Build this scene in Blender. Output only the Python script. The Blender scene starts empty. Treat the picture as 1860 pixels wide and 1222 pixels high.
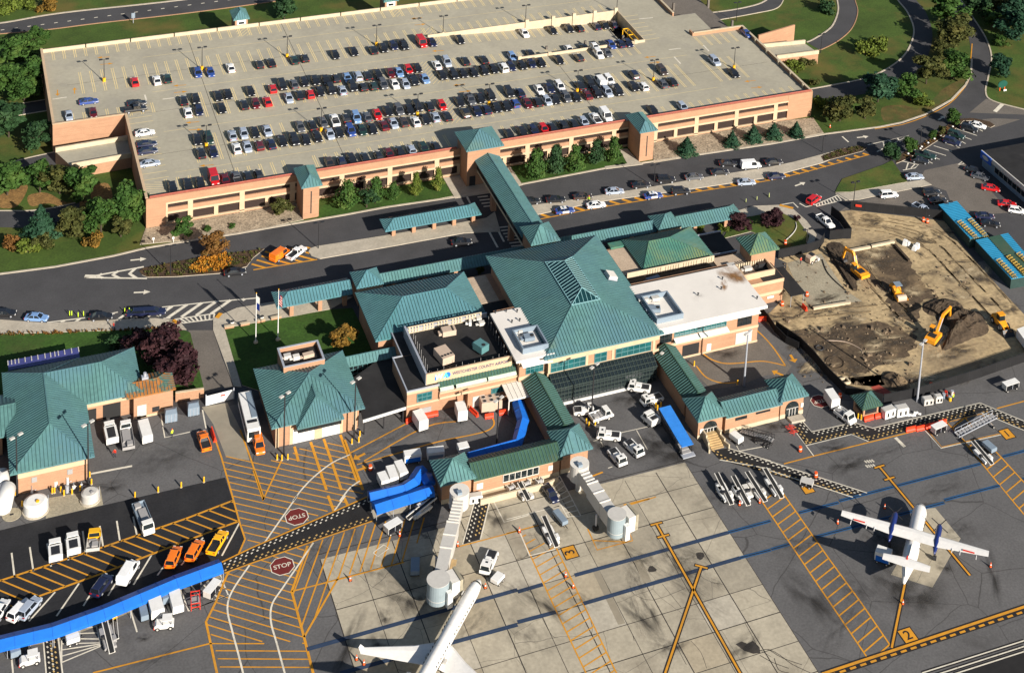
# builds the whole place in world coordinates (metres); see thing()/tag() for names and labels
import bpy,bmesh,math,random
from mathutils import Vector,Matrix
rad=math.radians
rnd=random.Random(11)
from math import cos,sin,pi
ru=rnd.uniform
Ve=Vector
sc=bpy.context.scene
COL=sc.collection
F,CX,CY,PITCH,ROLL,YAW,CH=(2964.84048,1160.06222,-681.958996,0.201333611,0.0608456911,-0.422543148,214.948054)
OX,OY=42.94905345,347.4473291
_cp,_sp,_cr,_sr,_c,_s=cos(PITCH),sin(PITCH),cos(ROLL),sin(ROLL),cos(YAW),sin(YAW)
_right=Ve((_c,_s,0));_f0=Ve((-_s,_c,0));_up0=Ve((0,0,1))
FWD=_cp*_f0-_sp*_up0
_up=_sp*_f0+_cp*_up0
RIGHT=_cr*_right+_sr*_up
UP=-_sr*_right+_cr*_up
TILES={'E':(820,220,4.8875),'F':(620,460,6.11),'H':(880,430,5.3133),'I':(1100,370,4.5263),'J':(700,560,5.553),'K':(640,780,6.7909),'L':(740,860,5.0909),'M':(1000,820,6.7889),'N':(1260,840,9.3),'Q':(1640,520,5.5545),'S':(1640,180,5.0909),'U':(480,690,6.11),'V':(0,760,6.11),'X':(1040,640,6.11),'Y':(1250,560,6.11),'_':(0,0,1)}
for _i,_c0 in enumerate('ABCD'):
 for _j in range(4):
  TILES[_c0+str(_j+1)]=(_i*460,_j*300,3.7958 if _j==3 else 3.875)
def G(t,x,y,z=0.0):
 a,b,s=TILES[t]
 px,py=a+x/s,b+y/s
 d=RIGHT*((px-CX)/F)-UP*((py-CY)/F)+FWD
 k=(z-CH)/d.z
 return Ve((d.x*k-OX,d.y*k-OY,z))
def GS(t,pts,z=0.0):
 return[G(t,x,y,z)for x,y in pts]
def spline(pts,n=5,closed=False):
 out=[]
 L=len(pts)
 for i in range(L if closed else L-1):
  p0=pts[(i-1)%L]if(closed or i>0)else pts[0]
  p1,p2=pts[i],pts[(i+1)%L]
  p3=pts[(i+2)%L]if(closed or i+2<L)else pts[-1]
  for k in range(n):
   t=k/n
   out.append(0.5*((2*p1)+(p2-p0)*t+(2*p0-5*p1+4*p2-p3)*t*t+(3*p1-p0-3*p2+p3)*t**3))
 if not closed:
  out.append(pts[-1])
 return out
def tag(o,label=None,cat=None,group=None,kind=None):
 if label:o['label']=label
 if cat:o['category']=cat
 if group:o['group']=group
 if kind:o['kind']=kind
 return o
def thing(name,label,cat,loc=(0,0,0),rz=0.0,group=None):
 o=bpy.data.objects.new(name,None)
 COL.objects.link(o)
 o.empty_display_size=0.5
 o.location=loc
 o.rotation_euler=(0,0,rz)
 return tag(o,label,cat,group)
class MB:
 def __init__(s):
  s.v,s.f,s.m=[],[],[]
 def face(s,pts,mat=0):
  i=len(s.v)
  s.v+=[tuple(p)for p in pts]
  s.f.append(tuple(range(i,i+len(pts))))
  s.m.append(mat)
 def add(s,verts,faces,mat=0):
  i=len(s.v)
  s.v+=[tuple(p)for p in verts]
  for f in faces:
   s.f.append(tuple(i+k for k in f));s.m.append(mat)
 def box(s,x0,x1,y0,y1,z0,z1,mat=0):
  v=[(x,y,z)for z in(z0,z1)for y in(y0,y1)for x in(x0,x1)]
  s.add(v,[(0,2,3,1),(4,5,7,6),(0,1,5,4),(2,6,7,3),(0,4,6,2),(1,3,7,5)],mat)
 def obox(s,cx,cy,z0,dx,dy,dz,a=0.0,mat=0,taper=1.0,tz=0.0):
  c,n=cos(a),sin(a)
  v=[]
  for k,z in((1.0,z0),(taper,z0+dz)):
   for yy in(-dy/2,dy/2):
    for xx in(-dx/2,dx/2):
     v.append((cx+(xx*c-yy*n)*k,cy+(xx*n+yy*c)*k,z))
  s.add(v,[(0,2,3,1),(4,5,7,6),(0,1,5,4),(2,6,7,3),(0,4,6,2),(1,3,7,5)],mat)
 def beam(s,p,q,w,h,mat=0,up=Ve((0,0,1))):
  p,q=Ve(p),Ve(q)
  d=(q-p)
  if d.length<1e-6:return
  d.normalize()
  sd=d.cross(up)
  if sd.length<1e-4:sd=Ve((1,0,0))
  sd.normalize();u=sd.cross(d)
  v=[e+sd*(a*w/2)+u*(b*h/2)for e in(p,q)for b in(-1,1)for a in(-1,1)]
  s.add(v,[(0,2,3,1),(4,5,7,6),(0,1,5,4),(2,6,7,3),(0,4,6,2),(1,3,7,5)],mat)
 def prism(s,poly,z0,z1,mat=0,top=None):
  n=len(poly)
  v=[(p[0],p[1],z0)for p in poly]+[(p[0],p[1],z1)for p in poly]
  s.add(v,[(i,(i+1)%n,n+(i+1)%n,n+i)for i in range(n)],mat)
  i=len(s.v)
  s.v+=[(p[0],p[1],z1)for p in poly]
  s.f.append(tuple(range(i,i+n)));s.m.append(mat if top is None else top)
 def cyl(s,x,y,z0,z1,r,r2=None,n=12,mat=0,top=None):
  r2=r if r2 is None else r2
  v=[(x+r*cos(2*pi*i/n),y+r*sin(2*pi*i/n),z0)for i in range(n)]
  v+=[(x+r2*cos(2*pi*i/n),y+r2*sin(2*pi*i/n),z1)for i in range(n)]
  s.add(v,[(i,(i+1)%n,n+(i+1)%n,n+i)for i in range(n)],mat)
  s.add(v[n:],[tuple(range(n))],mat if top is None else top)
  s.add(v[:n],[tuple(reversed(range(n)))],mat)
 def tube(s,p,q,r,r2=None,n=8,mat=0):
  p,q=Ve(p),Ve(q)
  r2=r if r2 is None else r2
  d=(q-p).normalized()
  a=d.orthogonal().normalized();b=d.cross(a)
  v=[]
  for e,rr in((p,r),(q,r2)):
   v+=[e+(a*cos(2*pi*i/n)+b*sin(2*pi*i/n))*rr for i in range(n)]
  s.add(v,[(i,(i+1)%n,n+(i+1)%n,n+i)for i in range(n)]+[tuple(reversed(range(n))),tuple(range(n,2*n))],mat)
 def loft(s,rings,mat=0,caps=True):
  n=len(rings[0])
  v=[p for r in rings for p in r]
  f=[]
  for k in range(len(rings)-1):
   for i in range(n):
    f.append((k*n+i,k*n+(i+1)%n,(k+1)*n+(i+1)%n,(k+1)*n+i))
  if caps:
   f+=[tuple(reversed(range(n))),tuple(range((len(rings)-1)*n,len(rings)*n))]
  s.add(v,f,mat)
 def strip(s,pts,w,z,mat=0,closed=False):
  """painted line along pts (world xy), width w, lying at height z"""
  L=len(pts)
  prs=[]
  for i in range(L):
   a=pts[i-1]if(i>0 or closed)else pts[i]
   b=pts[(i+1)%L]if(i<L-1 or closed)else pts[i]
   d=Ve((b[0]-a[0],b[1]-a[1]))
   if d.length<1e-6:d=Ve((1,0))
   d.normalize()
   nrm=Ve((-d.y,d.x))*w/2
   prs.append(((pts[i][0]+nrm.x,pts[i][1]+nrm.y,z),(pts[i][0]-nrm.x,pts[i][1]-nrm.y,z)))
  for i in range(L if closed else L-1):
   a,b=prs[i],prs[(i+1)%L]
   s.face([a[1],b[1],b[0],a[0]],mat)
 def kerb(s,pts,w,z0,h,mat=0,closed=False):
  L=len(pts)
  for i in range(L if closed else L-1):
   a,b=Ve(pts[i]).to_3d(),Ve(pts[(i+1)%L]).to_3d()
   a.z=b.z=z0+h/2
   d=(b-a)
   if d.length<1e-4:continue
   s.beam(a,b+d.normalized()*0.02,w,h,mat)
 def mesh(s,name,mats,smooth=False,off=None):
  me=bpy.data.meshes.new(name)
  v=s.v if off is None else[(p[0]-off[0],p[1]-off[1],p[2]-off[2])for p in s.v]
  me.from_pydata(v,[],s.f)
  for m in(mats if isinstance(mats,(list,tuple))else[mats]):
   me.materials.append(m)
  me.polygons.foreach_set('material_index',s.m)
  if smooth:me.polygons.foreach_set('use_smooth',[True]*len(s.f))
  me.update()
  return me
 def build(s,name,mats,parent=None,smooth=False,W=True,weld=False):
  """ONE mesh object; when it has a parent the points given in world space are moved into the parent's space"""
  off=None
  if parent is not None and W:off=parent.location
  me=s.mesh(name,mats,smooth,off)
  if weld:
   bm=bmesh.new();bm.from_mesh(me);bmesh.ops.remove_doubles(bm,verts=bm.verts,dist=0.001)
   bmesh.ops.recalc_face_normals(bm,faces=bm.faces);bm.to_mesh(me);bm.free()
  o=bpy.data.objects.new(name,me)
  COL.objects.link(o)
  if parent is not None:o.parent=parent
  return o
def kids(o):
 return list(o.children)
def copy_tree(o,parent=None):
 c=o.copy();COL.objects.link(c)
 if parent is not None:c.parent=parent
 for ch in list(o.children):
  copy_tree(ch,c)
 return c
MATS={}
def mat(name,col,rough=0.8,var=0.25,scale=0.6,metal=0.0,bump=0.0,fine=None,col2=None,spec=0.3,detail=6.0):
 """procedural surface: base colour mottled by two noises in object space"""
 if name in MATS:return MATS[name]
 m=bpy.data.materials.new(name);m.use_nodes=True
 nt=m.node_tree;N=nt.nodes;L=nt.links
 b=N['Principled BSDF']
 b.inputs['Roughness'].default_value=rough
 b.inputs['Metallic'].default_value=metal
 b.inputs['Specular IOR Level'].default_value=spec
 tc=N.new('ShaderNodeTexCoord')
 n1=N.new('ShaderNodeTexNoise');n1.inputs['Scale'].default_value=scale;n1.inputs['Detail'].default_value=detail;n1.inputs['Roughness'].default_value=0.65
 L.new(tc.outputs['Object'],n1.inputs['Vector'])
 cr=N.new('ShaderNodeValToRGB')
 lo=[max(0,c*(1-var))for c in col]
 hi=[min(1,c*(1+var))for c in col]if col2 is None else list(col2)
 cr.color_ramp.elements[0].position=0.32;cr.color_ramp.elements[1].position=0.68
 cr.color_ramp.elements[0].color=(*lo,1);cr.color_ramp.elements[1].color=(*hi,1)
 L.new(n1.outputs['Fac'],cr.inputs['Fac'])
 out=cr.outputs['Color']
 if fine:
  n2=N.new('ShaderNodeTexNoise');n2.inputs['Scale'].default_value=fine[0];n2.inputs['Detail'].default_value=3
  L.new(tc.outputs['Object'],n2.inputs['Vector'])
  mr=N.new('ShaderNodeMapRange');mr.inputs['From Min'].default_value=0.3;mr.inputs['From Max'].default_value=0.7
  mr.inputs['To Min'].default_value=1-fine[1];mr.inputs['To Max'].default_value=1+fine[1]
  L.new(n2.outputs['Fac'],mr.inputs['Value'])
  mx=N.new('ShaderNodeVectorMath');mx.operation='SCALE'
  L.new(out,mx.inputs[0]);L.new(mr.outputs['Result'],mx.inputs['Scale'])
  out=mx.outputs['Vector']
 L.new(out,b.inputs['Base Color'])
 if bump:
  bp=N.new('ShaderNodeBump');bp.inputs['Strength'].default_value=bump;bp.inputs['Distance'].default_value=0.1
  n3=N.new('ShaderNodeTexNoise');n3.inputs['Scale'].default_value=(fine[0]if fine else scale*6);n3.inputs['Detail'].default_value=4
  L.new(tc.outputs['Object'],n3.inputs['Vector'])
  L.new(n3.outputs['Fac'],bp.inputs['Height']);L.new(bp.outputs['Normal'],b.inputs['Normal'])
 MATS[name]=m
 return m
def overlay(m,col,kind='noise',scale=0.3,lo=0.55,hi=0.7,amt=1.0,stretch=(1,1,1),detail=8):
 """a second procedural layer (stains, cracks, tyre marks) mixed over a material's base colour"""
 nt=m.node_tree;N=nt.nodes;L=nt.links
 b=N['Principled BSDF']
 src=b.inputs['Base Color'].links[0].from_socket
 tc=N.new('ShaderNodeTexCoord');mp=N.new('ShaderNodeMapping');mp.inputs['Scale'].default_value=stretch
 L.new(tc.outputs['Object'],mp.inputs['Vector'])
 if kind=='noise':
  t=N.new('ShaderNodeTexNoise');t.inputs['Scale'].default_value=scale;t.inputs['Detail'].default_value=detail;t.inputs['Roughness'].default_value=0.6
  L.new(mp.outputs['Vector'],t.inputs['Vector']);fac=t.outputs['Fac']
 else:
  w=N.new('ShaderNodeTexNoise');w.inputs['Scale'].default_value=scale*2.3;w.inputs['Detail'].default_value=4
  L.new(mp.outputs['Vector'],w.inputs['Vector'])
  ad=N.new('ShaderNodeVectorMath');ad.operation='MULTIPLY_ADD';ad.inputs[1].default_value=(1.2,1.2,1.2)
  L.new(w.outputs['Color'],ad.inputs[0]);L.new(mp.outputs['Vector'],ad.inputs[2])
  t=N.new('ShaderNodeTexVoronoi');t.feature='DISTANCE_TO_EDGE';t.inputs['Scale'].default_value=scale
  L.new(ad.outputs['Vector'],t.inputs['Vector']);fac=t.outputs['Distance']
 mr=N.new('ShaderNodeMapRange');mr.inputs['From Min'].default_value=lo;mr.inputs['From Max'].default_value=hi
 mr.inputs['To Min'].default_value=0.0;mr.inputs['To Max'].default_value=amt
 if kind!='noise':
  mr.inputs['To Min'].default_value=amt;mr.inputs['To Max'].default_value=0.0
 L.new(fac,mr.inputs['Value'])
 mx=N.new('ShaderNodeMix');mx.data_type='RGBA'
 L.new(mr.outputs['Result'],mx.inputs[0]);L.new(src,mx.inputs[6]);mx.inputs[7].default_value=(*col,1)
 L.new(mx.outputs[2],b.inputs['Base Color'])
 return m
def paint(name,col,rough=0.35,metal=0.0,spec=0.5,coat=0.0):
 if name in MATS:return MATS[name]
 m=mat(name,col,rough,0.06,1.5,metal,spec=spec)
 if coat:m.node_tree.nodes['Principled BSDF'].inputs['Coat Weight'].default_value=coat
 return m
class Mats(dict):
 __getattr__=dict.__getitem__
 __setattr__=dict.__setitem__
M=Mats()
M.asphalt=overlay(overlay(mat('asphalt',(0.058,0.057,0.059),0.9,0.14,0.12,fine=(3.0,0.12),bump=0.15),(0.028,0.027,0.027),'noise',0.05,0.56,0.72,0.55),(0.085,0.082,0.078),'noise',0.21,0.62,0.8,0.5,(0.4,2.5,1))
M.fresh_asphalt=overlay(mat('fresh_asphalt',(0.018,0.018,0.020),0.85,0.2,0.3,fine=(3.0,0.2)),(0.035,0.034,0.033),'noise',0.12,0.55,0.8,0.6)
M.apron=overlay(overlay(overlay(mat('apron_asphalt',(0.104,0.101,0.100),0.9,0.14,0.10,fine=(2.5,0.13),bump=0.12),(0.045,0.042,0.040),'noise',0.075,0.60,0.74,0.6),(0.03,0.028,0.026),'crack',0.065,0.0,0.006,0.75),(0.03,0.029,0.028),'noise',0.45,0.66,0.78,0.55,(1.0,0.25,1))
M.lot=overlay(mat('worn_asphalt',(0.135,0.118,0.10),0.9,0.14,0.15,fine=(3,0.15)),(0.06,0.055,0.05),'noise',0.2,0.6,0.78,0.5)
M.slab=overlay(overlay(overlay(mat('apron_concrete',(0.375,0.332,0.25),0.85,0.16,0.12,fine=(1.6,0.10),bump=0.08),(0.16,0.135,0.10),'noise',0.09,0.52,0.72,0.6),(0.05,0.045,0.04),'crack',0.09,0.0,0.0045,0.8),(0.13,0.10,0.07),'noise',0.5,0.62,0.75,0.6,(1.0,0.22,1))
M.deck=overlay(overlay(mat('deck_concrete',(0.352,0.324,0.248),0.85,0.09,0.07,fine=(1.2,0.06)),(0.25,0.235,0.20),'noise',0.12,0.5,0.75,0.6),(0.19,0.17,0.14),'noise',0.35,0.63,0.8,0.4,(0.35,1.6,1))
M.walk=mat('pavement_concrete',(0.40,0.355,0.28),0.85,0.12,0.3,fine=(2.0,0.10))
M.kerb=mat('kerb_concrete',(0.46,0.40,0.31),0.85,0.15,0.5)
M.brick=mat('pink_brick',(0.375,0.212,0.125),0.85,0.08,0.5,fine=(5.0,0.10),bump=0.1)
M.band=mat('precast_band',(0.50,0.365,0.235),0.8,0.08,0.6)
M.stone=mat('pale_stone',(0.47,0.39,0.27),0.8,0.12,0.6)
overlay(M.brick,(.27,.15,.088),'noise',.5,.50,.64,.45,(.25,.25,8))
M.rail=mat('red_rail',(0.30,0.07,0.04),0.5,0.15,1.0)
M.green=overlay(overlay(mat('green_roof_metal',(0.090,0.198,0.188),0.42,0.18,0.16,metal=0.0,fine=(1.3,0.08),spec=0.35),(0.076,0.160,0.195),'noise',0.07,0.40,0.60,0.8),(0.145,0.20,0.125),'noise',0.11,0.60,0.74,0.7)
overlay(M.green,(.050,.095,.085),'noise',.9,.58,.74,.5)
M.green_warm=overlay(overlay(mat('green_roof_weathered',(0.050,0.155,0.115),0.5,0.18,0.2,fine=(1.3,0.08)),(0.15,0.17,0.06),'noise',0.10,0.45,0.62,0.8),(0.20,0.10,0.03),'noise',0.16,0.60,0.72,0.7)
M.green_dark=overlay(mat('green_roof_dull',(0.040,0.085,0.055),0.5,0.18,0.2,fine=(1.3,0.08)),(0.085,0.085,0.045),'noise',0.12,0.55,0.72,0.7)
M.teal=overlay(mat('teal_canopy_metal',(0.085,0.205,0.235),0.42,0.12,0.2,fine=(1.3,0.06)),(0.035,0.14,0.12),'noise',0.1,0.5,0.7,0.6)
overlay(M.teal,(.04,.10,.10),'noise',.9,.6,.76,.5)
M.rust=overlay(mat('rusty_roof',(0.30,0.12,0.03),0.8,0.3,0.7),(0.05,0.14,0.11),'noise',0.5,0.5,0.6,0.9)
M.whiteroof=overlay(mat('white_membrane',(0.68,0.64,0.58),0.7,0.05,0.2),(0.36,0.32,0.27),'noise',0.16,0.56,0.8,0.5)
M.blackroof=overlay(mat('black_membrane',(0.020,0.019,0.019),0.8,0.3,0.25),(0.07,0.065,0.06),'noise',0.2,0.6,0.8,0.5)
M.gravelroof=mat('gravel_roof',(0.44,0.34,0.245),0.9,0.10,0.6,fine=(6,0.2))
M.gravel=overlay(mat('gravel_bed',(0.31,0.25,0.175),0.95,0.25,0.4,fine=(2.4,0.45),bump=0.4),(0.13,0.10,0.07),'noise',1.8,0.55,0.7,0.7)
M.grass=overlay(overlay(mat('grass',(0.046,0.080,0.011),0.95,0.3,0.10,fine=(2.0,0.22),bump=0.3),(0.125,0.092,0.022),'noise',0.055,0.50,0.66,0.75),(0.15,0.10,0.035),'noise',0.3,0.68,0.8,0.7)
M.lawn=overlay(mat('lawn',(0.032,0.076,0.009),0.95,0.3,0.15,fine=(2.0,0.25),bump=0.3),(0.07,0.075,0.02),'noise',0.09,0.55,0.75,0.6)
M.mulch=overlay(mat('planting_mulch',(0.060,0.036,0.020),0.95,0.35,0.8,fine=(3,0.35)),(0.16,0.10,0.03),'noise',1.4,0.58,0.68,0.8)
M.drygrass=mat('dry_grass',(0.21,0.12,0.04),0.95,0.3,0.5,fine=(2,0.3))
M.grass_dry=overlay(mat('sunburnt_grass',(.10,.075,.022),.95,.3,.3,fine=(2,.25)),(.05,.07,.014),'noise',.25,.45,.6,.8)
M.dirt=overlay(overlay(overlay(overlay(mat('site_dirt',(0.40,0.30,0.165),0.95,0.2,0.09,fine=(1.1,0.22),bump=0.5),(0.21,0.16,0.10),'noise',0.075,0.48,0.64,0.8),(0.085,0.062,0.040),'noise',0.16,0.57,0.68,0.75),(0.15,0.105,0.06),'noise',0.55,0.55,0.68,0.7,(0.22,1.3,1)),(0.42,0.33,0.20),'noise',0.33,0.60,0.74,0.6,(0.5,1.6,1))
M.wetdirt=overlay(overlay(mat('damp_soil',(0.085,0.060,0.037),0.95,0.3,0.2,fine=(1.6,0.25),bump=0.4),(0.22,0.155,0.085),'noise',0.14,0.52,0.66,0.85),(0.30,0.23,0.14),'noise',0.5,0.60,0.70,0.8,(0.4,1.4,1))
M.soil=overlay(mat('dug_soil',(0.058,0.041,0.026),0.95,0.35,0.4,fine=(1.8,0.3),bump=0.6),(0.022,0.017,0.012),'noise',0.3,0.56,0.7,0.7)
M.pad=overlay(mat('crushed_stone_pad',(0.30,0.265,0.19),0.95,0.12,0.2,fine=(3,0.2)),(0.20,0.16,0.11),'noise',0.18,0.55,0.7,0.7)
M.yellow=overlay(overlay(mat('yellow_marking',(0.56,0.25,0.018),0.8,0.12,0.6),(0.34,0.18,0.04),'noise',0.25,0.5,0.7,0.6),(0.15,0.11,0.07),'noise',2.2,0.60,0.72,0.6)
M.white_line=overlay(overlay(mat('white_marking',(0.64,0.59,0.48),0.8,0.1,0.6),(0.3,0.28,0.24),'noise',0.5,0.5,0.75,0.6),(0.12,0.11,0.10),'noise',2.4,0.60,0.72,0.8)
M.deck_line=mat('faded_stall_line',(0.62,0.50,0.26),0.8,0.12,0.4)
M.blue_line=mat('blue_marking',(0.012,0.080,0.20),0.8,0.2,0.4)
M.navy_line=mat('dark_blue_marking',(0.030,0.045,0.085),0.8,0.2,0.4)
M.black_line=mat('black_marking',(0.016,0.015,0.015),0.85,0.2,0.5)
M.stop_red=mat('stop_red',(0.135,0.018,0.016),0.8,0.12,0.5)
M.joint=mat('joint_dark',(0.035,0.030,0.026),0.9,0.3,0.6)
M.patch=mat('apron_patch',(0.26,0.225,0.165),0.9,0.15,0.3)
M.seam=mat('roof_seam_shade',(0.055,0.125,0.122),0.5,0.2,0.5)  # darker than the roof sheets: seam shadow lines painted into the rib colour
M.glass=mat('dark_glass',(0.012,0.018,0.020),0.08,0.2,0.3,spec=0.8)
M.teal_glass=mat('teal_glass',(0.012,0.085,0.09),0.12,0.3,0.5,spec=0.8)
M.sky_glass=mat('skylight_glass',(0.006,0.030,0.034),0.12,0.3,0.4,spec=0.7)
M.mullion=paint('mullion_teal',(0.085,0.20,0.205),0.4)
M.bar=paint('skylight_bar_paint',(0.20,0.38,0.40),0.4)
M.white=paint('white_paint',(0.70,0.69,0.655),0.4)
M.offwhite=paint('off_white_paint',(0.62,0.59,0.53),0.5)
M.grey=paint('grey_paint',(0.30,0.29,0.28),0.5)
M.lightgrey=paint('light_grey_paint',(0.48,0.46,0.42),0.5)
M.bluegrey=paint('blue_grey_paint',(0.19,0.24,0.29),0.5)
M.dark=paint('dark_metal',(0.020,0.020,0.022),0.5)
M.black=paint('black_rubber',(0.012,0.012,0.012),0.8)
M.screen=mat('black_fence_screen',(0.010,0.010,0.011),0.8,0.3,0.4)
M.steel=paint('galvanised_steel',(0.42,0.44,0.48),0.4,0.3)
M.yellowp=paint('yellow_paint',(0.72,0.38,0.01),0.5)
M.orange=paint('orange_plastic',(0.80,0.10,0.015),0.5)
M.red=paint('red_plastic',(0.62,0.035,0.015),0.5)
M.bluetarp=overlay(mat('blue_canopy_fabric',(0.010,0.125,0.50),0.5,0.10,0.4),(0.008,0.095,0.40),'noise',0.5,0.5,0.7,0.6)
M.blueroof=mat('blue_sheet_roof',(0.025,0.215,0.37),0.5,0.12,0.3)
M.cat=paint('digger_yellow',(0.75,0.30,0.012),0.5)
M.wood=mat('timber',(0.42,0.29,0.14),0.85,0.2,0.8)
M.bark=mat('bark',(0.06,0.045,0.03),0.95,0.3,1.5)
M.skin=mat('skin',(0.45,0.27,0.18),0.6,0.05,3)
M.hivis=paint('hi_vis',(0.55,0.75,0.03),0.7)
M.cloth=mat('dark_clothes',(0.03,0.03,0.045),0.9,0.2,3)
M.tan=paint('tan_unit_paint',(0.47,0.36,0.27),0.6)
def stain_mat(name,col,amt,scale=1.4):
 """a soft stain soaked into the paving: strongest at its middle, broken up by noise, clear at its rim"""
 m=bpy.data.materials.new(name);m.use_nodes=True;nt=m.node_tree;N=nt.nodes;L=nt.links
 b=N['Principled BSDF'];b.inputs['Base Color'].default_value=(*col,1);b.inputs['Roughness'].default_value=.75
 tc=N.new('ShaderNodeTexCoord');g=N.new('ShaderNodeTexGradient');g.gradient_type='SPHERICAL';L.new(tc.outputs['Object'],g.inputs['Vector'])
 n=N.new('ShaderNodeTexNoise');n.inputs['Scale'].default_value=scale;n.inputs['Detail'].default_value=7;L.new(tc.outputs['Object'],n.inputs['Vector'])
 r=N.new('ShaderNodeMapRange');r.inputs['From Min'].default_value=.38;r.inputs['From Max'].default_value=.68;L.new(n.outputs['Fac'],r.inputs['Value'])
 k=N.new('ShaderNodeMath');k.operation='MULTIPLY';L.new(g.outputs['Fac'],k.inputs[0]);L.new(r.outputs['Result'],k.inputs[1])
 k2=N.new('ShaderNodeMath');k2.operation='MULTIPLY';k2.use_clamp=True;k2.inputs[1].default_value=amt;L.new(k.outputs[0],k2.inputs[0])
 L.new(k2.outputs[0],b.inputs['Alpha']);return m
M.stain=stain_mat('soaked_oil',(.022,.019,.016),1.0)
M.scuff=stain_mat('tyre_scuff',(.032,.029,.026),.42,3.4)
M.rusts=stain_mat('rust_stain',(.26,.13,.045),1.5,1.1)
M.dirtsplat=stain_mat('earth_smear',(.075,.057,.038),1.5,1.6)
M.palepatch=stain_mat('pale_dust',(.42,.33,.20),2.0,1.5)
def soak(t,x,y,rx,ry,a,m,z,parent=None,name='stain'):
 g=G(t,x,y,z);b=MB();b.face([(-1,-1,0),(1,-1,0),(1,1,0),(-1,1,0)]);o=b.build(name,M[m],parent,W=0)
 pl=parent.location if parent is not None else(0,0,0)
 o.location=(g.x-pl[0],g.y-pl[1],z-pl[2]);o.rotation_euler=(0,0,a);o.scale=(rx,ry,1)
 if parent is None:tag(o,kind='structure')
 return o
def xy(pts):return[Ve((p[0],p[1]))for p in pts]
def sheet(name,poly,z,m,h=0.0,parent=None,side=None):
 b=MB()
 P2=[(p[0],p[1])for p in poly]
 if sum(P2[i-1][0]*P2[i][1]-P2[i][0]*P2[i-1][1]for i in range(len(P2)))<0:P2=P2[::-1]
 if h:b.prism(P2,z-0.05,z+h,1,0)
 else:b.face([(p[0],p[1],z)for p in P2])
 o=b.build(name,[m,side or M.kerb],parent)
 if parent is None:tag(o,kind='structure')
 return o
def clip_line(poly,o,d):
 """parts of the line o + t d inside the polygon"""
 ts=[]
 n=len(poly)
 for i in range(n):
  a,b=poly[i],poly[(i+1)%n]
  e=(b[0]-a[0],b[1]-a[1])
  den=d[0]*e[1]-d[1]*e[0]
  if abs(den)<1e-9:continue
  w=(a[0]-o[0],a[1]-o[1])
  t=(w[0]*e[1]-w[1]*e[0])/den
  s=(w[0]*d[1]-w[1]*d[0])/den
  if 0<=s<1:ts.append(t)
 ts.sort()
 return[(ts[i],ts[i+1])for i in range(0,len(ts)-1,2)]
def hatch(mb,poly,p,q,gap,w,z,mat=0):
 d=Ve((q[0]-p[0],q[1]-p[1])).normalized()
 n=Ve((-d.y,d.x))
 ks=[(Ve((a[0],a[1]))-Ve((p[0],p[1]))).dot(n)for a in poly]
 k=math.floor(min(ks)/gap)*gap
 while k<max(ks):
  o=Ve((p[0],p[1]))+n*k
  for t0,t1 in clip_line(poly,o,d):
   if t1-t0>0.4:
    mb.strip([o+d*t0,o+d*t1],w,z,mat)
  k+=gap
def lines(mb,t,segs,w,z,mat=0):
 for s in segs:
  mb.strip(GS(t,s),w,z,mat)
def text_mesh(name,body,size,m,parent,loc,rot,ext=0.0,sx=1.0,bold=0.0):
 cu=bpy.data.curves.new(name,'FONT')
 cu.body=body;cu.size=size;cu.align_x='CENTER';cu.align_y='CENTER';cu.extrude=ext;cu.offset=bold
 ob=bpy.data.objects.new(name,cu);COL.objects.link(ob)
 dg=bpy.context.evaluated_depsgraph_get()
 me=bpy.data.meshes.new_from_object(ob.evaluated_get(dg))
 bpy.data.objects.remove(ob);bpy.data.curves.remove(cu)
 me.materials.clear();me.materials.append(m)
 o=bpy.data.objects.new(name,me);COL.objects.link(o)
 o.location=loc;o.rotation_euler=rot;o.scale=(sx,1,1)
 if parent is not None:o.parent=parent
 return o
b=MB();b.face([(-3000,-3000,0),(3000,-3000,0),(3000,3000,0),(-3000,3000,0)])
ground=tag(b.build('ground',M.grass),kind='structure')
ROADZ=0.03
top=GS('_',[(-60,506),(0,498),(100,485),(207,465),(265,451),(330,440),(430,425),(480,416),(625,391),(700,377),(824,359),(943,336),(1100,306),(1165,297),(1400,262),(1499,244),(1599,231),(1638,223),(1682,208),(1728,182),(1754,155),(1764,134),(1765,108),(1762,80)])
loopl=GS('D1',[(1480,310),(1450,200),(1380,100),(1300,-20),(1180,-160)])
loopr=GS('D1',[(1300,-140),(1410,0),(1460,70),(1540,185),(1600,290),(1632,410),(1610,540),(1590,650),(1640,712),(1860,772),(2100,830)])
RP=top+spline(loopl,3)[1:]+spline(loopr,3)+[Ve((420,-20,0)),Ve((420,-330,0)),Ve((-260,-330,0)),Ve((-260,-34,0))]
road=sheet('road',RP,ROADZ,M.asphalt)
def ribbon(name,left,right,m=M.asphalt,z=ROADZ,n=6):
 l,r=spline(left,n),spline(right,n)
 L=min(len(l),len(r))
 b=MB()
 for i in range(L-1):
  b.face([(l[i].x,l[i].y,z),(r[i].x,r[i].y,z),(r[i+1].x,r[i+1].y,z),(l[i+1].x,l[i+1].y,z)])
 return tag(b.build(name,m),kind='structure'),l,r
kb=MB()
_,l,r=ribbon('service_road',GS('A1',[(-300,200),(40,160),(450,92),(1300,0),(2600,-170)]),GS('A1',[(-300,265),(280,217),(700,165),(1500,72),(2800,-110)]))
kb.kerb(l,0.7,0.0,0.12);kb.kerb(r,0.35,0.0,0.12,1)
_,l,r=ribbon('loop_road',GS('D1',[(900,-130),(970,0),(1040,90),(1085,210),(1060,320),(1000,410),(890,490),(740,555),(480,607),(360,628)]),GS('D1',[(1020,-130),(1100,0),(1170,90),(1215,230),(1190,380),(1130,480),(1010,570),(840,640),(560,690),(380,690)]))
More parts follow.
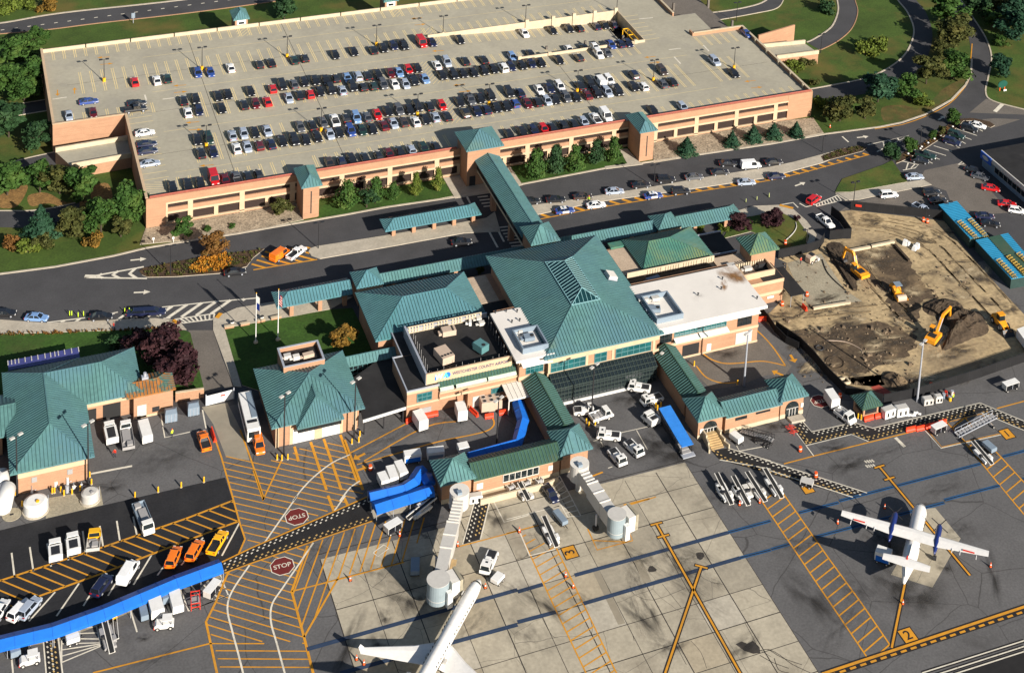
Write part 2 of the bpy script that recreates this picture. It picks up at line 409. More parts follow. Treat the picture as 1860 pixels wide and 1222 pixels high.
kb.kerb(l,0.45,0.0,0.14)
_,l,r=ribbon('ramp_road',GS('D1',[(520,-130),(545,0),(552,80),(520,170),(470,222),(380,278),(330,300)]),GS('D1',[(640,-130),(670,0),(690,90),(650,200),(560,285),(450,345),(420,352)]))
kb.kerb(l,0.45,0.0,0.14);kb.kerb(r,0.25,0.0,0.14,1)
_,l,r=ribbon('exit_road',GS('C1',[(1180,105),(1330,100),(1500,85),(1660,60),(1790,25),(1850,-20),(1880,-90)]),GS('C1',[(1230,170),(1330,162),(1500,142),(1760,95),(1900,62),(1950,0),(1970,-90)]))
kb.kerb(l,0.5,0.0,0.14);kb.kerb(r,0.25,0.0,0.14)
_,l,r=ribbon('back_road',GS('A2',[(-300,330),(0,322),(200,322),(380,300),(560,260)]),GS('A2',[(-300,440),(0,438),(160,442),(360,430),(560,380)]))
kb.kerb(l,0.3,0.0,0.12)
_,l,r=ribbon('ramp_approach',GS('A1',[(-300,1220),(0,1165),(200,1112),(385,1072)]),GS('A1',[(-300,1330),(0,1270),(250,1220),(505,1150)]))
kb.kerb(l,0.3,0.0,0.12)
_,l,r=ribbon('upper_ramp_road',GS('A1',[(-260,790),(0,758),(110,738),(335,700)]),GS('A1',[(-260,860),(0,830),(140,812),(340,780)]))
kb.kerb(l,0.3,0.0,0.14);kb.kerb(r,0.3,0.0,0.14)
kb.kerb(top[:-1],0.55,0.0,0.14)
kb.kerb(spline(loopr,5),0.45,0.0,0.14)
APZ=0.045
apron=sheet('apron',[(-150,-330),(320,-330),(320,-72),(121,-72),(114.4,-66),(-1,-66),(-10,-60),(-150,-60)],APZ,M.apron)
sheet('apron_lane',GS('A4',[(-300,330),(-60,255),(320,160),(700,70)])+GS('A3',[(1585,1035)])+GS('A4',[(1650,180),(1690,300),(1640,410),(1530,470),(1000,700),(0,1010),(-300,1110)]),APZ+0.012,M.fresh_asphalt)
SX0,SX1=15.0,84.2
sheet('concrete_apron',[(SX0,-330),(SX1,-330),(SX1,-109.2),(61,-109.2),(60,-104),(40,-104.5),(39,-109.9),(SX0,-109.9)],APZ+0.012,M.slab)
sheet('stand_slab',GS('D4',[(905,545),(1190,633),(1385,295),(1210,85),(1140,90),(1000,380)]),APZ+0.012,M.slab)
jm=MB();Zj=APZ+0.020
xs=[SX0+6.29*i for i in range(12)]
for i,x in enumerate(xs):
 jm.strip([Ve((x,-109.9 if x<39 or x>61.5 else-105)),Ve((x,-250))],0.10 if i%2 else 0.17,Zj)
for i in range(24):
 y=-108.75-6.35*i
 jm.strip([Ve((SX0,y)),Ve((SX1,y))],0.12 if i%2 else 0.17,Zj)
for s in([(850,625),(870,650),(905,720),(930,790),(985,890)],):
 pass
for seg in([(1075,610),(1140,690),(1205,770)],[(560,800),(590,900),(585,960)],[(1160,1010),(1200,1090),(1240,1165)],[(1270,1000),(1340,1080),(1380,1190)],[(880,1000),(870,960)],[(160,640),(200,720),(240,830),(310,960),(350,980)],[(850,620),(880,680),(1010,720),(1230,640)],[(1740,1060),(1822,1110)],[(1640,870),(1700,980),(1740,1060)]):
 jm.strip(spline(GS('C4',seg),3),0.07,Zj)
for seg in([(0,1070),(60,1060),(140,1100),(220,1160),(350,1222)],[(0,1100),(90,1150),(200,1190)],[(60,1060),(160,1120),(290,1165)],[(100,1120),(130,1200),(200,1222)]):
 jm.strip(spline(GS('D4',seg),3),0.12,Zj)
jm.build('slab_joint',M.joint,apron,W=0)
pm=MB()
for q in([(595,525),(640,515),(820,880),(770,890)],[(875,445),(925,430),(1000,590),(945,605)]):
 pm.face([(p.x,p.y,Zj+0.004)for p in GS('C4',q)][::-1])
pm.build('patch',M.patch,apron,W=0)
sm=MB()
for cx,cy,r in((1335,415,.9),(1005,508,.8)):
 g=G('C4',cx,cy);sm.face([(g.x+r*cos(a)*ru(.7,1.1),g.y+r*sin(a)*ru(.7,1.1),Zj+0.006)for a in[i*pi/6 for i in range(12)]])
g=GS('C4',[(1580,1025),(1620,1005),(1660,1020),(1700,1000),(1745,1045),(1750,1085),(1700,1090),(1640,1070)]);sm.face([(p.x,p.y,Zj+.006)for p in g][::-1])
sm.build('oil_stain',mat('oil_stain',(0.050,0.043,0.036),0.7,0.3,0.8),apron,W=0)
tints=[mat('slab_tint_%d'%i,c,.88,.12,.3,fine=(1.6,.1))for i,c in enumerate(((.335,.29,.21),(.40,.36,.285),(.305,.27,.205),(.36,.305,.215)))]
tm=[MB()for _ in tints];rs=random.Random(21)
for i in range(11):
 for j in range(14):
  if rs.random()<.30 and not(-8.75-6.35*j>0):
   x0=SX0+6.29*i+.08;y1=-108.75-6.35*j-.08
   if j==0 and not(39<x0<60):continue
   k=rs.randrange(4);tm[k].face([(x0,y1-6.19,Zj-.004),(min(SX1,x0+6.13),y1-6.19,Zj-.004),(min(SX1,x0+6.13),y1,Zj-.004),(x0,y1,Zj-.004)])
for k in range(4):tm[k].build('slab_patch',tints[k],apron,W=0)
for k,(t,x,y,rx,ry,a_,m_)in enumerate((('B4',1670,150,3.2,4,0,'stain'),('D4',920,600,4.0,5.5,0,'stain'),('D4',1090,690,6.5,5.5,.4,'stain'),('D4',870,290,2.0,2.5,0,'stain'),('D4',960,420,2.5,3,0,'stain'),('C4',1240,430,3,2,0,'scuff'),('X',640,500,4.5,3.2,.2,'stain'),('X',900,990,3.6,4.2,0,'stain'),('X',300,1010,3,3,0,'stain'),('B4',1130,700,5,9,.5,'scuff'),('C4',330,250,5,4,0,'scuff'),('C4',700,300,6,3,.3,'scuff'),('C4',900,420,2.2,8,.35,'scuff'),('C4',1250,640,2,12,.45,'scuff'),('C4',1160,1040,3,1.5,.2,'stain'),('C4',1640,1040,4.5,2.2,.5,'stain'),('C4',120,950,4,7,.3,'scuff'),('B4',1500,900,7,3,.7,'scuff'),('B4',1250,200,6,6,0,'scuff'),('A3',1150,900,8,5,.2,'scuff'),('A3',780,1100,3,2,0,'stain'),('A4',990,980,1.4,1.0,0,'stain'),('A4',1050,1130,6,2.4,.2,'scuff'),('B3',1350,620,6,4,0,'scuff'),('B3',950,760,9,4,.4,'scuff'),('D3',620,940,5,2.5,.2,'stain'),('D3',900,850,10,2.2,.15,'scuff'),('D3',520,820,3.5,2,0,'stain'),('D3',80,660,3,3,0,'stain'),('D3',1280,1120,7,2.5,.1,'scuff'),('C3',1150,860,8,5,0,'stain'),('N',500,600,7,5,0,'scuff'),('D4',1370,230,4,3,.3,'scuff'),('D4',250,350,6,4,0,'scuff'),('D4',560,900,9,3,.6,'scuff'),('Y',420,490,4,3,0,'stain'))):
 soak(t,x,y,rx,ry,a_,m_,APZ+.030+.0004*k,apron)
for k in range(26):
 rs_=random.Random(k);t,x,y=rs_.choice((('C4',300,700),('C4',1000,900),('C4',1400,450),('B4',1000,900),('D4',500,500),('D4',1300,600),('C4',700,600),('B4',600,350)))
 soak(t,x+rs_.uniform(-350,350),y+rs_.uniform(-250,250),rs_.uniform(1,4),rs_.uniform(2,9),rs_.uniform(-.6,.6),rs_.choice(('scuff','scuff','stain')),APZ+.046+.0003*k,apron)
sheet('worn_yard',GS('D2',[(560,330),(640,270),(1090,165),(1300,215),(1330,390),(1040,350),(640,310)]),ROADZ+.012,M.lot)
sheet('parking_yard',GS('S',[(200,660),(560,585),(1000,1050),(640,1080),(440,950),(400,850),(250,800),(110,830),(160,740)]),ROADZ+.012,M.lot)
sheet('side_road',GS('S',[(615,128),(770,0),(830,10),(920,55),(1200,120),(1200,150)]),ROADZ+.012,M.lot)
sheet('road_apron',GS('S',[(730,190),(850,180),(1090,190),(900,250),(845,265)]),ROADZ+.012,M.lot)
sheet('yard',GS('Y',[(-20,640),(60,480),(170,480),(740,350),(860,330),(1150,640),(1060,760),(880,740),(560,860),(260,900)]),APZ+.012,M.lot)
walk=sheet('pavement',GS('B2',[(388,612),(400,590),(440,575),(900,503),(1420,415),(1640,375),(1700,330),(1740,470),(1480,482),(1000,570),(470,662),(410,640)]),ROADZ,M.walk,.13)
sheet('pavement',GS('C2',[(150,290),(440,250),(1000,160),(1500,72),(1860,15)])+GS('D1',[(240,1143),(430,1092),(600,1045)])+GS('D1',[(700,1040),(440,1150),(250,1200)])+GS('C2',[(1860,88),(1300,172),(640,262),(215,352)]),ROADZ,M.walk,.13)
sheet('planting_bed',GS('D1',[(430,1105),(560,1055),(700,1030),(755,1045),(720,1070),(450,1140)]),ROADZ+.13,M.mulch,.03)
sheet('planting_bed',GS('A2',[(978,748),(1010,726),(1400,652),(1860,590)])+GS('B2',[(75,595),(0,655)])+GS('A2',[(1735,718),(1540,765),(1240,788),(1040,792),(1000,775)]),ROADZ,M.mulch,.13)
sheet('gravel_bed',GS('A2',[(985,560),(1027,440),(1860,300)])+GS('B2',[(350,250),(355,385),(0,462)])+GS('A2',[(1500,512)]),0.02,M.gravel,.08)
sheet('lawn',GS('B2',[(455,385),(460,290),(1330,90),(1405,220),(700,345)]),0.02,M.lawn,.08)
sheet('plaza',GS('B2',[(1335,88),(1500,50),(1700,100),(1720,190),(1420,236)]),0.02,M.walk,.10)
sheet('gravel_bed',GS('C1',[(1030,1000),(1860,860)])+GS('D1',[(375,830),(450,938)])+GS('C1',[(1860,1012),(1035,1148)]),0.02,M.gravel,.08)
sheet('lawn',GS('E',[(470,385),(960,190),(1500,90),(1590,190),(1650,360),(1180,460),(640,562)]),0.02,M.lawn,.08)
sheet('path',GS('E',[(480,410),(520,405),(630,570),(596,578)]),0.03,M.walk,.12)
sheet('path',GS('C1',[(790,1050),(850,1050),(930,1140),(960,1160),(700,1192),(690,1175),(850,1155)]),0.03,M.walk,.12)
sheet('grass_island',GS('D2',[(530,195),(545,160),(580,100),(870,0),(930,-30),(1040,120),(640,192)]),0.02,M.grass,.12)
sheet('pavement',GS('D2',[(530,205),(640,192),(1040,122),(1150,105),(1210,140),(700,245),(600,250)]),0.02,M.walk,.10)
sheet('pavement',GS('D2',[(-180,330),(-40,290),(140,283),(235,312),(330,395),(400,490),(370,590),(330,560),(350,500),(270,390),(160,340),(0,350),(-120,380)]),0.02,M.walk,.12)
sheet('lawn',GS('D2',[(-180,385),(0,352),(160,342),(268,392),(348,500),(326,565),(170,612),(60,520),(-60,470),(-260,520)]),0.02,M.grass,.12)
sheet('planting_bed',GS('S',[(-60,545),(0,505),(220,390),(420,240),(520,190),(640,180),(800,212),(850,248),(812,268),(640,205),(560,205),(500,270),(160,492),(0,575),(-60,600)]),0.02,M.mulch,.13)
sheet('pavement',GS('A2',[(-200,1080),(0,1090),(330,1114),(700,1095),(1090,1080),(1260,1098),(1312,1160),(1200,1150),(300,1184),(0,1190),(-200,1195)]),0.03,M.walk,.12)
sheet('lawn',GS('A2',[(-300,1197),(0,1192),(300,1186),(1200,1152),(1316,1170)])+GS('A3',[(1340,20),(1440,430),(1240,460),(-10,700),(-300,760)]),0.03,M.lawn,.10)
sheet('drive',GS('A3',[(1325,0),(1500,0),(1560,190),(1645,395),(1445,445),(1400,330)]),APZ,M.lot)
sheet('pavement',GS('A3',[(1500,0),(1500,-90),(1560,-80),(1650,230),(1700,400),(1645,395)]),0.04,M.walk,.10)
sheet('pavement',GS('_',[(388,590),(402,572),(430,560),(520,545),(640,540),(600,562),(540,574),(403,597)]),0.03,M.walk,.12)
sheet('lawn',GS('_',[(404,598),(460,588),(530,575),(600,563),(640,560),(690,660),(600,690),(500,720),(440,700)]),0.03,M.lawn,.10)
sheet('yard_slab',GS('A3',[(1420,540),(1600,510),(1700,710),(1755,915),(1590,890),(1500,660)]),APZ+.012,mat('yard_concrete',(0.26,0.23,0.175),.9,.12,.3))
sheet('tank_pad',GS('V',[(490,890),(920,820),(1110,750),(1145,960),(510,1110)]),APZ+.012,M.pad)
for pts in([(-40,240),(60,180),(160,128),(195,165),(120,290),(0,300)],[(200,215),(330,196),(470,262),(650,248),(660,280),(560,290),(480,312),(350,270),(220,290)],[(660,150),(760,130),(790,240),(700,270),(640,230)]):
 sheet('dry_grass',spline([p for p in GS('A2',pts)],4,True),.012,M.drygrass)
sheet('dry_grass',spline(GS('D1',[(860,760),(1000,740),(1150,760),(1300,620),(1440,560),(1400,640),(1200,780),(1000,850),(880,860)]),4,True),.012,M.grass_dry)
def ragged(pts,amp=.8):
 r=random.Random(len(pts));out=[]
 for p in spline([Ve((q[0],q[1],0))for q in pts],6,True):out.append(Ve((p.x+r.uniform(-amp,amp),p.y+r.uniform(-amp,amp),0)))
 return out
site=sheet('building_site',GS('D2',[(500,335),(640,318),(1035,362),(1300,395),(1420,560),(1700,880),(2000,1200),(2100,1350)])+GS('D3',[(2000,160),(1860,190),(1560,280),(1200,415),(920,480),(600,445),(480,330),(370,200),(280,112),(110,-5)])+GS('D2',[(0,1080),(70,1040),(150,960),(190,690),(130,660),(440,520),(640,520),(635,470)]),0.055,M.dirt)
sheet('stone_pad',GS('D2',[(190,690),(430,625),(520,760),(600,880),(720,960),(480,985),(350,1000),(290,905)]),0.075,M.pad)
sheet('damp_ground',ragged(GS('D2',[(600,640),(700,580),(940,560),(1045,680),(1120,770),(1200,880),(1250,945),(1150,960),(1120,1100),(960,1050),(900,960),(840,850),(700,760)])),0.075,M.wetdirt)
sheet('damp_ground',ragged(GS('D3',[(150,20),(420,-10),(760,-60),(960,-20),(1100,60),(1020,190),(860,250),(640,330),(480,280),(400,170),(280,80)])),0.072,M.wetdirt)
sheet('damp_ground',ragged(GS('D3',[(500,330),(640,350),(760,390),(900,440),(1000,400),(960,310),(900,330),(820,390)])),0.079,M.wetdirt)
def mound(name,pts,hs,m,n=28):
 """a rough earth heap: ragged outline, uneven height"""
 c=sum((Ve(p)for p in pts),Ve())/len(pts)
 ring=spline([Ve(p)for p in pts],4,True)
 b=MB();L=len(ring);rows=[]
 for k in range(8):
  t=k/7.0
  row=[]
  for i,p in enumerate(ring):
   q=c.lerp(p,1-t*.96)
   nz=(sin(q.x*1.7+q.y*.9)+sin(q.y*2.3-q.x*.8)+sin(q.x*3.9+1)*.6)*.22
   q=Ve((q.x+ru(-.12,.12),q.y+ru(-.12,.12),0.05 if k==0 else max(.06,hs*(1-(1-t)**2.2)*(1+nz*.7)+ru(-.10,.10))))
   row.append(q)
  rows.append(row)
 for k in range(7):
  for i in range(L):
   j=(i+1)%L
   b.face([rows[k][i],rows[k][j],rows[k+1][j],rows[k+1][i]])
 b.face(rows[7])
 return tag(b.build(name,m,weld=True),kind='structure')
mound('earth_heap',GS('Q',[(330,330),(420,250),(560,200),(640,240),(760,260),(830,340),(860,470),(700,530),(560,590),(400,650),(440,520),(460,420)]),2.0,M.soil)
mound('earth_heap',GS('Q',[(190,200),(300,140),(430,125),(560,160),(600,230),(480,290),(330,300),(240,280)]),1.0,M.soil)
mound('earth_heap',GS('D3',[(850,330),(930,290),(1010,330),(1060,400),(1000,430),(920,410)]),1.0,M.wetdirt)
mound('earth_heap',GS('D2',[(470,560),(540,540),(600,580),(640,700),(690,860),(650,880),(560,760),(480,640)]),.6,M.soil)
rs=random.Random(8)
for k in range(70):
 x,y=rs.uniform(520,1780),rs.uniform(380,1190)
 if y<380+(x-1300)*1.25 or(x<900 and 560<y<940 and x<560):continue
 soak('D2',x,y,rs.uniform(1.0,4.2),rs.uniform(.7,3.0),rs.uniform(-.8,.8),rs.choice(('dirtsplat','dirtsplat','palepatch')),.082+.0006*k,site,'earth_smear')
for k in range(46):
 soak('D3',rs.uniform(250,1500),rs.uniform(-30,360),rs.uniform(1.0,4.5),rs.uniform(.6,2.2),rs.uniform(-.5,.5),rs.choice(('dirtsplat','palepatch','dirtsplat')),.125+.0005*k,site,'earth_smear')
for k in range(24):
 soak('D2',rs.uniform(60,700),rs.uniform(930,1190),rs.uniform(1.0,3.5),rs.uniform(.6,2.0),rs.uniform(-.5,.5),rs.choice(('dirtsplat','palepatch','dirtsplat')),.150+.0005*k,site,'earth_smear')
rm=MB()
for pts in([(640,400),(900,430),(1200,520),(1420,720),(1700,1010)],[(660,440),(900,470),(1150,570),(1360,780),(1640,1080)],[(700,360),(960,400),(1260,470),(1480,660),(1760,960)],[(300,1060),(600,1030),(900,1000)],[(700,720),(820,900),(1000,1090)],[(760,700),(880,870),(1060,1050)]):
 for o_ in(-.95,.95):
  p=spline(GS('D2',pts),8);p=[Ve((q.x+rs.uniform(-.12,.12),q.y+o_+rs.uniform(-.1,.1)))for q in p]
  for i in range(0,len(p)-1):
   if rs.random()<.8:rm.strip([p[i],p[i+1]],rs.uniform(.25,.5),.155)
tag(rm.build('wheel_ruts',mat('rut_earth',(.20,.145,.08),.95,.35,.5,fine=(1.4,.25))),kind='structure')
rb=MB()
for k in range(420):
 if rs.random()<.5:q=G('D2',rs.uniform(150,1500),rs.uniform(640,1190),.1)
 else:q=G('D3',rs.uniform(300,1100),rs.uniform(-20,380),.1)
 s_=rs.uniform(.10,.42)*(1 if rs.random()<.85 else 2.0);rb.obox(q.x,q.y,.06,s_*rs.uniform(.7,1.6),s_,s_*rs.uniform(.3,.8),rs.uniform(0,3),0,rs.uniform(.4,.8))
tag(rb.build('rubble',mat('rubble_earth',(.15,.11,.07),.95,.5,.9)),'broken lumps of earth and rubble strewn over the building site','rubble',kind='stuff')
pw,py_=MB(),MB()
Z1,Z2=ROADZ+.012,APZ+.024
for i in range(26):
 t=i/25
 a=G('A1',5+t*2350,215-t*312);d=G('A1',30+t*2350,211-t*312)
 pw.strip([a,d],.35,Z1)
def arrow(mb,t,x,y,L,dirpx,z,mat=0,s=1.0):
 g=G(t,x,y);d=(G(t,x+dirpx[0],y+dirpx[1])-g);d=Ve((d.x,d.y)).normalized();n=Ve((-d.y,d.x));c=Ve((g.x,g.y))
 p=lambda a,b:(c.x+d.x*a+n.x*b,c.y+d.y*a+n.y*b,z)
 w=.28*s
 mb.face([p(-L/2,-w/2),p(L*.1,-w/2),p(L*.1,w/2),p(-L/2,w/2)],mat)
 mb.face([p(L*.1,-w*1.7),p(L/2,0),p(L*.1,w*1.7)],mat)
for t,x,y,dx in(('A2',975,665,(100,-10)),('A2',1000,895,(100,-5)),('D1',725,966,(100,-12)),('D1',1280,832,(100,-60)),('D2',285,135,(70,-25)),('C2',285,600,(100,-20))):
 arrow(pw,t,x,y,3.4,dx,Z1,0,1.7)
A2=lambda*p:GS('A2',p)
pw.strip(A2((597,792),(1012,716)),.5,Z1);pw.strip(A2((597,792),(1035,798)),.5,Z1);pw.strip(A2((597,780),(680,782)),.9,Z1+.003)
for x0,y0,x1,y1,x2,y2 in((720,765,690,782,725,795),(835,745,795,772,840,797),(955,725,912,765,960,797)):
 pw.strip(A2((x0,y0),(x1,y1),(x2,y2)),.75,Z1+.002)
hp=A2((1095,1080),(1160,1000),(1500,960),(1820,932),(1640,965),(1540,1010),(1500,1045),(1200,1078))
hatch(pw,hp,G('A2',1180,1075),G('A2',1290,1000),2.1,.75,Z1)
pw.strip(A2((1140,1000),(1500,962),(1820,935)),.35,Z1+.002)
pw.strip(A2((1150,1080),(1200,1078)),.3,Z1+.002)
hp=A2((330,1105),(640,1070),(830,1035),(1120,1000),(1150,1050),(1090,1080),(700,1098),(400,1112))
hatch(pw,hp,G('A2',415,1120),G('A2',465,1085),2.25,.6,Z1);pw.strip(A2((330,1108),(640,1070),(830,1035)),.35,Z1+.002)
def ladder(mb,left,right,n,w,z,rail=True,mat=0,skew=0.0):
 """two rails with n rungs"""
 def at(pl,t):
  t=max(0,min(1,t))*(len(pl)-1);i=min(int(t),len(pl)-2);return pl[i].lerp(pl[i+1],t-i)
 if rail:
  mb.strip(left,w,z,mat);mb.strip(right,w,z,mat)
 for k in range(n+1):
  t=k/n
  if t+skew>1.02 or t+skew<-.02:continue
  mb.strip([at(left,t),at(right,t+skew)],w,z+.002,mat)
ladder(pw,A2((1230,1085),(1510,1045)),A2((1290,1112),(1500,1085)),8,.35,Z1+.004)
ladder(pw,GS('D2',[(400,275),(545,215)]),GS('D2',[(400,292),(575,250)]),8,.3,Z1)
pw.strip(GS('D2',[(150,280),(235,265),(270,300)]),.35,Z1)
pw.strip(GS('D2',[(280,270),(325,295),(400,278)]),.35,Z1)
for s in([(1500,215),(1530,275)],[(1650,450),(1720,580)],[(1710,435),(1765,540)]):
 pw.strip(GS('B2',s),.45,Z1)
for x0,y0 in((1565,205),(1735,440)):
 for k in range(5 if x0<1600 else 8):
  a=G('B2',x0+k*14-(3 if x0>1600 else 0),y0+k*22);d=G('B2',x0+72+k*14,y0+k*22-8)
  pw.strip([a,d],.45,Z1)
pw.strip(GS('D1',[(580,962),(625,1002)]),.4,Z1)
D1=lambda*p:GS('D1',p)
pw.strip(D1((760,1022),(1050,955),(825,1070)),.35,Z1)
for a,d in(((905,985),(940,1015)),((970,975),(990,1000)),((870,1000),(880,1045))):pw.strip(D1(a,d),.4,Z1)
pw.strip(GS('S',[(850,120),(920,50)]),1.1,Z1+.01)
for s in([(500,278),(685,340)],[(560,350),(635,378)],[(385,408),(525,452)],[(285,433),(455,487)],[(220,470),(400,525)],[(545,395),(580,415)],[(290,540),(340,560)],[(240,580),(275,597)],[(710,285),(738,300)]):
 pw.strip(GS('S',s),.28,Z1+.004)
pw.strip(GS('S',[(-10,575),(145,610),(110,640),(0,660)]),.3,Z1+.004)
for s in([(50,590),(30,650)],[(110,605),(75,640)]):pw.strip(GS('S',s),.3,Z1+.004)
pw.strip(GS('S',[(505,612),(550,580),(565,600),(505,612)]),.25,ROADZ+.02)
pw.build('road_marking',M.white_line,road,W=0)
hp=GS('A2',[(1740,722),(1860,625)])+GS('B2',[(85,600),(410,575),(395,620),(450,665),(0,738)])
hatch(py_,hp,G('B2',30,670),G('B2',180,712),1.75,.55,Z1);py_.strip(GS('B2',[(450,665),(0,738)]),.35,Z1+.002)
hp=GS('C2',[(215,352),(640,265),(1300,175),(1860,90)])+GS('D1',[(440,1155),(760,1072)])+GS('D1',[(770,1090),(300,1222)])+GS('C2',[(1860,108),(1300,195),(700,292),(230,382)])
hatch(py_,hp,G('C2',715,250),G('C2',790,275),2.3,.8,Z1);py_.strip(GS('C2',[(230,382),(700,292),(1300,195),(1860,108)])+GS('D1',[(300,1218),(770,1090)]),.3,Z1+.002)
py_.strip(spline(GS('D1',[(1000,880),(1150,828),(1330,735),(1440,620),(1485,530)]),3),.3,Z1);py_.strip(GS('D1',[(1485,430),(1495,310)]),.3,Z1)
py_.strip(GS('D1',[(810,910),(1000,880)]),.3,Z1)
py_.build('road_marking',M.yellow,road,W=0)
for t,pts in(('D2',[(140,285),(235,308)]),('A2',[(1525,1080),(1555,1045)]),('A2',[(1215,1095),(1260,1118)])):
 p=GS(t,pts);b=MB();b.strip(p,.9,.163);b.build('yellow_kerb_paint',M.yellow,road,W=0)
ay,aw,ab,ax,adot_w,adot_y=MB(),MB(),MB(),MB(),MB(),MB()
zone1=GS('_',[(399,828),(511,838),(545,814),(621,800),(660,898),(460,992),(448,979),(424,908)])
hatch(ay,zone1,G('U',190,920),G('U',600,1012),1.46,.23,Z2)
lines(ay,'U',([(335,740),(380,905)],[(515,690),(690,1222)],[(660,655),(855,1222)],[(845,610),(1040,1150)],[(890,665),(1095,1222)]),.5,Z2+.004)
lines(ay,'B4',([(515,0),(555,105)],[(620,0),(655,75)]),.5,Z2+.004)
lines(ay,'B3',([(200,915),(65,1200)],[(0,985),(70,1195)]),.3,Z2+.004)
ay.strip(GS('A3',[(1505,740),(1560,900),(1645,1200)])+GS('A4',[(1650,180),(1690,300),(1640,415)]),.3,Z2+.004)
ay.strip(GS('A3',[(1690,700),(1770,920),(1860,1190)]),.3,Z2+.004)
zone2=GS('_',[(413,1037),(393,1092),(374,1129),(388,1165),(556,1165),(530,1074),(556,990),(460,1022)])
hatch(ay,zone2,G('B4',0,700),G('B4',300,790),1.5,.23,Z2)
zone2b=GS('_',[(388,1168),(556,1168),(600,1330),(430,1330)])
hatch(ay,zone2b,G('B4',0,1070),G('B4',350,1072),1.55,.23,Z2)
zone3=GS('B4',[(400,330),(830,185),(1190,150),(1150,290),(1060,450),(590,560),(350,975),(265,660)])
hatch(ay,zone3,G('B4',700,235),G('B4',590,560),1.62,.26,Z2)
ay.strip(GS('B4',[(375,345),(265,660),(350,975),(430,1290)]),.42,Z2+.004)
ay.strip(GS('B4',[(590,560),(350,975)]),.35,Z2+.004);ay.strip(GS('B4',[(265,660),(600,575),(1040,460)]),.3,Z2+.004)
ay.strip(GS('A4',[(1590,500),(1555,570),(1490,730),(1420,870),(1510,1290)]),.38,Z2+.004)
ay.strip(GS('A4',[(640,1222),(1445,1020)]),.3,Z2);ay.strip(GS('A4',[(1445,1020),(1822,1020)]),.25,Z2+.004)
up=GS('A4',[(-200,650),(0,587),(720,352),(1280,160),(1605,35)]);lo=GS('A4',[(-60,800),(265,700),(860,470),(1520,222),(1640,180)])
ay.strip(up,.4,Z2);ay.strip(GS('A4',[(250,700),(720,530),(1520,222),(1640,180)]),.4,Z2)
hatch(ay,GS('A4',[(-200,650),(0,587),(720,352),(1280,160),(1605,35),(1640,180),(1520,222),(250,700),(-100,830)]),G('A4',600,410),G('A4',800,490),1.72,.28,Z2)
aw_segs=([(80,395),(100,560)],[(205,355),(230,520)],[(325,330),(352,490)],[(450,300),(472,445)],[(570,245),(592,405)],[(688,210),(712,360)],[(805,175),(828,320)],[(918,145),(945,280)],[(380,665),(200,865)],[(545,605),(390,830)],[(710,540),(575,760)],[(880,470),(745,690)],[(1045,410),(920,615)],[(1230,350),(1085,550)],[(1400,290),(1250,480)],[(1650,190),(1530,415)])
lines(aw,'A4',aw_segs,.28,Z2)
lines(aw,'A3',([(640,1010),(930,955)],),.45,Z2);lines(aw,'A3',([(1130,580),(1160,755),(1340,715)],[(1425,560),(1450,690)]),.25,Z2)
for s in([(680,875),(560,930),(440,1020),(350,1110),(280,1200)],[(750,1060),(680,1110),(610,1200)]):aw.strip(spline(GS('B3',s),4),.28,Z2+.008)
aw.strip(GS('B4',[(305,0),(70,335)]),.28,Z2+.008);aw.strip(GS('B4',[(635,0),(560,105)]),.28,Z2+.008)
aw.strip(spline(GS('A4',[(1720,480),(1600,660),(1568,780),(1600,930),(1640,1080),(1690,1280)]),5),.3,Z2+.008)
aw.strip(spline(GS('B4',[(415,325),(310,480),(200,640),(130,750),(122,870),(165,1030),(235,1290)]),5),.3,Z2+.008)
def dotted(up,lo,gap=1.05,edge=None,bar=0):
 pts=up+lo[::-1]
 ax.face([(p.x,p.y,Z2+.010)for p in pts][::-1]if True else pts)
 for pl,oth,md in((up,lo,adot_w),(lo,up,adot_y)):
  for i in range(len(pl)-1):
   a,b_=pl[i],pl[i+1];L=(b_-a).length;n=max(2,int(L/gap));off=(oth[min(i,len(oth)-1)]-a)
   dd=(b_-a).normalized();nn=Ve((-dd.y,dd.x,0));nn=nn if nn.dot(off)>0 else-nn
   for k in range(n):
    for r_ in(0.45,1.0):
     q=a+dd*((k+(.5 if r_>.7 else 0))*gap+.3)+nn*r_
     md.obox(q.x,q.y,Z2+.012,.38,.24,.006,math.atan2(dd.y,dd.x)+.4)
dotted(GS('_',[(403,1022),(455,997),(560,951),(672,902)]),GS('_',[(408,1040),(460,1021),(570,982),(678,945)]))
ay.strip(GS('_',[(403,1021),(455,996),(560,950),(668,902)]),.3,Z2+.02);ay.strip(GS('_',[(408,1041),(460,1022),(570,983),(678,946)]),.3,Z2+.02)
dotted(GS('D3',[(300,640),(365,715),(665,650),(795,690),(1550,512),(1860,640),(2000,700)]),GS('D3',[(232,680),(325,808),(645,735),(765,780),(1560,580),(1860,705),(2000,762)]))
dotted(GS('C3',[(1560,830),(1860,920)])+GS('D3',[(755,1145)]),GS('C3',[(1440,850),(1500,912)])+GS('D3',[(655,1175)]))
dotted(GS('L',[(620,265),(510,655)]),GS('L',[(770,225),(675,610)]))
dotted(GS('A4',[(298,970),(330,1300)]),GS('A4',[(390,960),(430,1300)]))
aw.strip(GS('D3',[(300,640),(365,715),(665,650),(795,690),(1550,512),(1860,640)]),.2,Z2+.022);aw.strip(GS('D3',[(260,725),(325,812),(645,733),(765,783)]),.2,Z2+.022)
aw.strip(GS('D3',[(1560,580),(1860,705)]),.2,Z2+.022);aw.strip(GS('D3',[(325,812),(380,885)]),.2,Z2+.022)
for s in([(1560,830),(1860,920)],[(1500,912),(1860,977)]):aw.strip(GS('C3',s),.22,Z2+.022)
for s in([(0,900),(755,1145)],[(0,965),(655,1175)]):aw.strip(GS('D3',s),.22,Z2+.022)
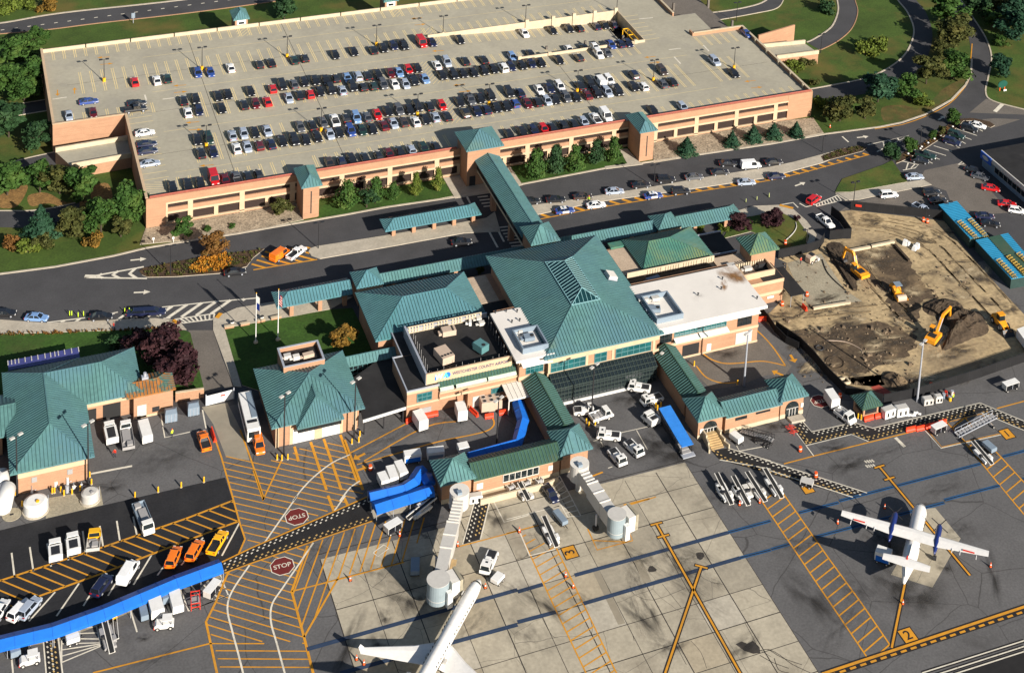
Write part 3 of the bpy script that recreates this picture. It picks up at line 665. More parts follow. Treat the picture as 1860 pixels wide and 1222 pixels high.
for s in([(620,265),(510,655)],[(770,225),(675,610)]):aw.strip(GS('L',s),.22,Z2+.022)
for s in([(296,970),(325,1300)],[(400,965),(440,1300)]):aw.strip(GS('A4',s),.22,Z2+.022)
lines(ay,'D3',([(170,940),(380,885),(1170,690)],[(1670,550),(1990,465)]),.28,Z2)
lines(aw,'D3',([(1160,700),(1275,830),(1700,735),(1560,578),(1310,640)],),.22,Z2+.003)
lines(ay,'D3',([(1168,690),(1282,822),(1695,727),(1560,588),(1320,648)],),.2,Z2+.003)
lines(ay,'D3',([(1310,640),(1450,790)],[(1440,610),(1500,680)],[(1350,690),(1440,620)],[(1390,720),(1480,650)]),.3,Z2+.003)
lines(aw,'D3',([(955,755),(1020,820)],),.7,Z2)
def lane(t,left,right,p,q,gap,w):
 l,r=GS(t,left),GS(t,right);ay.strip(l,w,Z2+.004);ay.strip(r,w,Z2+.004);hatch(ay,l+r[::-1],G(t,*p),G(t,*q),gap,w,Z2+.006)
lane('C4',[(90,250),(345,800),(590,1310)],[(345,365),(550,790),(800,1310)],(250,605),(412,510),1.75,.24)
aw.strip(GS('C4',[(90,250),(160,415),(335,370)]),.25,Z2+.008)
lane('D4',[(-20,-12),(370,570),(740,1115)],[(150,-30),(480,440),(700,740),(915,1055)],(230,365),(362,265),1.85,.27)
lane('D3',[(1450,800),(1780,1200),(1990,1450)],[(1640,830),(1860,1070),(2100,1330)],(1640,1035),(1745,950),1.95,.27)
ladder(aw,GS('M',[(0,420),(100,610),(210,810)]),GS('M',[(110,300),(240,540),(370,790)]),8,.2,Z2+.004,skew=0)
aw.strip(GS('M',[(0,705),(110,670)]),.2,Z2);aw.strip(GS('L',[(780,225),(895,450),(1120,385)]),.25,Z2)
aw.strip(GS('C4',[(0,165),(370,70)]),.2,Z2)
lines(ay,'C4',([(-1,262),(220,205)],[(560,230),(625,375),(870,310),(840,240)],[(600,310),(830,320)],[(750,95),(1030,10)]),.25,Z2)
ay.strip(GS('B4',[(1405,355),(1822,245)]),.25,Z2);ay.strip(GS('M',[(500,310),(645,255)]),.35,Z2);ay.strip(GS('M',[(900,660),(1222,580)]),.3,Z2)
ladder(aw,GS('A4',[(490,895),(425,1000),(425,1150)]),GS('A4',[(655,860),(690,1010),(690,1040)]),7,.22,Z2)
ladder(aw,GS('A4',[(1240,640),(1300,795),(1320,790)]),GS('A4',[(1510,530),(1575,690),(1580,685)]),4,.22,Z2)
lines(aw,'A4',([(895,775),(945,940)],[(1030,800),(1060,900)],[(1150,750),(1190,850)],[(1480,720),(1575,690)],[(1360,580),(1500,700)],[(80,1120),(90,1222)]),.25,Z2)
aw.strip(GS('B4',[(825,395),(900,340),(935,365),(860,420),(825,395)]),.2,Z2+.02)
lines(aw,'X',([(520,895),(840,825)],[(710,865),(830,1080)],[(230,985),(300,970),(340,1040)]),.16,Z2)
lines(aw,'C3',([(715,970),(745,960)],[(1615,805),(1640,850),(1800,820)]),.2,Z2)
def leadin(t,p,q,bars):
 for mb,w,z in((ab,.78,Z2+.026),(ay,.36,Z2+.03)):
  mb.strip(GS(t,[p,q]),w,z)
 a,d=G(t,*p),(G(t,*q)-G(t,*p)).normalized();n=Ve((-d.y,d.x,0))
 for k in bars:
  c=a+d*k
  ab.strip([c-n*1.25,c+n*1.25],.75,Z2+.027);ay.strip([c-n*1.1,c+n*1.1],.36,Z2+.031)
leadin('D3',(838,955),(1480,1725),(0.2,3.6));leadin('D4',(1000,610),(910,1050),());leadin('C4',(1030,190),(1665,1320),(0.2,3.3));leadin('C4',(1345,485),(1065,1310),(0.2,))
for segs,navy in(((('B4',(370,1060),(1822,650)),('C4',(76,664),(250,613)),('C4',(470,550),(1530,255)),('B4',(600,1225),(1822,890)),('C4',(76,873),(340,803)),('C4',(530,745),(1610,430))),True),((('C4',(1530,255),(1822,175)),('D4',(270,120),(545,49)),('D3',(560,1202),(1555,940)),('D3',(1710,890),(2050,800)),('C4',(1610,430),(1822,375)),('D4',(80,372),(205,335)),('D4',(390,285),(1272,50)),('D3',(1300,1195),(1690,1092)),('D3',(1850,1048),(2050,995))),False)):
 bl=MB();bk=MB()
 for t,p,q in segs:
  g=GS(t,[p,q]);d=(g[1]-g[0]).normalized();n=Ve((-d.y,d.x,0))
  bk.strip(g,.8 if navy else .66,Z2+.012)
  for s in(-1,1):bl.strip([g[0]+n*s*.22,g[1]+n*s*.22],.22,Z2+.016)
 bk.build('taxi_marking',M.navy_line if navy else M.black_line,apron,W=0);bl.build('taxi_marking',mat('faded_blue',(.02,.042,.085),.8,.2,.5)if navy else M.blue_line,apron,W=0)
g=GS('D4',[(430,1230),(1822,768),(2000,710)]);ab.strip(g,1.0,Z2+.026);ay.strip(g,.5,Z2+.032)
g=GS('D4',[(480,1242),(1900,775)]);ab.strip(g,.9,Z2+.027)
for k in range(22):
 t=k/21;a=g[0].lerp(g[1],t);d=(g[1]-g[0]).normalized();ay.strip([a,a+d*1.1],.4,Z2+.032)
for s in([(1120,1222),(1822,1000)],[(1200,1240),(1822,1040)],[(1340,1230),(1822,1075)]):
 g=GS('D4',s);ab.strip(g,.75,Z2+.005);aw.strip(g,.22,Z2+.009)
ab.face([(p.x,p.y,Z2)for p in GS('D4',[(1400,1222),(1822,1090),(1900,1300),(1400,1300)])][::-1])
for s in([(90,640),(180,750),(280,805),(400,832),(540,822)],[(160,500),(260,570),(400,612),(560,610),(800,588),(950,608),(1080,640)],[(760,245),(860,340),(960,460),(1080,640)]):
 ay.strip(spline(GS('Y',s),4),.3,Z2)
for s in([(680,865),(1100,645)],[(780,920),(1200,685),(1450,640)],[(730,945),(1000,870),(1300,785),(1600,722),(1685,680),(1690,630),(1640,590)]):
 ay.strip(spline(GS('B3',s),4),.3,Z2)
for t,x,y,dx in(('B3',745,888,(-60,30)),('B3',765,975,(60,-20)),('Y',1160,560,(30,50)),('Y',990,720,(-60,-25))):arrow(ay,t,x,y,2.6,dx,Z2,0,2.0)
for t,x,y,s,n_,rz in(('C4',437,392,2.6,'3',90),('D4',1022,965,2.7,'2',0),('D3',1740,730,2.5,'1',0),('D3',335,1115,2.2,'',0)):
 g=G(t,x,y);ab.obox(g.x,g.y,Z2,s*1.0,s*1.15,.020);ay.obox(g.x,g.y,Z2,s*.86,s*1.0,.026)
 if n_:text_mesh('stand_number',n_,s*.95,M.black_line,apron,(g.x,g.y,Z2+.034),(0,0,rad(rz)),bold=.03)
for t,x,y,a_,s in(('B4',300,147,180,1.0),('B4',200,487,0,1.0),('D3',425,500,180,.95)):
 g=G(t,x,y);o_=MB();i_=MB()
 for mb,r_,z in((o_,2.15*s,Z2+.034),(i_,1.98*s,Z2+.040)):
  mb.face([(g.x+r_*cos(pi/8+k*pi/4),g.y+r_*sin(pi/8+k*pi/4),z)for k in range(8)])
 o_.build('stop_marking',M.white_line,apron,W=0);i_.build('stop_marking',M.stop_red,apron,W=0)
 text_mesh('stop_lettering','STOP',1.30*s,M.white_line,apron,(g.x,g.y,Z2+.048),(0,0,rad(a_)),bold=.012,sx=.95)
for i in range(2):
 for k in range(4):
  g=G('D3',745+k*17+i*8,925+i*32+k*-2);aw.obox(g.x,g.y,Z2,.30,.75,.01,.2)
ay.build('apron_marking',M.yellow,apron,W=0);aw.build('apron_marking',M.white_line,apron,W=0);ab.build('apron_marking',M.black_line,apron,W=0)
ax.build('crossing_mat',M.black_line,apron,W=0);adot_w.build('crossing_dots',M.white_line,apron,W=0);adot_y.build('crossing_dots',mat('pale_yellow_dot',(.50,.33,.12),.8,.1,.6),apron,W=0)
tag(kb.build('kerb',[M.kerb,M.brick]),kind='structure')
def ribs(mb,poly,axis,gap,w=.09,h=.13,mat=0):
 poly=[Ve(p)for p in poly]
 n=(poly[1]-poly[0]).cross(poly[2]-poly[0]).normalized()
 if n.z<0:n=-n
 lo,hi=min(p[axis]for p in poly),max(p[axis]for p in poly)
 k=max(1,round((hi-lo)/gap));g=(hi-lo)/k
 for i in range(k+1):
  t=lo+g*i
  t=min(max(t,lo+.03),hi-.03)
  hit=[]
  for a,b in zip(poly,poly[1:]+poly[:1]):
   if(a[axis]-t)*(b[axis]-t)<0:
    hit.append(a.lerp(b,(t-a[axis])/(b[axis]-a[axis])))
  if len(hit)==2 and(hit[0]-hit[1]).length>.3:
   mb.beam(hit[0]+n*h*.3,hit[1]+n*h*.3,w,h,mat,up=n)
def roof(mb,x0,x1,y0,y1,ze,zr,ridge=None,gap=.66,fascia=.22,mat=0):
 """hipped standing-seam roof over a rectangle; ridge = ((ax, ay), (bx, by)) ends (same point: a pyramid)"""
 if ridge is None:
  lx,ly=x1-x0,y1-y0
  if abs(lx-ly)<.8:c=((x0+x1)/2,(y0+y1)/2);ridge=(c,c)
  elif lx>ly:ridge=((x0+ly/2,(y0+y1)/2),(x1-ly/2,(y0+y1)/2))
  else:ridge=(((x0+x1)/2,y0+lx/2),((x0+x1)/2,y1-lx/2))
 A,B=Ve((*ridge[0],zr)),Ve((*ridge[1],zr))
 c00,c10,c11,c01=Ve((x0,y0,ze)),Ve((x1,y0,ze)),Ve((x1,y1,ze)),Ve((x0,y1,ze))
 along_x=abs(A.x-B.x)>=abs(A.y-B.y)
 P=(A-B).length<.01
 if along_x:
  sl=[([c00,c10,B,A]if not P else[c00,c10,A],0),([c11,c01,A,B]if not P else[c11,c01,A],0),([c10,c11,B],1),([c01,c00,A],1)]
  hips=[(c00,A),(c01,A),(c10,B),(c11,B)]
 else:
  sl=[([c10,c11,B,A],1),([c01,c00,A,B],1),([c00,c10,A],0),([c11,c01,B],0)]
  hips=[(c00,A),(c10,A),(c01,B),(c11,B)]
 for p,ax_ in sl:
  mb.face(p,mat);ribs(mb,p,ax_,gap,mat=1)
 for p,q in hips:mb.beam(p+Ve((0,0,.03)),q+Ve((0,0,.05)),.16,.10,mat)
 if not P:mb.beam(A+Ve((0,0,.05)),B+Ve((0,0,.05)),.2,.10,mat)
 f=fascia
 mb.face([c00,c01,c11,c10][::1],mat)
 for a,b in((c00,c10),(c10,c11),(c11,c01),(c01,c00)):
  dn=Ve((0,0,-f));mb.face([a+dn,b+dn,b,a],mat)
 dn=Ve((0,0,-f));mb.face([c00+dn,c01+dn,c11+dn,c10+dn],mat)
def gable(mb,x0,x1,y0,y1,ze,zr,axis,hip0=False,hip1=False,gap=.66,mat=0):
 """ridge along axis (0 = x, 1 = y); ends square or hipped"""
 if axis==0:
  h=(y1-y0)/2;yc=(y0+y1)/2
  roof(mb,x0,x1,y0,y1,ze,zr,((x0+(h if hip0 else .02),yc),(x1-(h if hip1 else .02),yc)),gap,mat=mat)
 else:
  h=(x1-x0)/2;xc=(x0+x1)/2
  roof(mb,x0,x1,y0,y1,ze,zr,((xc,y0+(h if hip0 else .02)),(xc,y1-(h if hip1 else .02))),gap,mat=mat)
def window(parent,x0,x1,z0,z1,y,nx=3,nz=2,glass='teal_glass',fr='mullion',face='-y',name='window',d=0.0):
 """glazing with its frame; the frame is a sub-part"""
 a,f=MB(),MB()
 def bx(mb,u0,u1,w0,w1,o0,o1):
  if face=='-y':mb.box(u0,u1,y-o1,y-o0,w0,w1)
  elif face=='-x':mb.box(y-o1,y-o0,u0,u1,w0,w1)
  elif face=='+x':mb.box(y+o0,y+o1,u0,u1,w0,w1)
 bx(a,x0,x1,z0,z1,-.05,.03)
 for i in range(nx+1):
  u=x0+(x1-x0)*i/nx;bx(f,u-.05,u+.05,z0-.05,z1+.05,.03,.10)
 for i in range(nz+1):
  u=z0+(z1-z0)*i/nz;bx(f,x0-.05,x1+.05,u-.05,u+.05,.03,.095)
 g=a.build(name,M[glass],parent);c=f.build('window_frame',M[fr]if isinstance(fr,str)else fr,None,W=0)
 for v in c.data.vertices:v.co-=parent.location
 c.parent=g
 return g
def each(name,m,parent,*bx):
 for q in bx:b=MB();b.box(*q);b.build(name,m,parent)
def plate(parent,name,x0,x1,z0,z1,y,m,t=.05):
 b=MB();b.box(x0,x1,y-t,y+.03,z0,z1);return b.build(name,m,parent)
gar=thing('parking_garage','long pink brick parking garage with cars on its open roof deck','parking garage',(86,0,0))
DZ,PZ=6.2,7.2
def deckz(x,y):
 if 42.0<y<61.7 and x>86:return DZ-min(1,(x-86)/55.0)*2.8
 return DZ
b=MB()
TW=[(33.6,38.4),(73.4,83.2),(118.4,123.2)]
b.box(0,4.4,0,.45,0,PZ);b.box(165.5,172.9,0,.45,0,PZ)
b.box(4.4,165.5,.05,.45,5.55,PZ);b.box(4.4,165.5,.05,.45,3.25,4.15);b.box(4.4,165.5,.05,.45,0,.45)
b.box(-.02,.4,.45,40.6,0,PZ);b.box(-17.0,-.02,40.6,41.0,0,PZ);b.box(-17.0,-16.6,41,82.2,0,PZ)
b.box(172.5,172.9,.45,41.2,0,PZ);b.box(157,172.5,41.2,41.6,0,PZ);b.box(156.6,157,41.2,43.5,0,PZ);b.box(156.6,157,55,82.2,0,PZ)
b.box(-16.6,156.6,82.2,82.5,0,6.1)
b.build('brick_wall',M.brick,gar)
b=MB()
b.box(4.3,165.6,-.06,.40,5.20,5.60);b.box(4.3,165.6,-.06,.40,2.75,3.28);b.box(4.4,165.5,-.03,.42,.42,.62)
cols=[4.4]+[9.2+11.7*i for i in range(14)]
sc_=MB();sc_.box(4.6,165.4,.40,.46,.5,2.8);sc_.box(4.6,165.4,.40,.46,4.1,5.25);sc_.build('added_shade_panel',mat('opening_shade_brown',(.030,.018,.014),.8,.15,.5),gar)  # added brown panels keep the open bays dark, standing in for interior shade
for i,c in enumerate(cols[1:]):
 b.box(c,c+1.15,-.03,.42,.0,5.25)
 if c+6<165:b.box(c+5.9,c+6.85,-.02,.41,.5,2.8)
b.box(4.35,4.75,-.03,.42,.0,5.25)
for y0,y1,x in((0.5,41,-.12),(41,82.5,-17.08)):
 b.box(x,x+.62,y0,y1,PZ,PZ+.12)
b.box(-17.08,0,40.5,41.1,PZ,PZ+.12)
b.build('precast_band',M.band,gar)
b=MB()
for i in range(15):
 x0=-17+11.6*i;x1=min(156.9,x0+11.3)
 if x0<156:b.box(x0,x1,82.0,82.35,6.1,7.15)
b.box(83.9,141.9,61.6,61.9,3.2,7.05);b.box(104,141.9,41.75,42.05,3.2,6.95);b.box(141.6,141.9,42.05,61.6,3.2,6.95)
for x in(113.4,121.5,128.0,134.5,141.2):b.box(x-.5,x+.5,61.3,62.1,3.2,7.9)
for x in(104.2,113,139):b.box(x-.5,x+.5,41.5,42.2,3.2,7.3)
for x in(172.35,156.5):
 for y in range(4,40 if x>160 else 0,7):b.box(x-.25,x+.1,y,y+.7,DZ,PZ+.1)
b.box(172.40,173.0,.4,41.6,PZ,PZ+.14);b.box(157,172.4,41.1,41.7,PZ,PZ+.14);b.box(156.5,157.1,55,82.2,PZ,PZ+.14)
b.build('parapet',M.stone,gar)
b=MB()
for x0,x1,y0,y1 in((.4,172.5,.45,41.2),(-16.6,86,41.2,82.0),(86,156.6,61.9,82.0),(141.9,156.6,41.2,61.9),(86,141.9,41.2,41.75)):
 b.box(x0,x1,y0,y1,DZ-.5,DZ)
b.box(156.6,164,43.5,55,DZ-.6,DZ-.05)
deck=b.build('roof_deck',M.deck,gar)
b=MB();v=[(86,41.75,DZ),(137.6,41.75,DZ-2.63),(137.6,61.6,DZ-2.63),(86,61.6,DZ)]
b.face(v);b.face([(p[0],p[1],p[2]-.4)for p in v][::-1]);b.build('ramp',M.deck,gar)
b=MB()
for q in((.4,137.6,.46,81.9),(141.6,172.4,.46,81.9),(137.6,141.6,.46,41.75),(137.6,141.6,61.6,81.9)):b.box(*q,2.85,3.25)
b.box(.4,172.4,.46,81.9,.06,.12)
for i in range(15):
 for y in(16,32,48,64):b.box(9.3+11.7*i-.3,9.3+11.7*i+.3,y,y+.6,.1,5.7)
b.build('lower_floor',M.lot,gar)
b=MB()
for x0,x1 in((.8,33.4),(38.6,73.2),(83.4,118.2),(123.4,172.6)):
 b.tube((x0,.25,PZ+.42),(x1,.25,PZ+.42),.16);b.tube((x0,.25,PZ+.12),(x1,.25,PZ+.12),.08)
 n=int((x1-x0)/3.9)
 for i in range(n+1):b.box(x0+(x1-x0)*i/n-.05,x0+(x1-x0)*i/n+.05,.2,.3,PZ,PZ+.42)
b.build('guard_rail',M.rail,gar)
b=MB()
for y in(43,47,51):b.beam((139.0,y,6.3),(140.6,y,6.3),.2,.2)
for x in(139.0,140.6):b.beam((x,43,6.3),(x,51,6.3),.2,.2);b.beam((x,43,3),(x,43,6.3),.2,.2);b.beam((x,51,3),(x,51,6.3),.2,.2)
b.build('void_railing',M.yellowp,gar)
b=MB()
def stalls(x0,x1,y0,y1,pitch=2.72,skip=()):
 n=int(round((x1-x0)/pitch))
 for i in range(n+1):
  x=x0+i*pitch
  if any(a<x<c for a,c in skip):continue
  for dx in(-.24,.24):
   z0,z1=deckz(x+dx,y0)+.012,deckz(x+dx,y1)+.012
   b.face([(x+dx-.1,y0,z0),(x+dx+.1,y0,z0),(x+dx+.1,y1,z1),(x+dx-.1,y1,z1)])
stalls(-14.0,155,77.0,82.0)
stalls(-8.4,84,56.2,68.2);stalls(86.8,139,62.2,68.2);stalls(86.8,139,56.2,61.4)
HT=[(77.6,80.8)]
stalls(13.8,85,35.3,48.6,skip=HT);stalls(86,139,35.3,41.5,skip=HT);stalls(87,139,42.3,48.2)
stalls(13.9,162,14.0,27.0,skip=[(74.8,80)]+[(145,150)])
stalls(5.4,32,3.2,9.2);stalls(40,72,3.2,9.2);stalls(85,117,3.2,9.2);stalls(125.5,170,3.2,6.2)
stalls(157,169,34.5,40.6);stalls(-12,6,41.3,46.5)
for i in range(14):
 y=10+i*2.72
 if i in(9,):continue
 b.strip([Ve((.6,y)),Ve((6.3,y))],.18,DZ+.012)
for i in range(7):b.strip([Ve((142.2,43+i*2.6)),Ve((147,43+i*2.6))],.18,DZ+.012)
for x0,x1,y0,y1 in((77.7,80.7,35.3,48.2),(75.0,79.8,14,27),(.8,5.2,3.2,8.5),(78,81,77,82),(34,38,77,82),(83,86.5,56.5,67.5)):
 hatch(b,[(x0,y0),(x1,y0),(x1,y1),(x0,y1)],(x0,y0),(x0+1,y0+1.2 if x0>1 else y0-.35),.95,.16,DZ+.013)
for y in(72.0,52,31,11.4):b.strip([Ve((8,y)),Ve((84 if 42<y<62 else 150,y))],.12,DZ+.012)
b.build('stall_line',M.deck_line,None,W=0)
o=bpy.data.objects['stall_line'];
for v in o.data.vertices:v.co-=gar.location
o.parent=deck
def onto_deck(mb,nm,m_):
 o=mb.build(nm,m_,None,W=0)
 for v in o.data.vertices:v.co-=gar.location
 o.parent=deck
for t,x,y,dx in(('A1',730,405,(-100,5)),('A1',750,452,(100,-10)),('A1',1265,603,(-100,8)),('A1',1270,650,(100,-10)),('A1',1355,862,(-100,10)),('A1',1375,914,(100,-6)),('A1',1455,1165,(-100,10)),('A1',405,655,(0,50)),('A1',525,640,(0,-50)),('B1',1150,130,(-100,10)),('B1',1175,175,(100,-10)),('B1',1300,360,(-100,5)),('B1',1450,598,(-100,12)),('B1',1490,645,(100,-10)),('C1',1010,403,(-100,10)),('C1',1045,442,(100,-10)),('C1',1715,572,(-100,12)),('C1',1760,618,(100,-10))):
 g=G(t,x,y,DZ);d=G(t,x+dx[0],y+dx[1],DZ)-g;d=Ve((d.x,d.y)).normalized();n=Ve((-d.y,d.x))
 p=lambda a,q:(g.x+d.x*a+n.x*q,g.y+d.y*a+n.y*q,DZ+.014)
 b=MB();b.face([p(-1.6,-.13),p(.5,-.13),p(.5,.13),p(-1.6,.13)]);b.face([p(.5,-.55),p(1.7,0),p(.5,.55)]);onto_deck(b,'deck_arrow',M.yellow)
for t,s in(('A1',[(370,700),(470,685)]),('A1',[(1145,700),(1240,688)]),('A1',[(1018,668),(1030,705)]),('C1',[(935,135),(1030,127)]),('C1',[(1142,352),(1228,342)]),('C1',[(1180,402),(1225,450)]),('C1',[(1385,320),(1425,362)])):
 b=MB();b.strip(GS(t,s,DZ),.4,DZ+.014);onto_deck(b,'stop_line',M.white_line)
b=MB()
for y in(62.0,41.5,20.6):b.strip([Ve((-12 if y>50 else 3,y)),Ve((84 if y>30 else 170,y))],.09,DZ+.010)
for x in(47.0,113.5,21):b.strip([Ve((x,.6)),Ve((x,40.9 if x>86 else 81.8))],.11,DZ+.011)
o=b.build('deck_joint',M.joint,None,W=0)
for v in o.data.vertices:v.co-=gar.location
o.parent=deck
for x0,x1,y0,ze in((34.1,37.8,-7.2,8.4),(119.0,122.8,-7.5,8.4)):
 b=MB();b.box(x0,x1,y0,-.1,0,ze-.1)
 tw=b.build('stair_tower',M.brick,gar)
 for nm,mm,mb in(('roof',[M.green,M.seam],None),('slot_window',M.dark,None)):
  mb=MB()
  if nm=='roof':roof(mb,x0-.6,x1+.6,y0-.7,1.2,ze,ze+1.7)
  else:mb.box((x0+x1)/2-.13,(x0+x1)/2+.13,y0-.03,y0+.05,1.2,ze-1.6)
  o=mb.build(nm,mm,gar);o.parent=tw
for x0 in(34.4,77.4):
 b=MB();b.box(x0,x0+3.5,83.4,89,0,8.4);tw=b.build('stair_head',M.brick,gar)
 mb=MB();roof(mb,x0-.5,x0+4.0,83.0,89.5,8.4,10.2);o=mb.build('roof',[M.green,M.seam],gar);o.parent=tw
 mb=MB();mb.box(x0+.5,x0+3.0,83.3,83.5,6.3,8.1);o=mb.build('door',M.white,gar);o.parent=tw
 mb=MB();mb.box(x0+1.0,x0+2.5,83.24,83.32,6.9,7.5);o=mb.build('door_glass',M.glass,gar);o.parent=tw
b=MB()
w1=GS('A1',[(390,1040),(830,965)],4.2);w2=GS('A1',[(505,1150),(862,1085)],4.0)
b.beam((w1[0].x,w1[0].y,3.6),(0,w1[1].y,3.6),.5,1.2);b.beam((w2[0].x,w2[0].y,3.4),(0,w2[1].y,3.4),.4,1.2)
b.build('ramp_wall',M.stone,gar)
b=MB();b.prism([(w2[0].x,w2[0].y),(-.05,w2[1].y),(-.05,w1[1].y),(w1[0].x,w1[0].y)],0.0,3.1,1,0);b.build('entrance_ramp',[M.deck,M.brick],gar)
b=MB()
w1=GS('D1',[(20,312),(320,283)],4.4);w2=GS('D1',[(120,392),(415,355)],4.2)
b.beam((w1[0].x,w1[0].y,3.9),(w1[1].x,w1[1].y,3.9),.5,1.1);b.beam((w2[0].x,w2[0].y,3.7),(w2[1].x,w2[1].y,3.7),.5,1.1)
w3=GS('D1',[(-10,250),(245,175)],5.6)
b.build('ramp_wall',M.stone,gar)
b=MB();b.prism([(w2[0].x,w2[0].y),(w2[1].x,w2[1].y),(w1[1].x,w1[1].y),(w1[0].x,w1[0].y)],0,3.3,1,0);b.build('entrance_ramp',[M.deck,M.brick],gar)
b=MB();b.beam((w3[0].x,w3[0].y,2.8),(w3[1].x,w3[1].y,2.8),.5,5.6);b.build('retaining_wall',M.brick,gar)
br=thing('footbridge','covered footbridge with long green roof and end towers, crossing the road from garage to terminal','footbridge',(79,-20,0))
b=MB();b.box(74.2,82.5,-5.4,2.6,0,9.95);b.build('tower_wall',M.brick,br)
b=MB();roof(b,73.5,83.1,-6.4,3.2,10,12.6);b.build('tower_roof',[M.green,M.seam],br)
b=MB();b.box(76.4,82.1,-45.2,-39.3,0,8.5);b.build('end_tower_wall',M.brick,br)
b=MB();b.box(76.3,82.2,-45.25,-39.25,7.9,8.45);b.build('end_tower_band',M.stone,br)
b=MB();roof(b,75.8,82.7,-46.1,-38.6,8.6,10.8);b.build('end_tower_roof',[M.green,M.seam],br)
b=MB();gable(b,76.1,82.5,-39.4,-5.4,6.6,8.1,1);b.build('bridge_roof',[M.green,M.seam],br)
b=MB();b.box(76.7,81.9,-39.3,-5.4,3.6,4.3);b.build('bridge_floor',M.stone,br)
window(br,-39.2,-5.5,4.35,6.4,76.75,16,2,'glass','dark','-x');window(br,-39.2,-5.5,4.35,6.4,81.85,16,2,'glass','dark','+x')
for y in(-17.6,-30.5):
 each('pier',M.brick,br,(76.5,77.7,y,y+1.2,0,3.6),(80.9,82.1,y,y+1.2,0,3.6))
b=MB();b.box(74.9,76.4,-5.5,-5.4,0,2.6);b.build('doorway',M.dark,br)
def canopy(name,label,x0,x1,y0,y1,ze,zr,hips,m,posts,group=None,z0=.16):
 t=thing(name,label,'canopy',((x0+x1)/2,(y0+y1)/2,0),group=group)
 b=MB();gable(b,x0,x1,y0,y1,ze,zr,0,hips[0],hips[1],.66);b.build('roof',[m,M.seam],t)
 for x,y in posts:
  b=MB();b.obox(x,y,z0,.85,.85,ze-.2-z0);b.build('pier',M.brick,t)
 return t
pp=[G('B2',x,y)for x,y in((985,495),(1127,472),(1270,447),(1410,422),(1545,400))]
canopy('road_canopy','teal roofed shelter on the traffic island left of the footbridge',49.4,72.2,-22.9,-17.8,3.3,4.5,(True,True),M.teal,[(p.x,p.y)for p in pp]+[(p.x,p.y+2.4)for p in pp])
canopy('kerb_canopy','teal canopy with hipped end over the pavement beside the flagpoles',20.9,36.9,-43.2,-37.4,3.3,4.6,(True,False),M.teal,[(24.2,-41.9),(30.2,-42.0),(24.2,-38.8),(30.2,-38.8),(35.5,-42)])
canopy('kerb_canopy','long low green canopy between the square pavilion and the main hall',43.4,76.3,-42.5,-38.2,3.5,4.7,(False,False),M.green,[(46,-42),(53,-42),(60,-42),(46,-39),(53,-39),(60,-39),(72,-42)])
canopy('kerb_canopy','green canopy between the footbridge end tower and the right pavilion',82.4,108.2,-42.3,-37.6,3.5,4.8,(False,False),M.green,[(86,-42),(94,-42),(102,-42),(86,-38.5),(94,-38.5),(102,-38.5)])
canopy('kerb_canopy','green canopy running to a hipped end beside the purple bushes',113.8,130.4,-42.9,-37.4,3.4,4.8,(False,True),M.green,[(118,-42),(126,-42),(118,-38.5),(126,-38.5)])
for x0,lab in((37.6,'square green pyramid roofed pavilion between two teal canopies'),(107.9,'square green pyramid roofed pavilion at the right of the terminal kerb')):
 t=thing('pavilion',lab,'pavilion',(x0+2.9,-40.6,0))
 b=MB();b.box(x0+.5,x0+5.4,-43.2,-38.3,0,4.3);b.build('wall',M.brick,t)
 b=MB();b.box(x0+.3,x0+5.6,-43.5,-43.1,3.7,4.2);b.obox(x0+.4,-43.4,3.6,.5,.5,.75);b.obox(x0+5.5,-43.4,3.6,.5,.5,.75);b.build('cornice',M.stone,t)
 b=MB();roof(b,x0,x0+5.9,-43.7,-37.6,4.6,6.4);b.build('roof',[M['teal' if x0<90 else 'green'],M.seam],t)
ter=thing('terminal_building','airport terminal of brick with hipped green metal roofs and a central skylight','terminal',(78,-66,0))
b=MB()
b.box(66,89.5,-83.4,-48.2,0,8.8)
b.box(37.2,60,-63.2,-47.8,0,5.8);b.box(98,113.8,-58.0,-47.4,0,5.8)
b.box(60.0,66.0,-66,-47.8,0,4.9);b.box(89.5,97.5,-66,-48.2,0,5.4)
b.box(42.2,60,-80.3,-64.9,0,6.9)
b.box(38.1,44.4,-81.2,-70.6,0,6.3);b.box(40.0,42.2,-70.6,-62.9,0,6.3)
b.box(44.4,47.2,-80.2,-75,0,5.0);b.box(47.2,50.2,-80.2,-75,3.6,5.0);b.box(50.2,60.4,-81.7,-78,0,5.0);b.box(47.2,50.2,-81.6,-80.2,3.6,5.0);b.box(44.4,47.2,-81.6,-80.2,3.6,5.0)
b.box(60.4,66.8,-82.3,-66,0,8.9)
b.box(90.0,113.9,-81.4,-66.0,0,8.6)
b.box(113.9,126.0,-70.3,-59.0,0,5.5);b.box(120.9,126.9,-64.3,-58.9,0,8.9)
b.box(114.2,122.0,-55.5,-47.2,0,3.6)
b.build('wall',M.brick,ter)
b=MB()
b.box(65.9,90.05,-83.46,-83.35,7.35,8.8);b.box(65.9,90.05,-83.46,-83.35,4.6,5.25)
for x in(66.0,74.0,79.6,88.6):b.box(x,x+.5,-83.5,-83.3,4.6,7.4)
b.box(38.05,44.5,-81.27,-81.15,2.95,3.35);b.box(38.05,44.5,-81.27,-81.15,5.7,6.2)
b.box(44.5,60.5,-81.78,-81.62,3.5,4.0);b.box(44.5,60.5,-81.78,-81.62,4.7,5.05)
b.box(60.3,66.9,-82.38,-82.25,4.2,5.0);b.box(60.3,66.9,-82.38,-82.25,7.6,8.3)
b.box(89.9,114.0,-81.5,-81.35,3.5,4.1);b.box(89.9,114.0,-81.5,-81.35,0,.5);b.box(89.9,114,-81.5,-81.35,6.9,7.3)
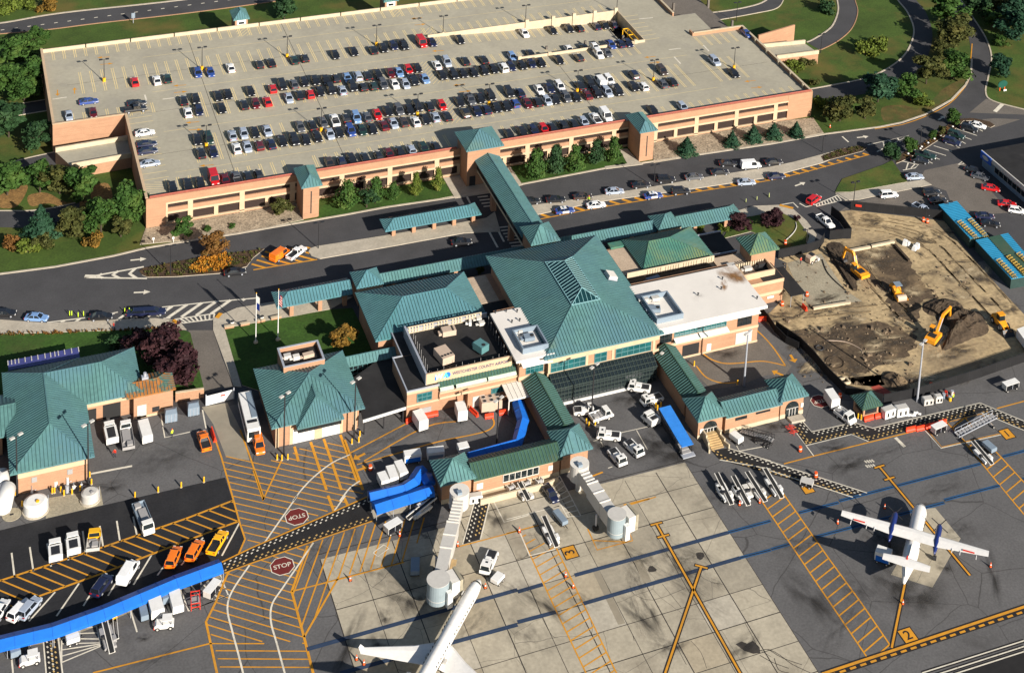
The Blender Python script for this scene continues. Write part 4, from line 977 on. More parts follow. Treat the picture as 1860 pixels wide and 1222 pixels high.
b.box(113.9,126.06,-70.38,-70.25,4.7,5.5);b.box(113.9,126.06,-70.38,-70.25,2.0,2.7)
b.build('wall_band',M.band,ter)
b=MB()
ZE,ZS=9.0,12.55
ex0,ex1,ey0,ey1=64.9,90.7,-84.0,-47.4
sx0,sx1,sy0,sy1=74.2,80.4,-74.4,-58.7
P=lambda x,y,z:Ve((x,y,z))
o4=[P(ex0,ey0,ZE),P(ex1,ey0,ZE),P(ex1,ey1,ZE),P(ex0,ey1,ZE)];i4=[P(sx0,sy0,ZS),P(sx1,sy0,ZS),P(sx1,sy1,ZS),P(sx0,sy1,ZS)]
for k in range(4):
 q=[o4[k],o4[(k+1)%4],i4[(k+1)%4],i4[k]]
 b.face(q);ribs(b,q,k%2,.66,mat=1);b.beam(o4[k]+P(0,0,.03),i4[k]+P(0,0,.05),.18,.12)
 dn=P(0,0,-.3);b.face([o4[k]+dn,o4[(k+1)%4]+dn,o4[(k+1)%4],o4[k]])
b.face([p+P(0,0,-.3)for p in o4][::-1])
b.build('hall_roof',[M.green,M.seam],ter)
b=MB();zr=14.3;xr=(sx0+sx1)/2;R0,R1=P(xr,sy0+2.6,zr),P(xr,sy1-3.2,zr);zk=ZS+.12
c4=[P(p.x,p.y,zk)for p in i4]
for q in([c4[0],c4[1],R0],[c4[1],c4[2],R1,R0],[c4[2],c4[3],R1],[c4[3],c4[0],R0,R1]):b.face(q)
b.box(sx0,sx1,sy0,sy1,ZS-.3,zk-.01)
sky=b.build('skylight',M.sky_glass,ter)
f=MB()
for a,c in((c4[0],R0),(c4[1],R0),(c4[2],R1),(c4[3],R1),(R0,R1),(c4[0],c4[1]),(c4[1],c4[2]),(c4[2],c4[3]),(c4[3],c4[0])):f.beam(a+P(0,0,.05),c+P(0,0,.05),.13,.12)
ribs(f,[c4[1],c4[2],R1,R0],1,.95,.07,.09);ribs(f,[c4[3],c4[0],R0,R1],1,.95,.07,.09);ribs(f,[c4[0],c4[1],R0],0,.95,.07,.09);ribs(f,[c4[2],c4[3],R1],0,.95,.07,.09)
o=f.build('skylight_bar',M.bar,ter);o.parent=sky
b=MB();roof(b,36.4,60.2,-64.0,-47.0,6,8.9,((44.2,-55.6),(53.4,-55.6)));b.build('wing_roof',[M.teal,M.seam],ter)
b=MB();roof(b,97.3,114.6,-58.9,-46.6,6,8.9,((101.0,-53.2),(106.0,-53.2)),.6);b.box(93.9,97.3,-48.6,-46.6,5.4,5.9);b.build('wing_roof',[M.green_warm,M.seam],ter)
each('gravel_roof',M.gravelroof,ter,(60.15,64.7,-57.7,-48.2,4.9,5.05),(93.0,97.3,-58.6,-48.8,5.4,5.56),(113.8,121.0,-66.5,-59.0,5.5,5.65))
each('black_roof',M.blackroof,ter,(42.3,59.9,-80.2,-65.0,6.9,7.0),(38.2,44.3,-81.0,-70.8,6.3,6.36),(114.3,121.9,-55.4,-47.3,3.6,3.7),(121,125.9,-70.2,-64.4,5.5,5.56),(60.2,65.9,-66,-57.8,4.9,5.0),(90,97,-66,-58.7,5.4,5.5),(40.1,42.1,-70.6,-63,6.3,6.36))
each('coping',M.steel,ter,(41.9,42.3,-80.5,-64.8,6.3,8.7),(42.3,59.4,-65.0,-64.7,6.3,8.0),(38.0,38.25,-81.3,-70.6,6.2,6.55),(38.25,44.5,-81.3,-81.05,6.2,6.5),(39.9,40.1,-70.5,-62.9,6.2,6.5),(38.0,40.1,-70.75,-70.55,6.2,6.56),(114.1,122.1,-47.4,-47.1,3.5,3.95),(114.1,122.1,-55.6,-55.3,3.5,3.95))
b=MB();b.box(42.0,59.4,-80.62,-80.3,6.5,8.75);sp=b.build('sign_parapet',M.band,ter)
tx=text_mesh('sign_lettering','WESTCHESTER COUNTY AIRPORT',.88,mat('sign_navy',(.015,.03,.13),.5,.05,1),None,(53.1-78,-80.66+66,7.75),(rad(90),0,0),ext=.02,sx=.86,bold=.0);tx.parent=sp
for s_,x,c_ in(('W',44.5,(.75,.85,.8)),('A',45.9,(.1,.55,.75))):
 o=text_mesh('sign_logo',s_,1.45,mat('logo_'+s_,c_,.5,.05,1),None,(x-78,-80.68+66,7.7),(rad(90),rad(0),0),ext=.02,bold=.05);o.parent=sp
b=MB()
b.face([(46.3+.55*cos(a),-80.65,7.7+.62*sin(a))for a in[k*pi/9 for k in range(18)]]);b.box(43.7,44.0,-80.66,-80.62,7.1,8.35)
o=b.build('sign_logo',mat('logo_blue',(.02,.16,.50),.5,.05,1),ter);o.parent=sp
b=MB();q=[P(44.3,-81.5,6.0),P(60.0,-81.5,6.0),P(60.0,-80.25,6.85),P(44.3,-80.25,6.85)];b.face(q);ribs(b,q,0,.6,mat=1);b.face([p-P(0,0,.2)for p in q][::-1]);b.face([q[0]-P(0,0,.2),q[1]-P(0,0,.2),q[1],q[0]]);b.build('eave_roof',[M.green_dark,M.seam],ter)
window(ter,44.6,47.2,5.05,5.85,-81.55,5,1,'glass','steel');window(ter,47.8,53.8,5.05,5.85,-81.55,10,1,'glass','steel');window(ter,54.3,59.9,5.05,5.85,-81.55,9,1,'glass','steel')
b=MB()
for x0,x1 in((44.5,47.2),(47.7,53.9),(54.2,60.0)):b.face([(x0,-82.1,5.55),(x1,-82.1,5.55),(x1,-81.55,5.95),(x0,-81.55,5.95)]);b.face([(x0,-82.1,5.50),(x1,-82.1,5.50),(x1,-82.1,5.55),(x0,-82.1,5.55)])
b.build('clerestory_ledge',mat('pale_green_glazing',(.42,.50,.40),.3,.15,1),ter)
window(ter,40.1,43.0,3.7,5.4,-81.24,3,2,'teal_glass','mullion');window(ter,55.0,58.5,2.3,3.3,-81.75,4,1,'teal_glass','mullion')
plate(ter,'shutter',40.2,43.0,.2,2.1,-81.24,M.grey);plate(ter,'shutter',51.2,53.6,.2,2.4,-81.74,M.lightgrey)
b=MB()
for i in range(26):
 x=42.9+i*.6
 if i%5==4:continue
 b.box(x,x+.26,-65.0-.16,-65.0,7.0,8.5)
b.box(42.6,58,-65.2,-65.05,7.05,7.2);b.box(42.6,58,-65.2,-65.05,7.7,7.8);b.box(42.6,58,-65.2,-65.05,8.4,8.55)
b.build('louvre_screen',M.stone,ter)
b=MB()
for i in range(26):
 x=97.8+i*.62
 if i%7==6:continue
 b.box(x,x+.3,-60.1,-59.9,5.6,6.7)
b.box(93,114,-59.95,-59.8,5.4,6.9);b.build('louvre_screen',[M.stone],ter)
b=MB();b.box(90,114,-66.0,-60.2,5.35,5.45);b.build('black_roof',M.blackroof,ter)
for k in range(30):
 if k<9:x,y=42.9+.05*k,-79.5+1.55*k
 elif k<22:x,y=43.2+1.25*(k-9),-79.8
 else:x,y=58.8,-79+1.6*(k-22)
 each('roof_post',M.grey,ter,(x-.025,x+.025,y-.025,y+.025,7.0,8.6+.3*(k%3)))
b=MB();b.box(59.3,67.3,-83.3,-67.2,8.9,9.35);b.build('white_roof',M.whiteroof,ter)
b=MB();b.box(88.9,115.0,-82.9,-67.6,8.6,9.25);b.build('white_roof',M.whiteroof,ter)
soak('I',1030,575,3.2,3.6,.2,'rusts',9.258,ter,'roof_stain');soak('I',975,670,.9,2.4,-.5,'rusts',9.262,ter,'roof_stain');soak('I',1080,600,2.6,3.0,0,'rusts',9.266,ter,'roof_stain');soak('I',770,755,1.2,1.0,0,'scuff',9.27,ter,'roof_stain')
def well(x0,x1,y0,y1,z,h=1.15):
 b=MB()
 for a in((x0,x1,y0,y0+.3),(x0,x1,y1-.3,y1),(x0,x0+.3,y0+.3,y1-.3),(x1-.3,x1,y0+.3,y1-.3)):b.box(a[0],a[1],a[2],a[3],z,z+h)
 b.build('plant_screen',M.bluegrey,ter)
 b=MB();b.box(x0+.3,x1-.3,y0+.3,y1-.3,z,z+.06);b.build('plant_floor',M.whiteroof,ter)
well(61.2,66.6,-81.6,-75.2,9.35);well(90.3,96.3,-81.2,-73.0,9.25)
for x0,x1,z,y in((60.6,66.9,8.2,-82.4),(90.3,113.6,8.0,-81.5),(94.2,99.6,5.3,-81.5),(99.9,106.5,5.3,-81.5)):
 b=MB();q=[P(x0,y-1.3,z-.25),P(x1,y-1.3,z-.25),P(x1,y,z),P(x0,y,z)];b.face(q);b.face([p-P(0,0,.12)for p in q][::-1]);b.face([q[0]-P(0,0,.12),q[1]-P(0,0,.12),q[1],q[0]]);b.face([q[1]-P(0,0,.12),q[2]-P(0,0,.12),q[2],q[1]])
 b.build('awning',M.white,ter)
window(ter,61.8,65.4,5.3,7.2,-82.3,4,2);window(ter,90.4,113.4,7.3,7.75,-81.4,18,1,'teal_glass','mullion');window(ter,94.4,106.3,5.5,7.0,-81.4,10,1,'teal_glass','mullion')
window(ter,109.0,112.2,4.7,6.6,-81.42,3,2,'glass','dark');window(ter,91.2,93.8,4.7,6.6,-81.42,3,2,'glass','dark');window(ter,94.4,106.3,4.2,4.8,-81.42,9,1,'teal_glass','mullion')
plate(ter,'shutter',108.8,112.6,.4,3.1,-81.42,M.lightgrey);plate(ter,'door',102.1,103.1,.1,2.1,-81.42,M.white);plate(ter,'loading_opening',96.5,100.3,.05,3.0,-81.40,M.black)
window(ter,66.6,73.9,5.3,7.3,-83.4,6,2);window(ter,75.9,78.5,5.3,7.3,-83.4,2,2);window(ter,80.5,88.2,5.3,7.3,-83.4,6,2)
b=MB();b.face([(66.2,-86.4,3.6),(88.6,-86.4,3.6),(88.6,-83.5,5.0),(66.2,-83.5,5.0)]);b.box(66.4,88.4,-86.3,-86.2,.35,3.55)
lt=b.build('lean_to_glazing',M.glass,ter)
f=MB()
for i in range(30):
 x=66.3+i*.76;f.beam((x,-86.42,3.66),(x,-83.5,5.08),.09,.1);f.box(x-.045,x+.045,-86.42,-86.3,.35,3.6)
for k in range(4):f.beam((66.2,-86.4+.95*k,3.68+.46*k),(88.6,-86.4+.95*k,3.68+.46*k),.1,.1)
for z in(.4,1.3,2.2,3.1,3.6):f.box(66.3,88.5,-86.44,-86.3,z-.05,z+.05)
o=f.build('lean_to_bar',mat('dark_green_bar',(.035,.05,.045),.5,.1,1),ter);o.parent=lt
b=MB();b.box(66.4,85.2,-86.8,-86.45,0,.45);b.build('white_kerb',M.white,ter)
b=MB();roof(b,120.1,127.5,-65.0,-58.2,9.0,11.5);b.build('tower_roof',[M.green_warm,M.seam],ter)
b=MB()
for a in((116.8,124.6,-68.7,-68.4),(116.8,117.1,-68.4,-64.4),(124.3,124.6,-68.4,-64.4)):b.box(a[0],a[1],a[2],a[3],5.5,6.9)
b.build('plant_parapet',M.band,ter)
b=MB()
for i in range(12):b.box(117.2+i*.58,117.5+i*.58,-64.5,-64.35,5.6,6.9)
b.build('louvre_screen',M.stone,ter)
b=MB();b.box(126.2,129.9,-73.6,-63.2,2.9,3.05);b.build('side_canopy',M.blackroof,ter)
for x,y in((126.5,-73.2),(129.6,-73.2),(129.6,-68)):b=MB();b.tube((x,y,.05),(x,y,2.9),.06);b.build('canopy_post',M.steel,ter)
plate(ter,'notice',122.2,123.8,1.2,1.7,-70.36,M.white)
b=MB();q=[P(57.0,-86.3,3.5),P(61.9,-86.3,3.5),P(61.8,-82.0,3.9),P(57.0,-82.0,3.9)];b.face(q);ribs(b,q,0,1.0,.1,.12);b.face([p-P(0,0,.15)for p in q][::-1]);b.face([q[0]-P(0,0,.3),q[1]-P(0,0,.3),q[1],q[0]]);b.build('metal_canopy',M.offwhite,ter)
for x in(57.1,61.8):b=MB();b.box(x-.1,x+.1,-86.2,-86.0,.1,3.4);b.build('canopy_post',M.offwhite,ter)
def concourse(name,label,cx,pav,low,endp,loc):
 t=thing(name,label,'concourse',loc)
 b=MB();b.box(cx[0]+.5,cx[1]-.5,-97.5,cx[3],0,3.9);b.box(pav[0]+.6,pav[1]-.6,-104.3,-98.8,0,4.4);b.box(low[0],low[1],-104.6,-100.1,0,3.9);b.box(endp[0]+.6,endp[1]-.6,-104.4,-99.1,0,4.4)
 b.build('wall',M.brick,t)
 b=MB();b.box(pav[0]+.55,pav[1]-.55,-104.4,-104.28,0,.9);b.box(low[0],low[1],-104.7,-104.58,0,.9);b.box(low[0],low[1],-104.7,-104.58,3.2,3.75);b.box(endp[0]+.55,endp[1]-.55,-104.5,-104.38,0,.9)
 b.build('plinth',M.stone,t)
 b=MB();gable(b,cx[0],cx[1],-98.6,cx[3],4.1,5.5,1);b.build('corridor_roof',[M.green_dark,M.seam],t)
 b=MB();gable(b,low[0]-.2,low[1]+.2,-105.4,-99.6,4.1,5.4,0);b.build('link_roof',[M.green_dark if low[0]<70 else M.green,M.seam],t)
 b=MB();roof(b,pav[0],pav[1],-105.2,-98.1,4.6,6.8);b.build('pavilion_roof',[M.green,M.seam],t)
 b=MB();roof(b,endp[0],endp[1],-105.3,-98.4,4.6,6.8);b.build('pavilion_roof',[M.green,M.seam],t)
 return t
cl=concourse('concourse','left green roofed concourse arm holding both jet bridges beside the blue canopy',(61.0,66.4,0,-82.6),(60.4,66.9),(44.0,60.6),(37.5,44.2),(52,-102,0))
window(cl,49.6,56.5,1.6,3.1,-104.62,6,1,'glass','offwhite')
plate(cl,'notice',44.6,45.8,1.4,2.6,-104.6,M.offwhite);plate(cl,'notice',58.4,59.3,1.6,2.6,-104.6,M.offwhite)
crr=concourse('concourse','right green roofed concourse arm with arched doors and the walkway to the gates',(89.0,94.3,0,-82.6),(88.5,94.9),(94.8,106.6),(106.4,112.7),(100,-102,0))
def arch(parent,xc,w,z1,y,m=M.glass):
 b=MB();n=10;zc=z1-w/2
 pts=[(xc-w/2,0.1),(xc+w/2,0.1)]+[(xc+w/2*cos(k*pi/n),zc+w/2*sin(k*pi/n))for k in range(n+1)]
 b.face([(x,y-.05,z)for x,z in pts]);g=b.build('arched_door',m,parent)
 f=MB();f.box(xc-.05,xc+.05,y-.12,y-.05,.1,zc);f.box(xc-w/2+.1,xc+w/2-.1,y-.12,y-.05,zc-.05,zc+.05);f.box(xc-w*.25,xc-w*.2,y-.12,y-.05,.1,zc);f.box(xc+w*.2,xc+w*.25,y-.12,y-.05,.1,zc)
 o=f.build('door_frame',M.lightgrey,parent);o.parent=g
arch(crr,109.6,2.9,3.4,-104.5);arch(crr,91.7,2.9,3.5,-104.4)
plate(crr,'notice',111.5,112.1,1.6,2.5,-104.5,M.offwhite);plate(crr,'notice',89.5,90.3,1.2,2.2,-104.4,M.offwhite)
window(crr,97,99.4,2.4,2.9,-104.62,1,1,'glass','dark');window(crr,101.5,104.5,2.7,3.0,-104.62,1,1,'glass','dark')
b=MB()
for k in range(7):b.box(90.4,93.0,-108.0+.45*k,-104.3,.05,.2+.17*k)
b.build('steps',M.wood,crr)
for sx in(-1,1):
 b=MB()
 pts=[Ve((91.7+sx*1.45,-104.3)),Ve((91.7+sx*1.5,-106)),Ve((91.7+sx*1.7,-107.4)),Ve((91.7+sx*2.1,-108.6))]
 for i in range(3):
  a,c_=pts[i],pts[i+1];zt=1.9-i*.5;b.beam((a.x,a.y,zt/2),(c_.x,c_.y,zt/2),.3,zt)
 b.build('step_wall',M.stone,crr)
b=MB();b.prism([(p.x,p.y)for p in GS('D3',[(190,625),(225,660),(320,640),(290,600)])],.04,.5);b.build('landing',M.walk,crr)
b=MB();pts=spline(GS('C3',[(0,1050),(140,1010),(190,1020),(270,1030),(360,1020)]),3)
b=MB();q=GS('L',[(745,135),(1120,40)],1.0);
b.beam((44.6,-106.9,.65),(56.5,-106.9,.65),.35,1.2);b.beam((56.5,-106.9,.5),(59.8,-106.0,.5),.35,.9);b.box(44.6,57,-106.7,-104.7,.05,.5);b.build('ramp_wall',M.stone,cl)
fs=thing('fire_station','square green roofed fire station with two white garage doors facing the striped ground','fire station',(21,-72,0))
b=MB();b.box(13.3,29.0,-80.3,-64.2,0,4.7);b.box(30.0,42.4,-66.2,-64.7,0,3.7);b.box(17.1,24.9,-68.8,-62.8,0,7.1);b.build('wall',M.brick,fs)
b=MB()
for x in(13.3,15.9,25.4,28.0):b.box(x-.05,x+.55,-80.42,-80.25,0,4.7)
b.box(13.2,16.6,-80.40,-80.27,4.1,4.72);b.box(25.4,29.1,-80.40,-80.27,4.1,4.72);b.box(20.6,22.0,-80.5,-80.25,0,3.0);b.build('wall_band',M.band,fs)
b=MB();roof(b,12.3,29.9,-81.3,-63.3,5.0,8.2,((21.1,-72.5),(21.1,-72.2)));b.build('roof',[M.green,M.seam],fs)
b=MB();roof(b,16.8,25.6,-82.6,-72.0,4.75,7.4,((21.2,-78.2),(21.2,-72.1)),.5);b.build('dormer_roof',[M.green,M.seam],fs)
plate(fs,'garage_door',16.5,20.6,0,3.0,-80.32,M.white);plate(fs,'garage_door',21.9,25.6,0,3.0,-80.32,M.white)
window(fs,17.2,25.2,3.4,4.5,-81.9,9,2,'glass','dark');b=MB();b.box(17.1,25.3,-81.85,-80.3,3.2,4.7);b.build('dormer_wall',M.dark,fs)
b=MB()
for a in((17.0,25.0,-68.9,-68.6),(17.0,25.0,-63.0,-62.7),(17.0,17.3,-68.6,-63.0),(24.7,25.0,-68.6,-63.0)):b.box(a[0],a[1],a[2],a[3],7.0,8.0)
b.build('roof_parapet',M.brick,fs)
b=MB()
for a in((16.95,25.05,-68.95,-68.55),(16.95,25.05,-63.05,-62.65),(16.95,17.35,-68.55,-63.05),(24.65,25.05,-68.55,-63.05)):b.box(a[0],a[1],a[2],a[3],8.0,8.1)
b.build('coping',M.steel,fs)
b=MB();b.box(17.3,24.7,-68.6,-63,7.1,7.16);b.build('plant_floor',M.blackroof,fs)
b=MB();gable(b,29.4,42.6,-66.9,-64.0,3.8,4.9,0);b.build('link_roof',[M.green,M.seam],fs)
window(fs,30.4,40,.6,3.2,-66.25,10,3,'glass','mullion')
b=MB();b.prism([(30.6,-70.0),(29.2,-82.6),(37.8,-81.6),(39.3,-66.8),(36,-66.6)],3.2,3.5);b.build('flat_roof',M.blackroof,fs)
b=MB();b.beam((29.2,-82.66,3.3),(37.8,-81.7,3.3),.2,.5);b.build('roof_edge',M.white,fs)
for x,y in((29.6,-82.2),(33.5,-81.8),(37.4,-81.3)):b=MB();b.box(x-.1,x+.1,y-.1,y+.1,0,3.2);b.build('post',M.dark,fs)
for x,y in((19,-64.5),(21.3,-65.5)):pass
mb_=thing('maintenance_building','L shaped brick building with green hipped roofs behind the round white tanks','workshop',(-26,-65,0))
b=MB();b.box(-31.4,-19.6,-77.4,-50,0,4.6);b.box(-19.6,-10.2,-62.2,-50,0,4.6);b.box(-10.2,-3.0,-64.0,-58.4,0,4.5);b.box(-44,-33.5,-66,-56,0,4.2);b.build('wall',M.brick,mb_)
each('wall_band',M.band,mb_,(-31.5,-19.5,-77.52,-77.35,3.3,4.2),(-19.7,-10.4,-62.32,-62.15,3.3,4.2),(-10.3,-2.9,-64.1,-63.95,0,.5))
b=MB();roof(b,-32.8,-18.6,-78.2,-49.2,5.0,8.2);b.build('roof',[M.green,M.seam],mb_)
b=MB();roof(b,-31.8,-8.4,-63.4,-49.2,5.0,8.15,((-25.7,-56.3),(-15.3,-56.3)));b.build('roof',[M.green,M.seam],mb_)
b=MB();gable(b,-11.5,-2.5,-64.2,-58.0,4.85,5.7,0,False,True);b.build('roof',[M.rust,M.seam],mb_)
b=MB();gable(b,-48,-31.0,-67,-55,4.5,6.5,0);b.build('roof',[M.green,M.seam],mb_)
plate(mb_,'open_bay',-15.6,-12.4,.1,3.1,-62.22,M.black);plate(mb_,'open_bay',-19.4,-16.8,.1,2.8,-62.22,M.black);plate(mb_,'shutter',-9.6,-7.9,.1,2.8,-64.05,M.lightgrey);plate(mb_,'vent',-6.8,-5.5,.8,1.8,-64.05,M.dark)
for x in(-29.2,-23.2):plate(mb_,'vent',x,x+.9,1.9,2.9,-77.45,M.grey)
b=MB();q=GS('A3',[(55,215),(550,118),(562,190),(60,280)],3.2);b.face(q[::-1]);b.face([p-P(0,0,.15)for p in q]);b.build('lean_to_roof',mat('blue_violet_glazing',(.055,.06,.20),.25,.2,.6,spec=.6),mb_)
f=MB()
for k in(0,.05,.1,.15,.24,.33,.42,.52,.6,.66,.71,.8,.9,1.0):f.beam(q[0].lerp(q[1],k)+P(0,0,.08),q[0].lerp(q[1],k).lerp(q[3].lerp(q[2],k),.45)+P(0,0,.08),.18,.08)
f.build('lean_to_bar',M.lightgrey,mb_)
ki=thing('guard_kiosk','small brick guard kiosk with dark green pyramid roof beside the red barriers','kiosk',(124.2,-108.4,0))
b=MB();b.box(122.4,126.0,-110.2,-106.6,0,1.1);b.box(122.4,126,-107.2,-106.6,1.1,2.7)
for x,y in((122.5,-110.1),(125.6,-110.1),(122.5,-107),(125.6,-107)):b.box(x,x+.35,y,y+.35,1.1,2.8)
b.build('wall',M.brick,ki);b=MB();roof(b,121.8,126.5,-110.7,-106.2,2.9,4.5,gap=.5);b.build('roof',[M.green_dark,M.seam],ki)
b=MB();b.box(122.7,125.7,-110.05,-107.2,1.1,2.6);b.build('window',M.glass,ki)
of=thing('office_building','low dark roofed office block with blue and white fascia at the right edge','office',(214,-50,0))
b=MB();b.box(202.9,236,-75,-36.2,0,4.0);b.build('wall',M.bluegrey,of)
b=MB();b.box(202.6,236.2,-75.2,-36.0,4.0,4.25);b.build('roof',M.blackroof,of)
b=MB();b.box(202.3,202.62,-60.5,-36.0,3.3,4.45);b.build('fascia',M.lightgrey,of)
b=MB();b.box(202.05,202.3,-40.6,-36.2,2.6,4.5);g=b.build('sign_board',mat('sign_blue',(.02,.10,.45),.4,.05,1),of)
b=MB();b.add([(202.0,-38.4+1.3*cos(k*pi/8),3.55+.55*sin(k*pi/8))for k in range(16)],[tuple(range(16))]);o=b.build('sign_oval',M.lightgrey,of);o.parent=g
window(of,-58,-41.5,1.2,2.7,202.9,9,1,'glass','grey','-x')
b=MB();b.box(210,217,-50,-44,4.25,4.5);b.build('roof_well',M.black,of)
CC={'black':(.012,.012,.014),'white':(.78,.78,.76),'silver':(.33,.38,.46),'blue':(.025,.06,.24),'navy':(.010,.014,.045),'red':(.52,.008,.010),'maroon':(.10,.006,.010),'grey':(.085,.088,.095),'green':(.012,.035,.028),'beige':(.36,.30,.22),'orange':(.80,.18,.008),'yellow':(.85,.42,.008),'pale blue':(.16,.28,.50),'brown':(.05,.035,.028),'gold':(.45,.36,.22)}
CM={k:paint('car_'+k.replace(' ','_'),v,.28,spec=.6,coat=.6)for k,v in CC.items()}
LAMP=paint('headlamp_glass',(.75,.75,.72),.15)
TAIL=paint('tail_lamp_red',(.35,.01,.01),.25)
CARGLASS=paint('car_glass',(.010,.013,.018),.06,spec=.9)
def ring(x,zb,zt,w,tuck=.9):
 zm=zb+(zt-zb)*.55
 return[(x,-w*.9,zb),(x,-w,zb+.12),(x,-w,zm),(x,-w*tuck,zt),(x,w*tuck,zt),(x,w,zm),(x,w,zb+.12),(x,w*.9,zb)]
SPEC={'car':dict(st=[(-2.38,.42,.70,.74),(-2.25,.26,.86,.84),(-1.6,.24,.92,.90),(-.8,.24,.92,.91),(.9,.24,.91,.91),(1.35,.24,.84,.90),(2.05,.26,.74,.86),(2.36,.36,.56,.74)],gh=((-1.75,1.12,.80),(-1.05,.30,.62),.90,1.42),wx=(1.42,-1.38),r=.32),'hatchback':dict(st=[(-2.1,.42,.8,.76),(-2.0,.26,.93,.84),(-1.3,.24,.96,.88),(.9,.24,.93,.88),(1.4,.24,.86,.86),(1.95,.28,.70,.80),(2.1,.36,.55,.7)],gh=((-1.98,1.15,.80),(-1.6,.30,.62),.93,1.48),wx=(1.28,-1.28),r=.32),'estate car':dict(st=[(-2.35,.42,.8,.78),(-2.25,.30,1.0,.90),(-1.5,.3,1.04,.93),(.95,.3,1.02,.93),(1.5,.3,.97,.92),(2.15,.32,.86,.87),(2.36,.4,.62,.76)],gh=((-2.2,1.15,.84),(-2.0,.42,.68),1.01,1.72),wx=(1.42,-1.40),r=.36),'van':dict(st=[(-2.7,.45,.9,.88),(-2.6,.34,1.12,.98),(.9,.34,1.12,.98),(1.7,.34,1.04,.96),(2.35,.36,.90,.90),(2.6,.42,.66,.80)],gh=((-2.58,1.55,.95),(-2.5,.95,.86),1.10,2.02),wx=(1.65,-1.65),r=.36,solid=True),'limousine':dict(st=[(-4.0,.42,.72,.78),(-3.85,.28,.9,.88),(-3.0,.26,.95,.92),(2.4,.26,.94,.92),(3.0,.26,.88,.9),(3.75,.28,.78,.86),(4.0,.38,.58,.76)],gh=((-3.2,2.5,.82),(-2.6,1.7,.64),.92,1.46),wx=(2.9,-2.9),r=.33),}
PROTO={}
def proto(kind):
 if kind in PROTO:return PROTO[kind]
 P_={}
 blank=CM['black']
 b,g=MB(),MB()
 if kind=='pickup':
  b.loft([ring(*s)for s in((-2.75,.5,.95,.88),(-2.7,.42,1.0,.93),(-.55,.36,1.02,.94),(.9,.36,1.04,.94),(1.5,.36,1.02,.93),(2.45,.38,.94,.90),(2.72,.45,.7,.8))],0)
  b.box(-2.6,-.62,-.76,.76,1.01,1.03,1)
  for y in(-.92,.80):b.box(-2.72,-.55,y,y+.12,1.0,1.18)
  b.box(-2.76,-2.64,-.9,.9,1.0,1.17)
  b0,b1,zb,zt=(-.62,1.3,.86),(-.5,.62,.68),1.03,1.72
  wx,r,L=(1.75,-1.75),.38,2.7
 else:
  s=SPEC[kind]
  b.loft([ring(*q)for q in s['st']],0)
  b0,b1,zb,zt=s['gh'];wx,r=s['wx'],s['r'];L=s['st'][-1][0]
 g.loft([[(b0[0],-b0[2],zb),(b0[1],-b0[2],zb),(b0[1],b0[2],zb),(b0[0],b0[2],zb)],[(b1[0],-b1[2],zt-.03),(b1[1],-b1[2],zt-.03),(b1[1],b1[2],zt-.03),(b1[0],b1[2],zt-.03)]])
 b.loft([[(b1[0]-.06,-b1[2]-.02,zt-.05),(b1[1]+.06,-b1[2]-.02,zt-.05),(b1[1]+.06,b1[2]+.02,zt-.05),(b1[0]-.06,b1[2]+.02,zt-.05)],[(b1[0]+.05,-b1[2]+.1,zt+.02),(b1[1]-.05,-b1[2]+.1,zt+.02),(b1[1]-.05,b1[2]-.1,zt+.02),(b1[0]+.05,b1[2]-.1,zt+.02)]])
 for sy in(-1,1):
  for t in(0,.5,1):
   p=Ve((b0[0]+(b0[1]-b0[0])*t,sy*b0[2],zb));q=Ve((b1[0]+(b1[1]-b1[0])*t,sy*b1[2],zt-.02))
   b.beam(p,q,.10,.07)
  if kind=='van':
   for(u0,u1)in((-2.5,-1.3),(-1.2,-.1)):
    b.face([(u0,sy*.955,1.12),(u1,sy*.955,1.12),(u1,sy*.885,1.92),(u0,sy*.885,1.92)])
 if kind=='van':b.face([(-2.60,-.9,1.12),(-2.60,.9,1.12),(-2.53,.82,1.9),(-2.53,-.82,1.9)])
 for sy in(-1,1):b.box(b0[1]-.35,b0[1]-.15,sy*(b0[2]+.05)-.08,sy*(b0[2]+.05)+.08,zb+.05,zb+.2)
 P_['body']=b.mesh('body',[blank,M.dark])
 P_['window']=g.mesh('window',[CARGLASS])
 w=MB();w.tube((0,-.11,0),(0,.11,0),r,n=12,mat=0);w.tube((0,-.118,0),(0,.118,0),r*.6,n=8,mat=1)
 P_['wheel']=w.mesh('wheel',[M.black,M.steel])
 h=MB();h.box(-.06,.05,-.2,.2,-.07,.07);P_['headlight']=h.mesh('headlight',[LAMP]);P_['tail_light']=h.mesh('tail_light',[TAIL])
 P_['_']=(wx,r,L,(b.v and max(abs(p[1])for p in b.v)))
 PROTO[kind]=P_
 return P_
def link(name,me,parent,loc,color=None):
 o=bpy.data.objects.new(name,me);COL.objects.link(o);o.parent=parent;o.location=loc
 if color is not None:
  o.material_slots[0].link='OBJECT';o.material_slots[0].material=color
 return o
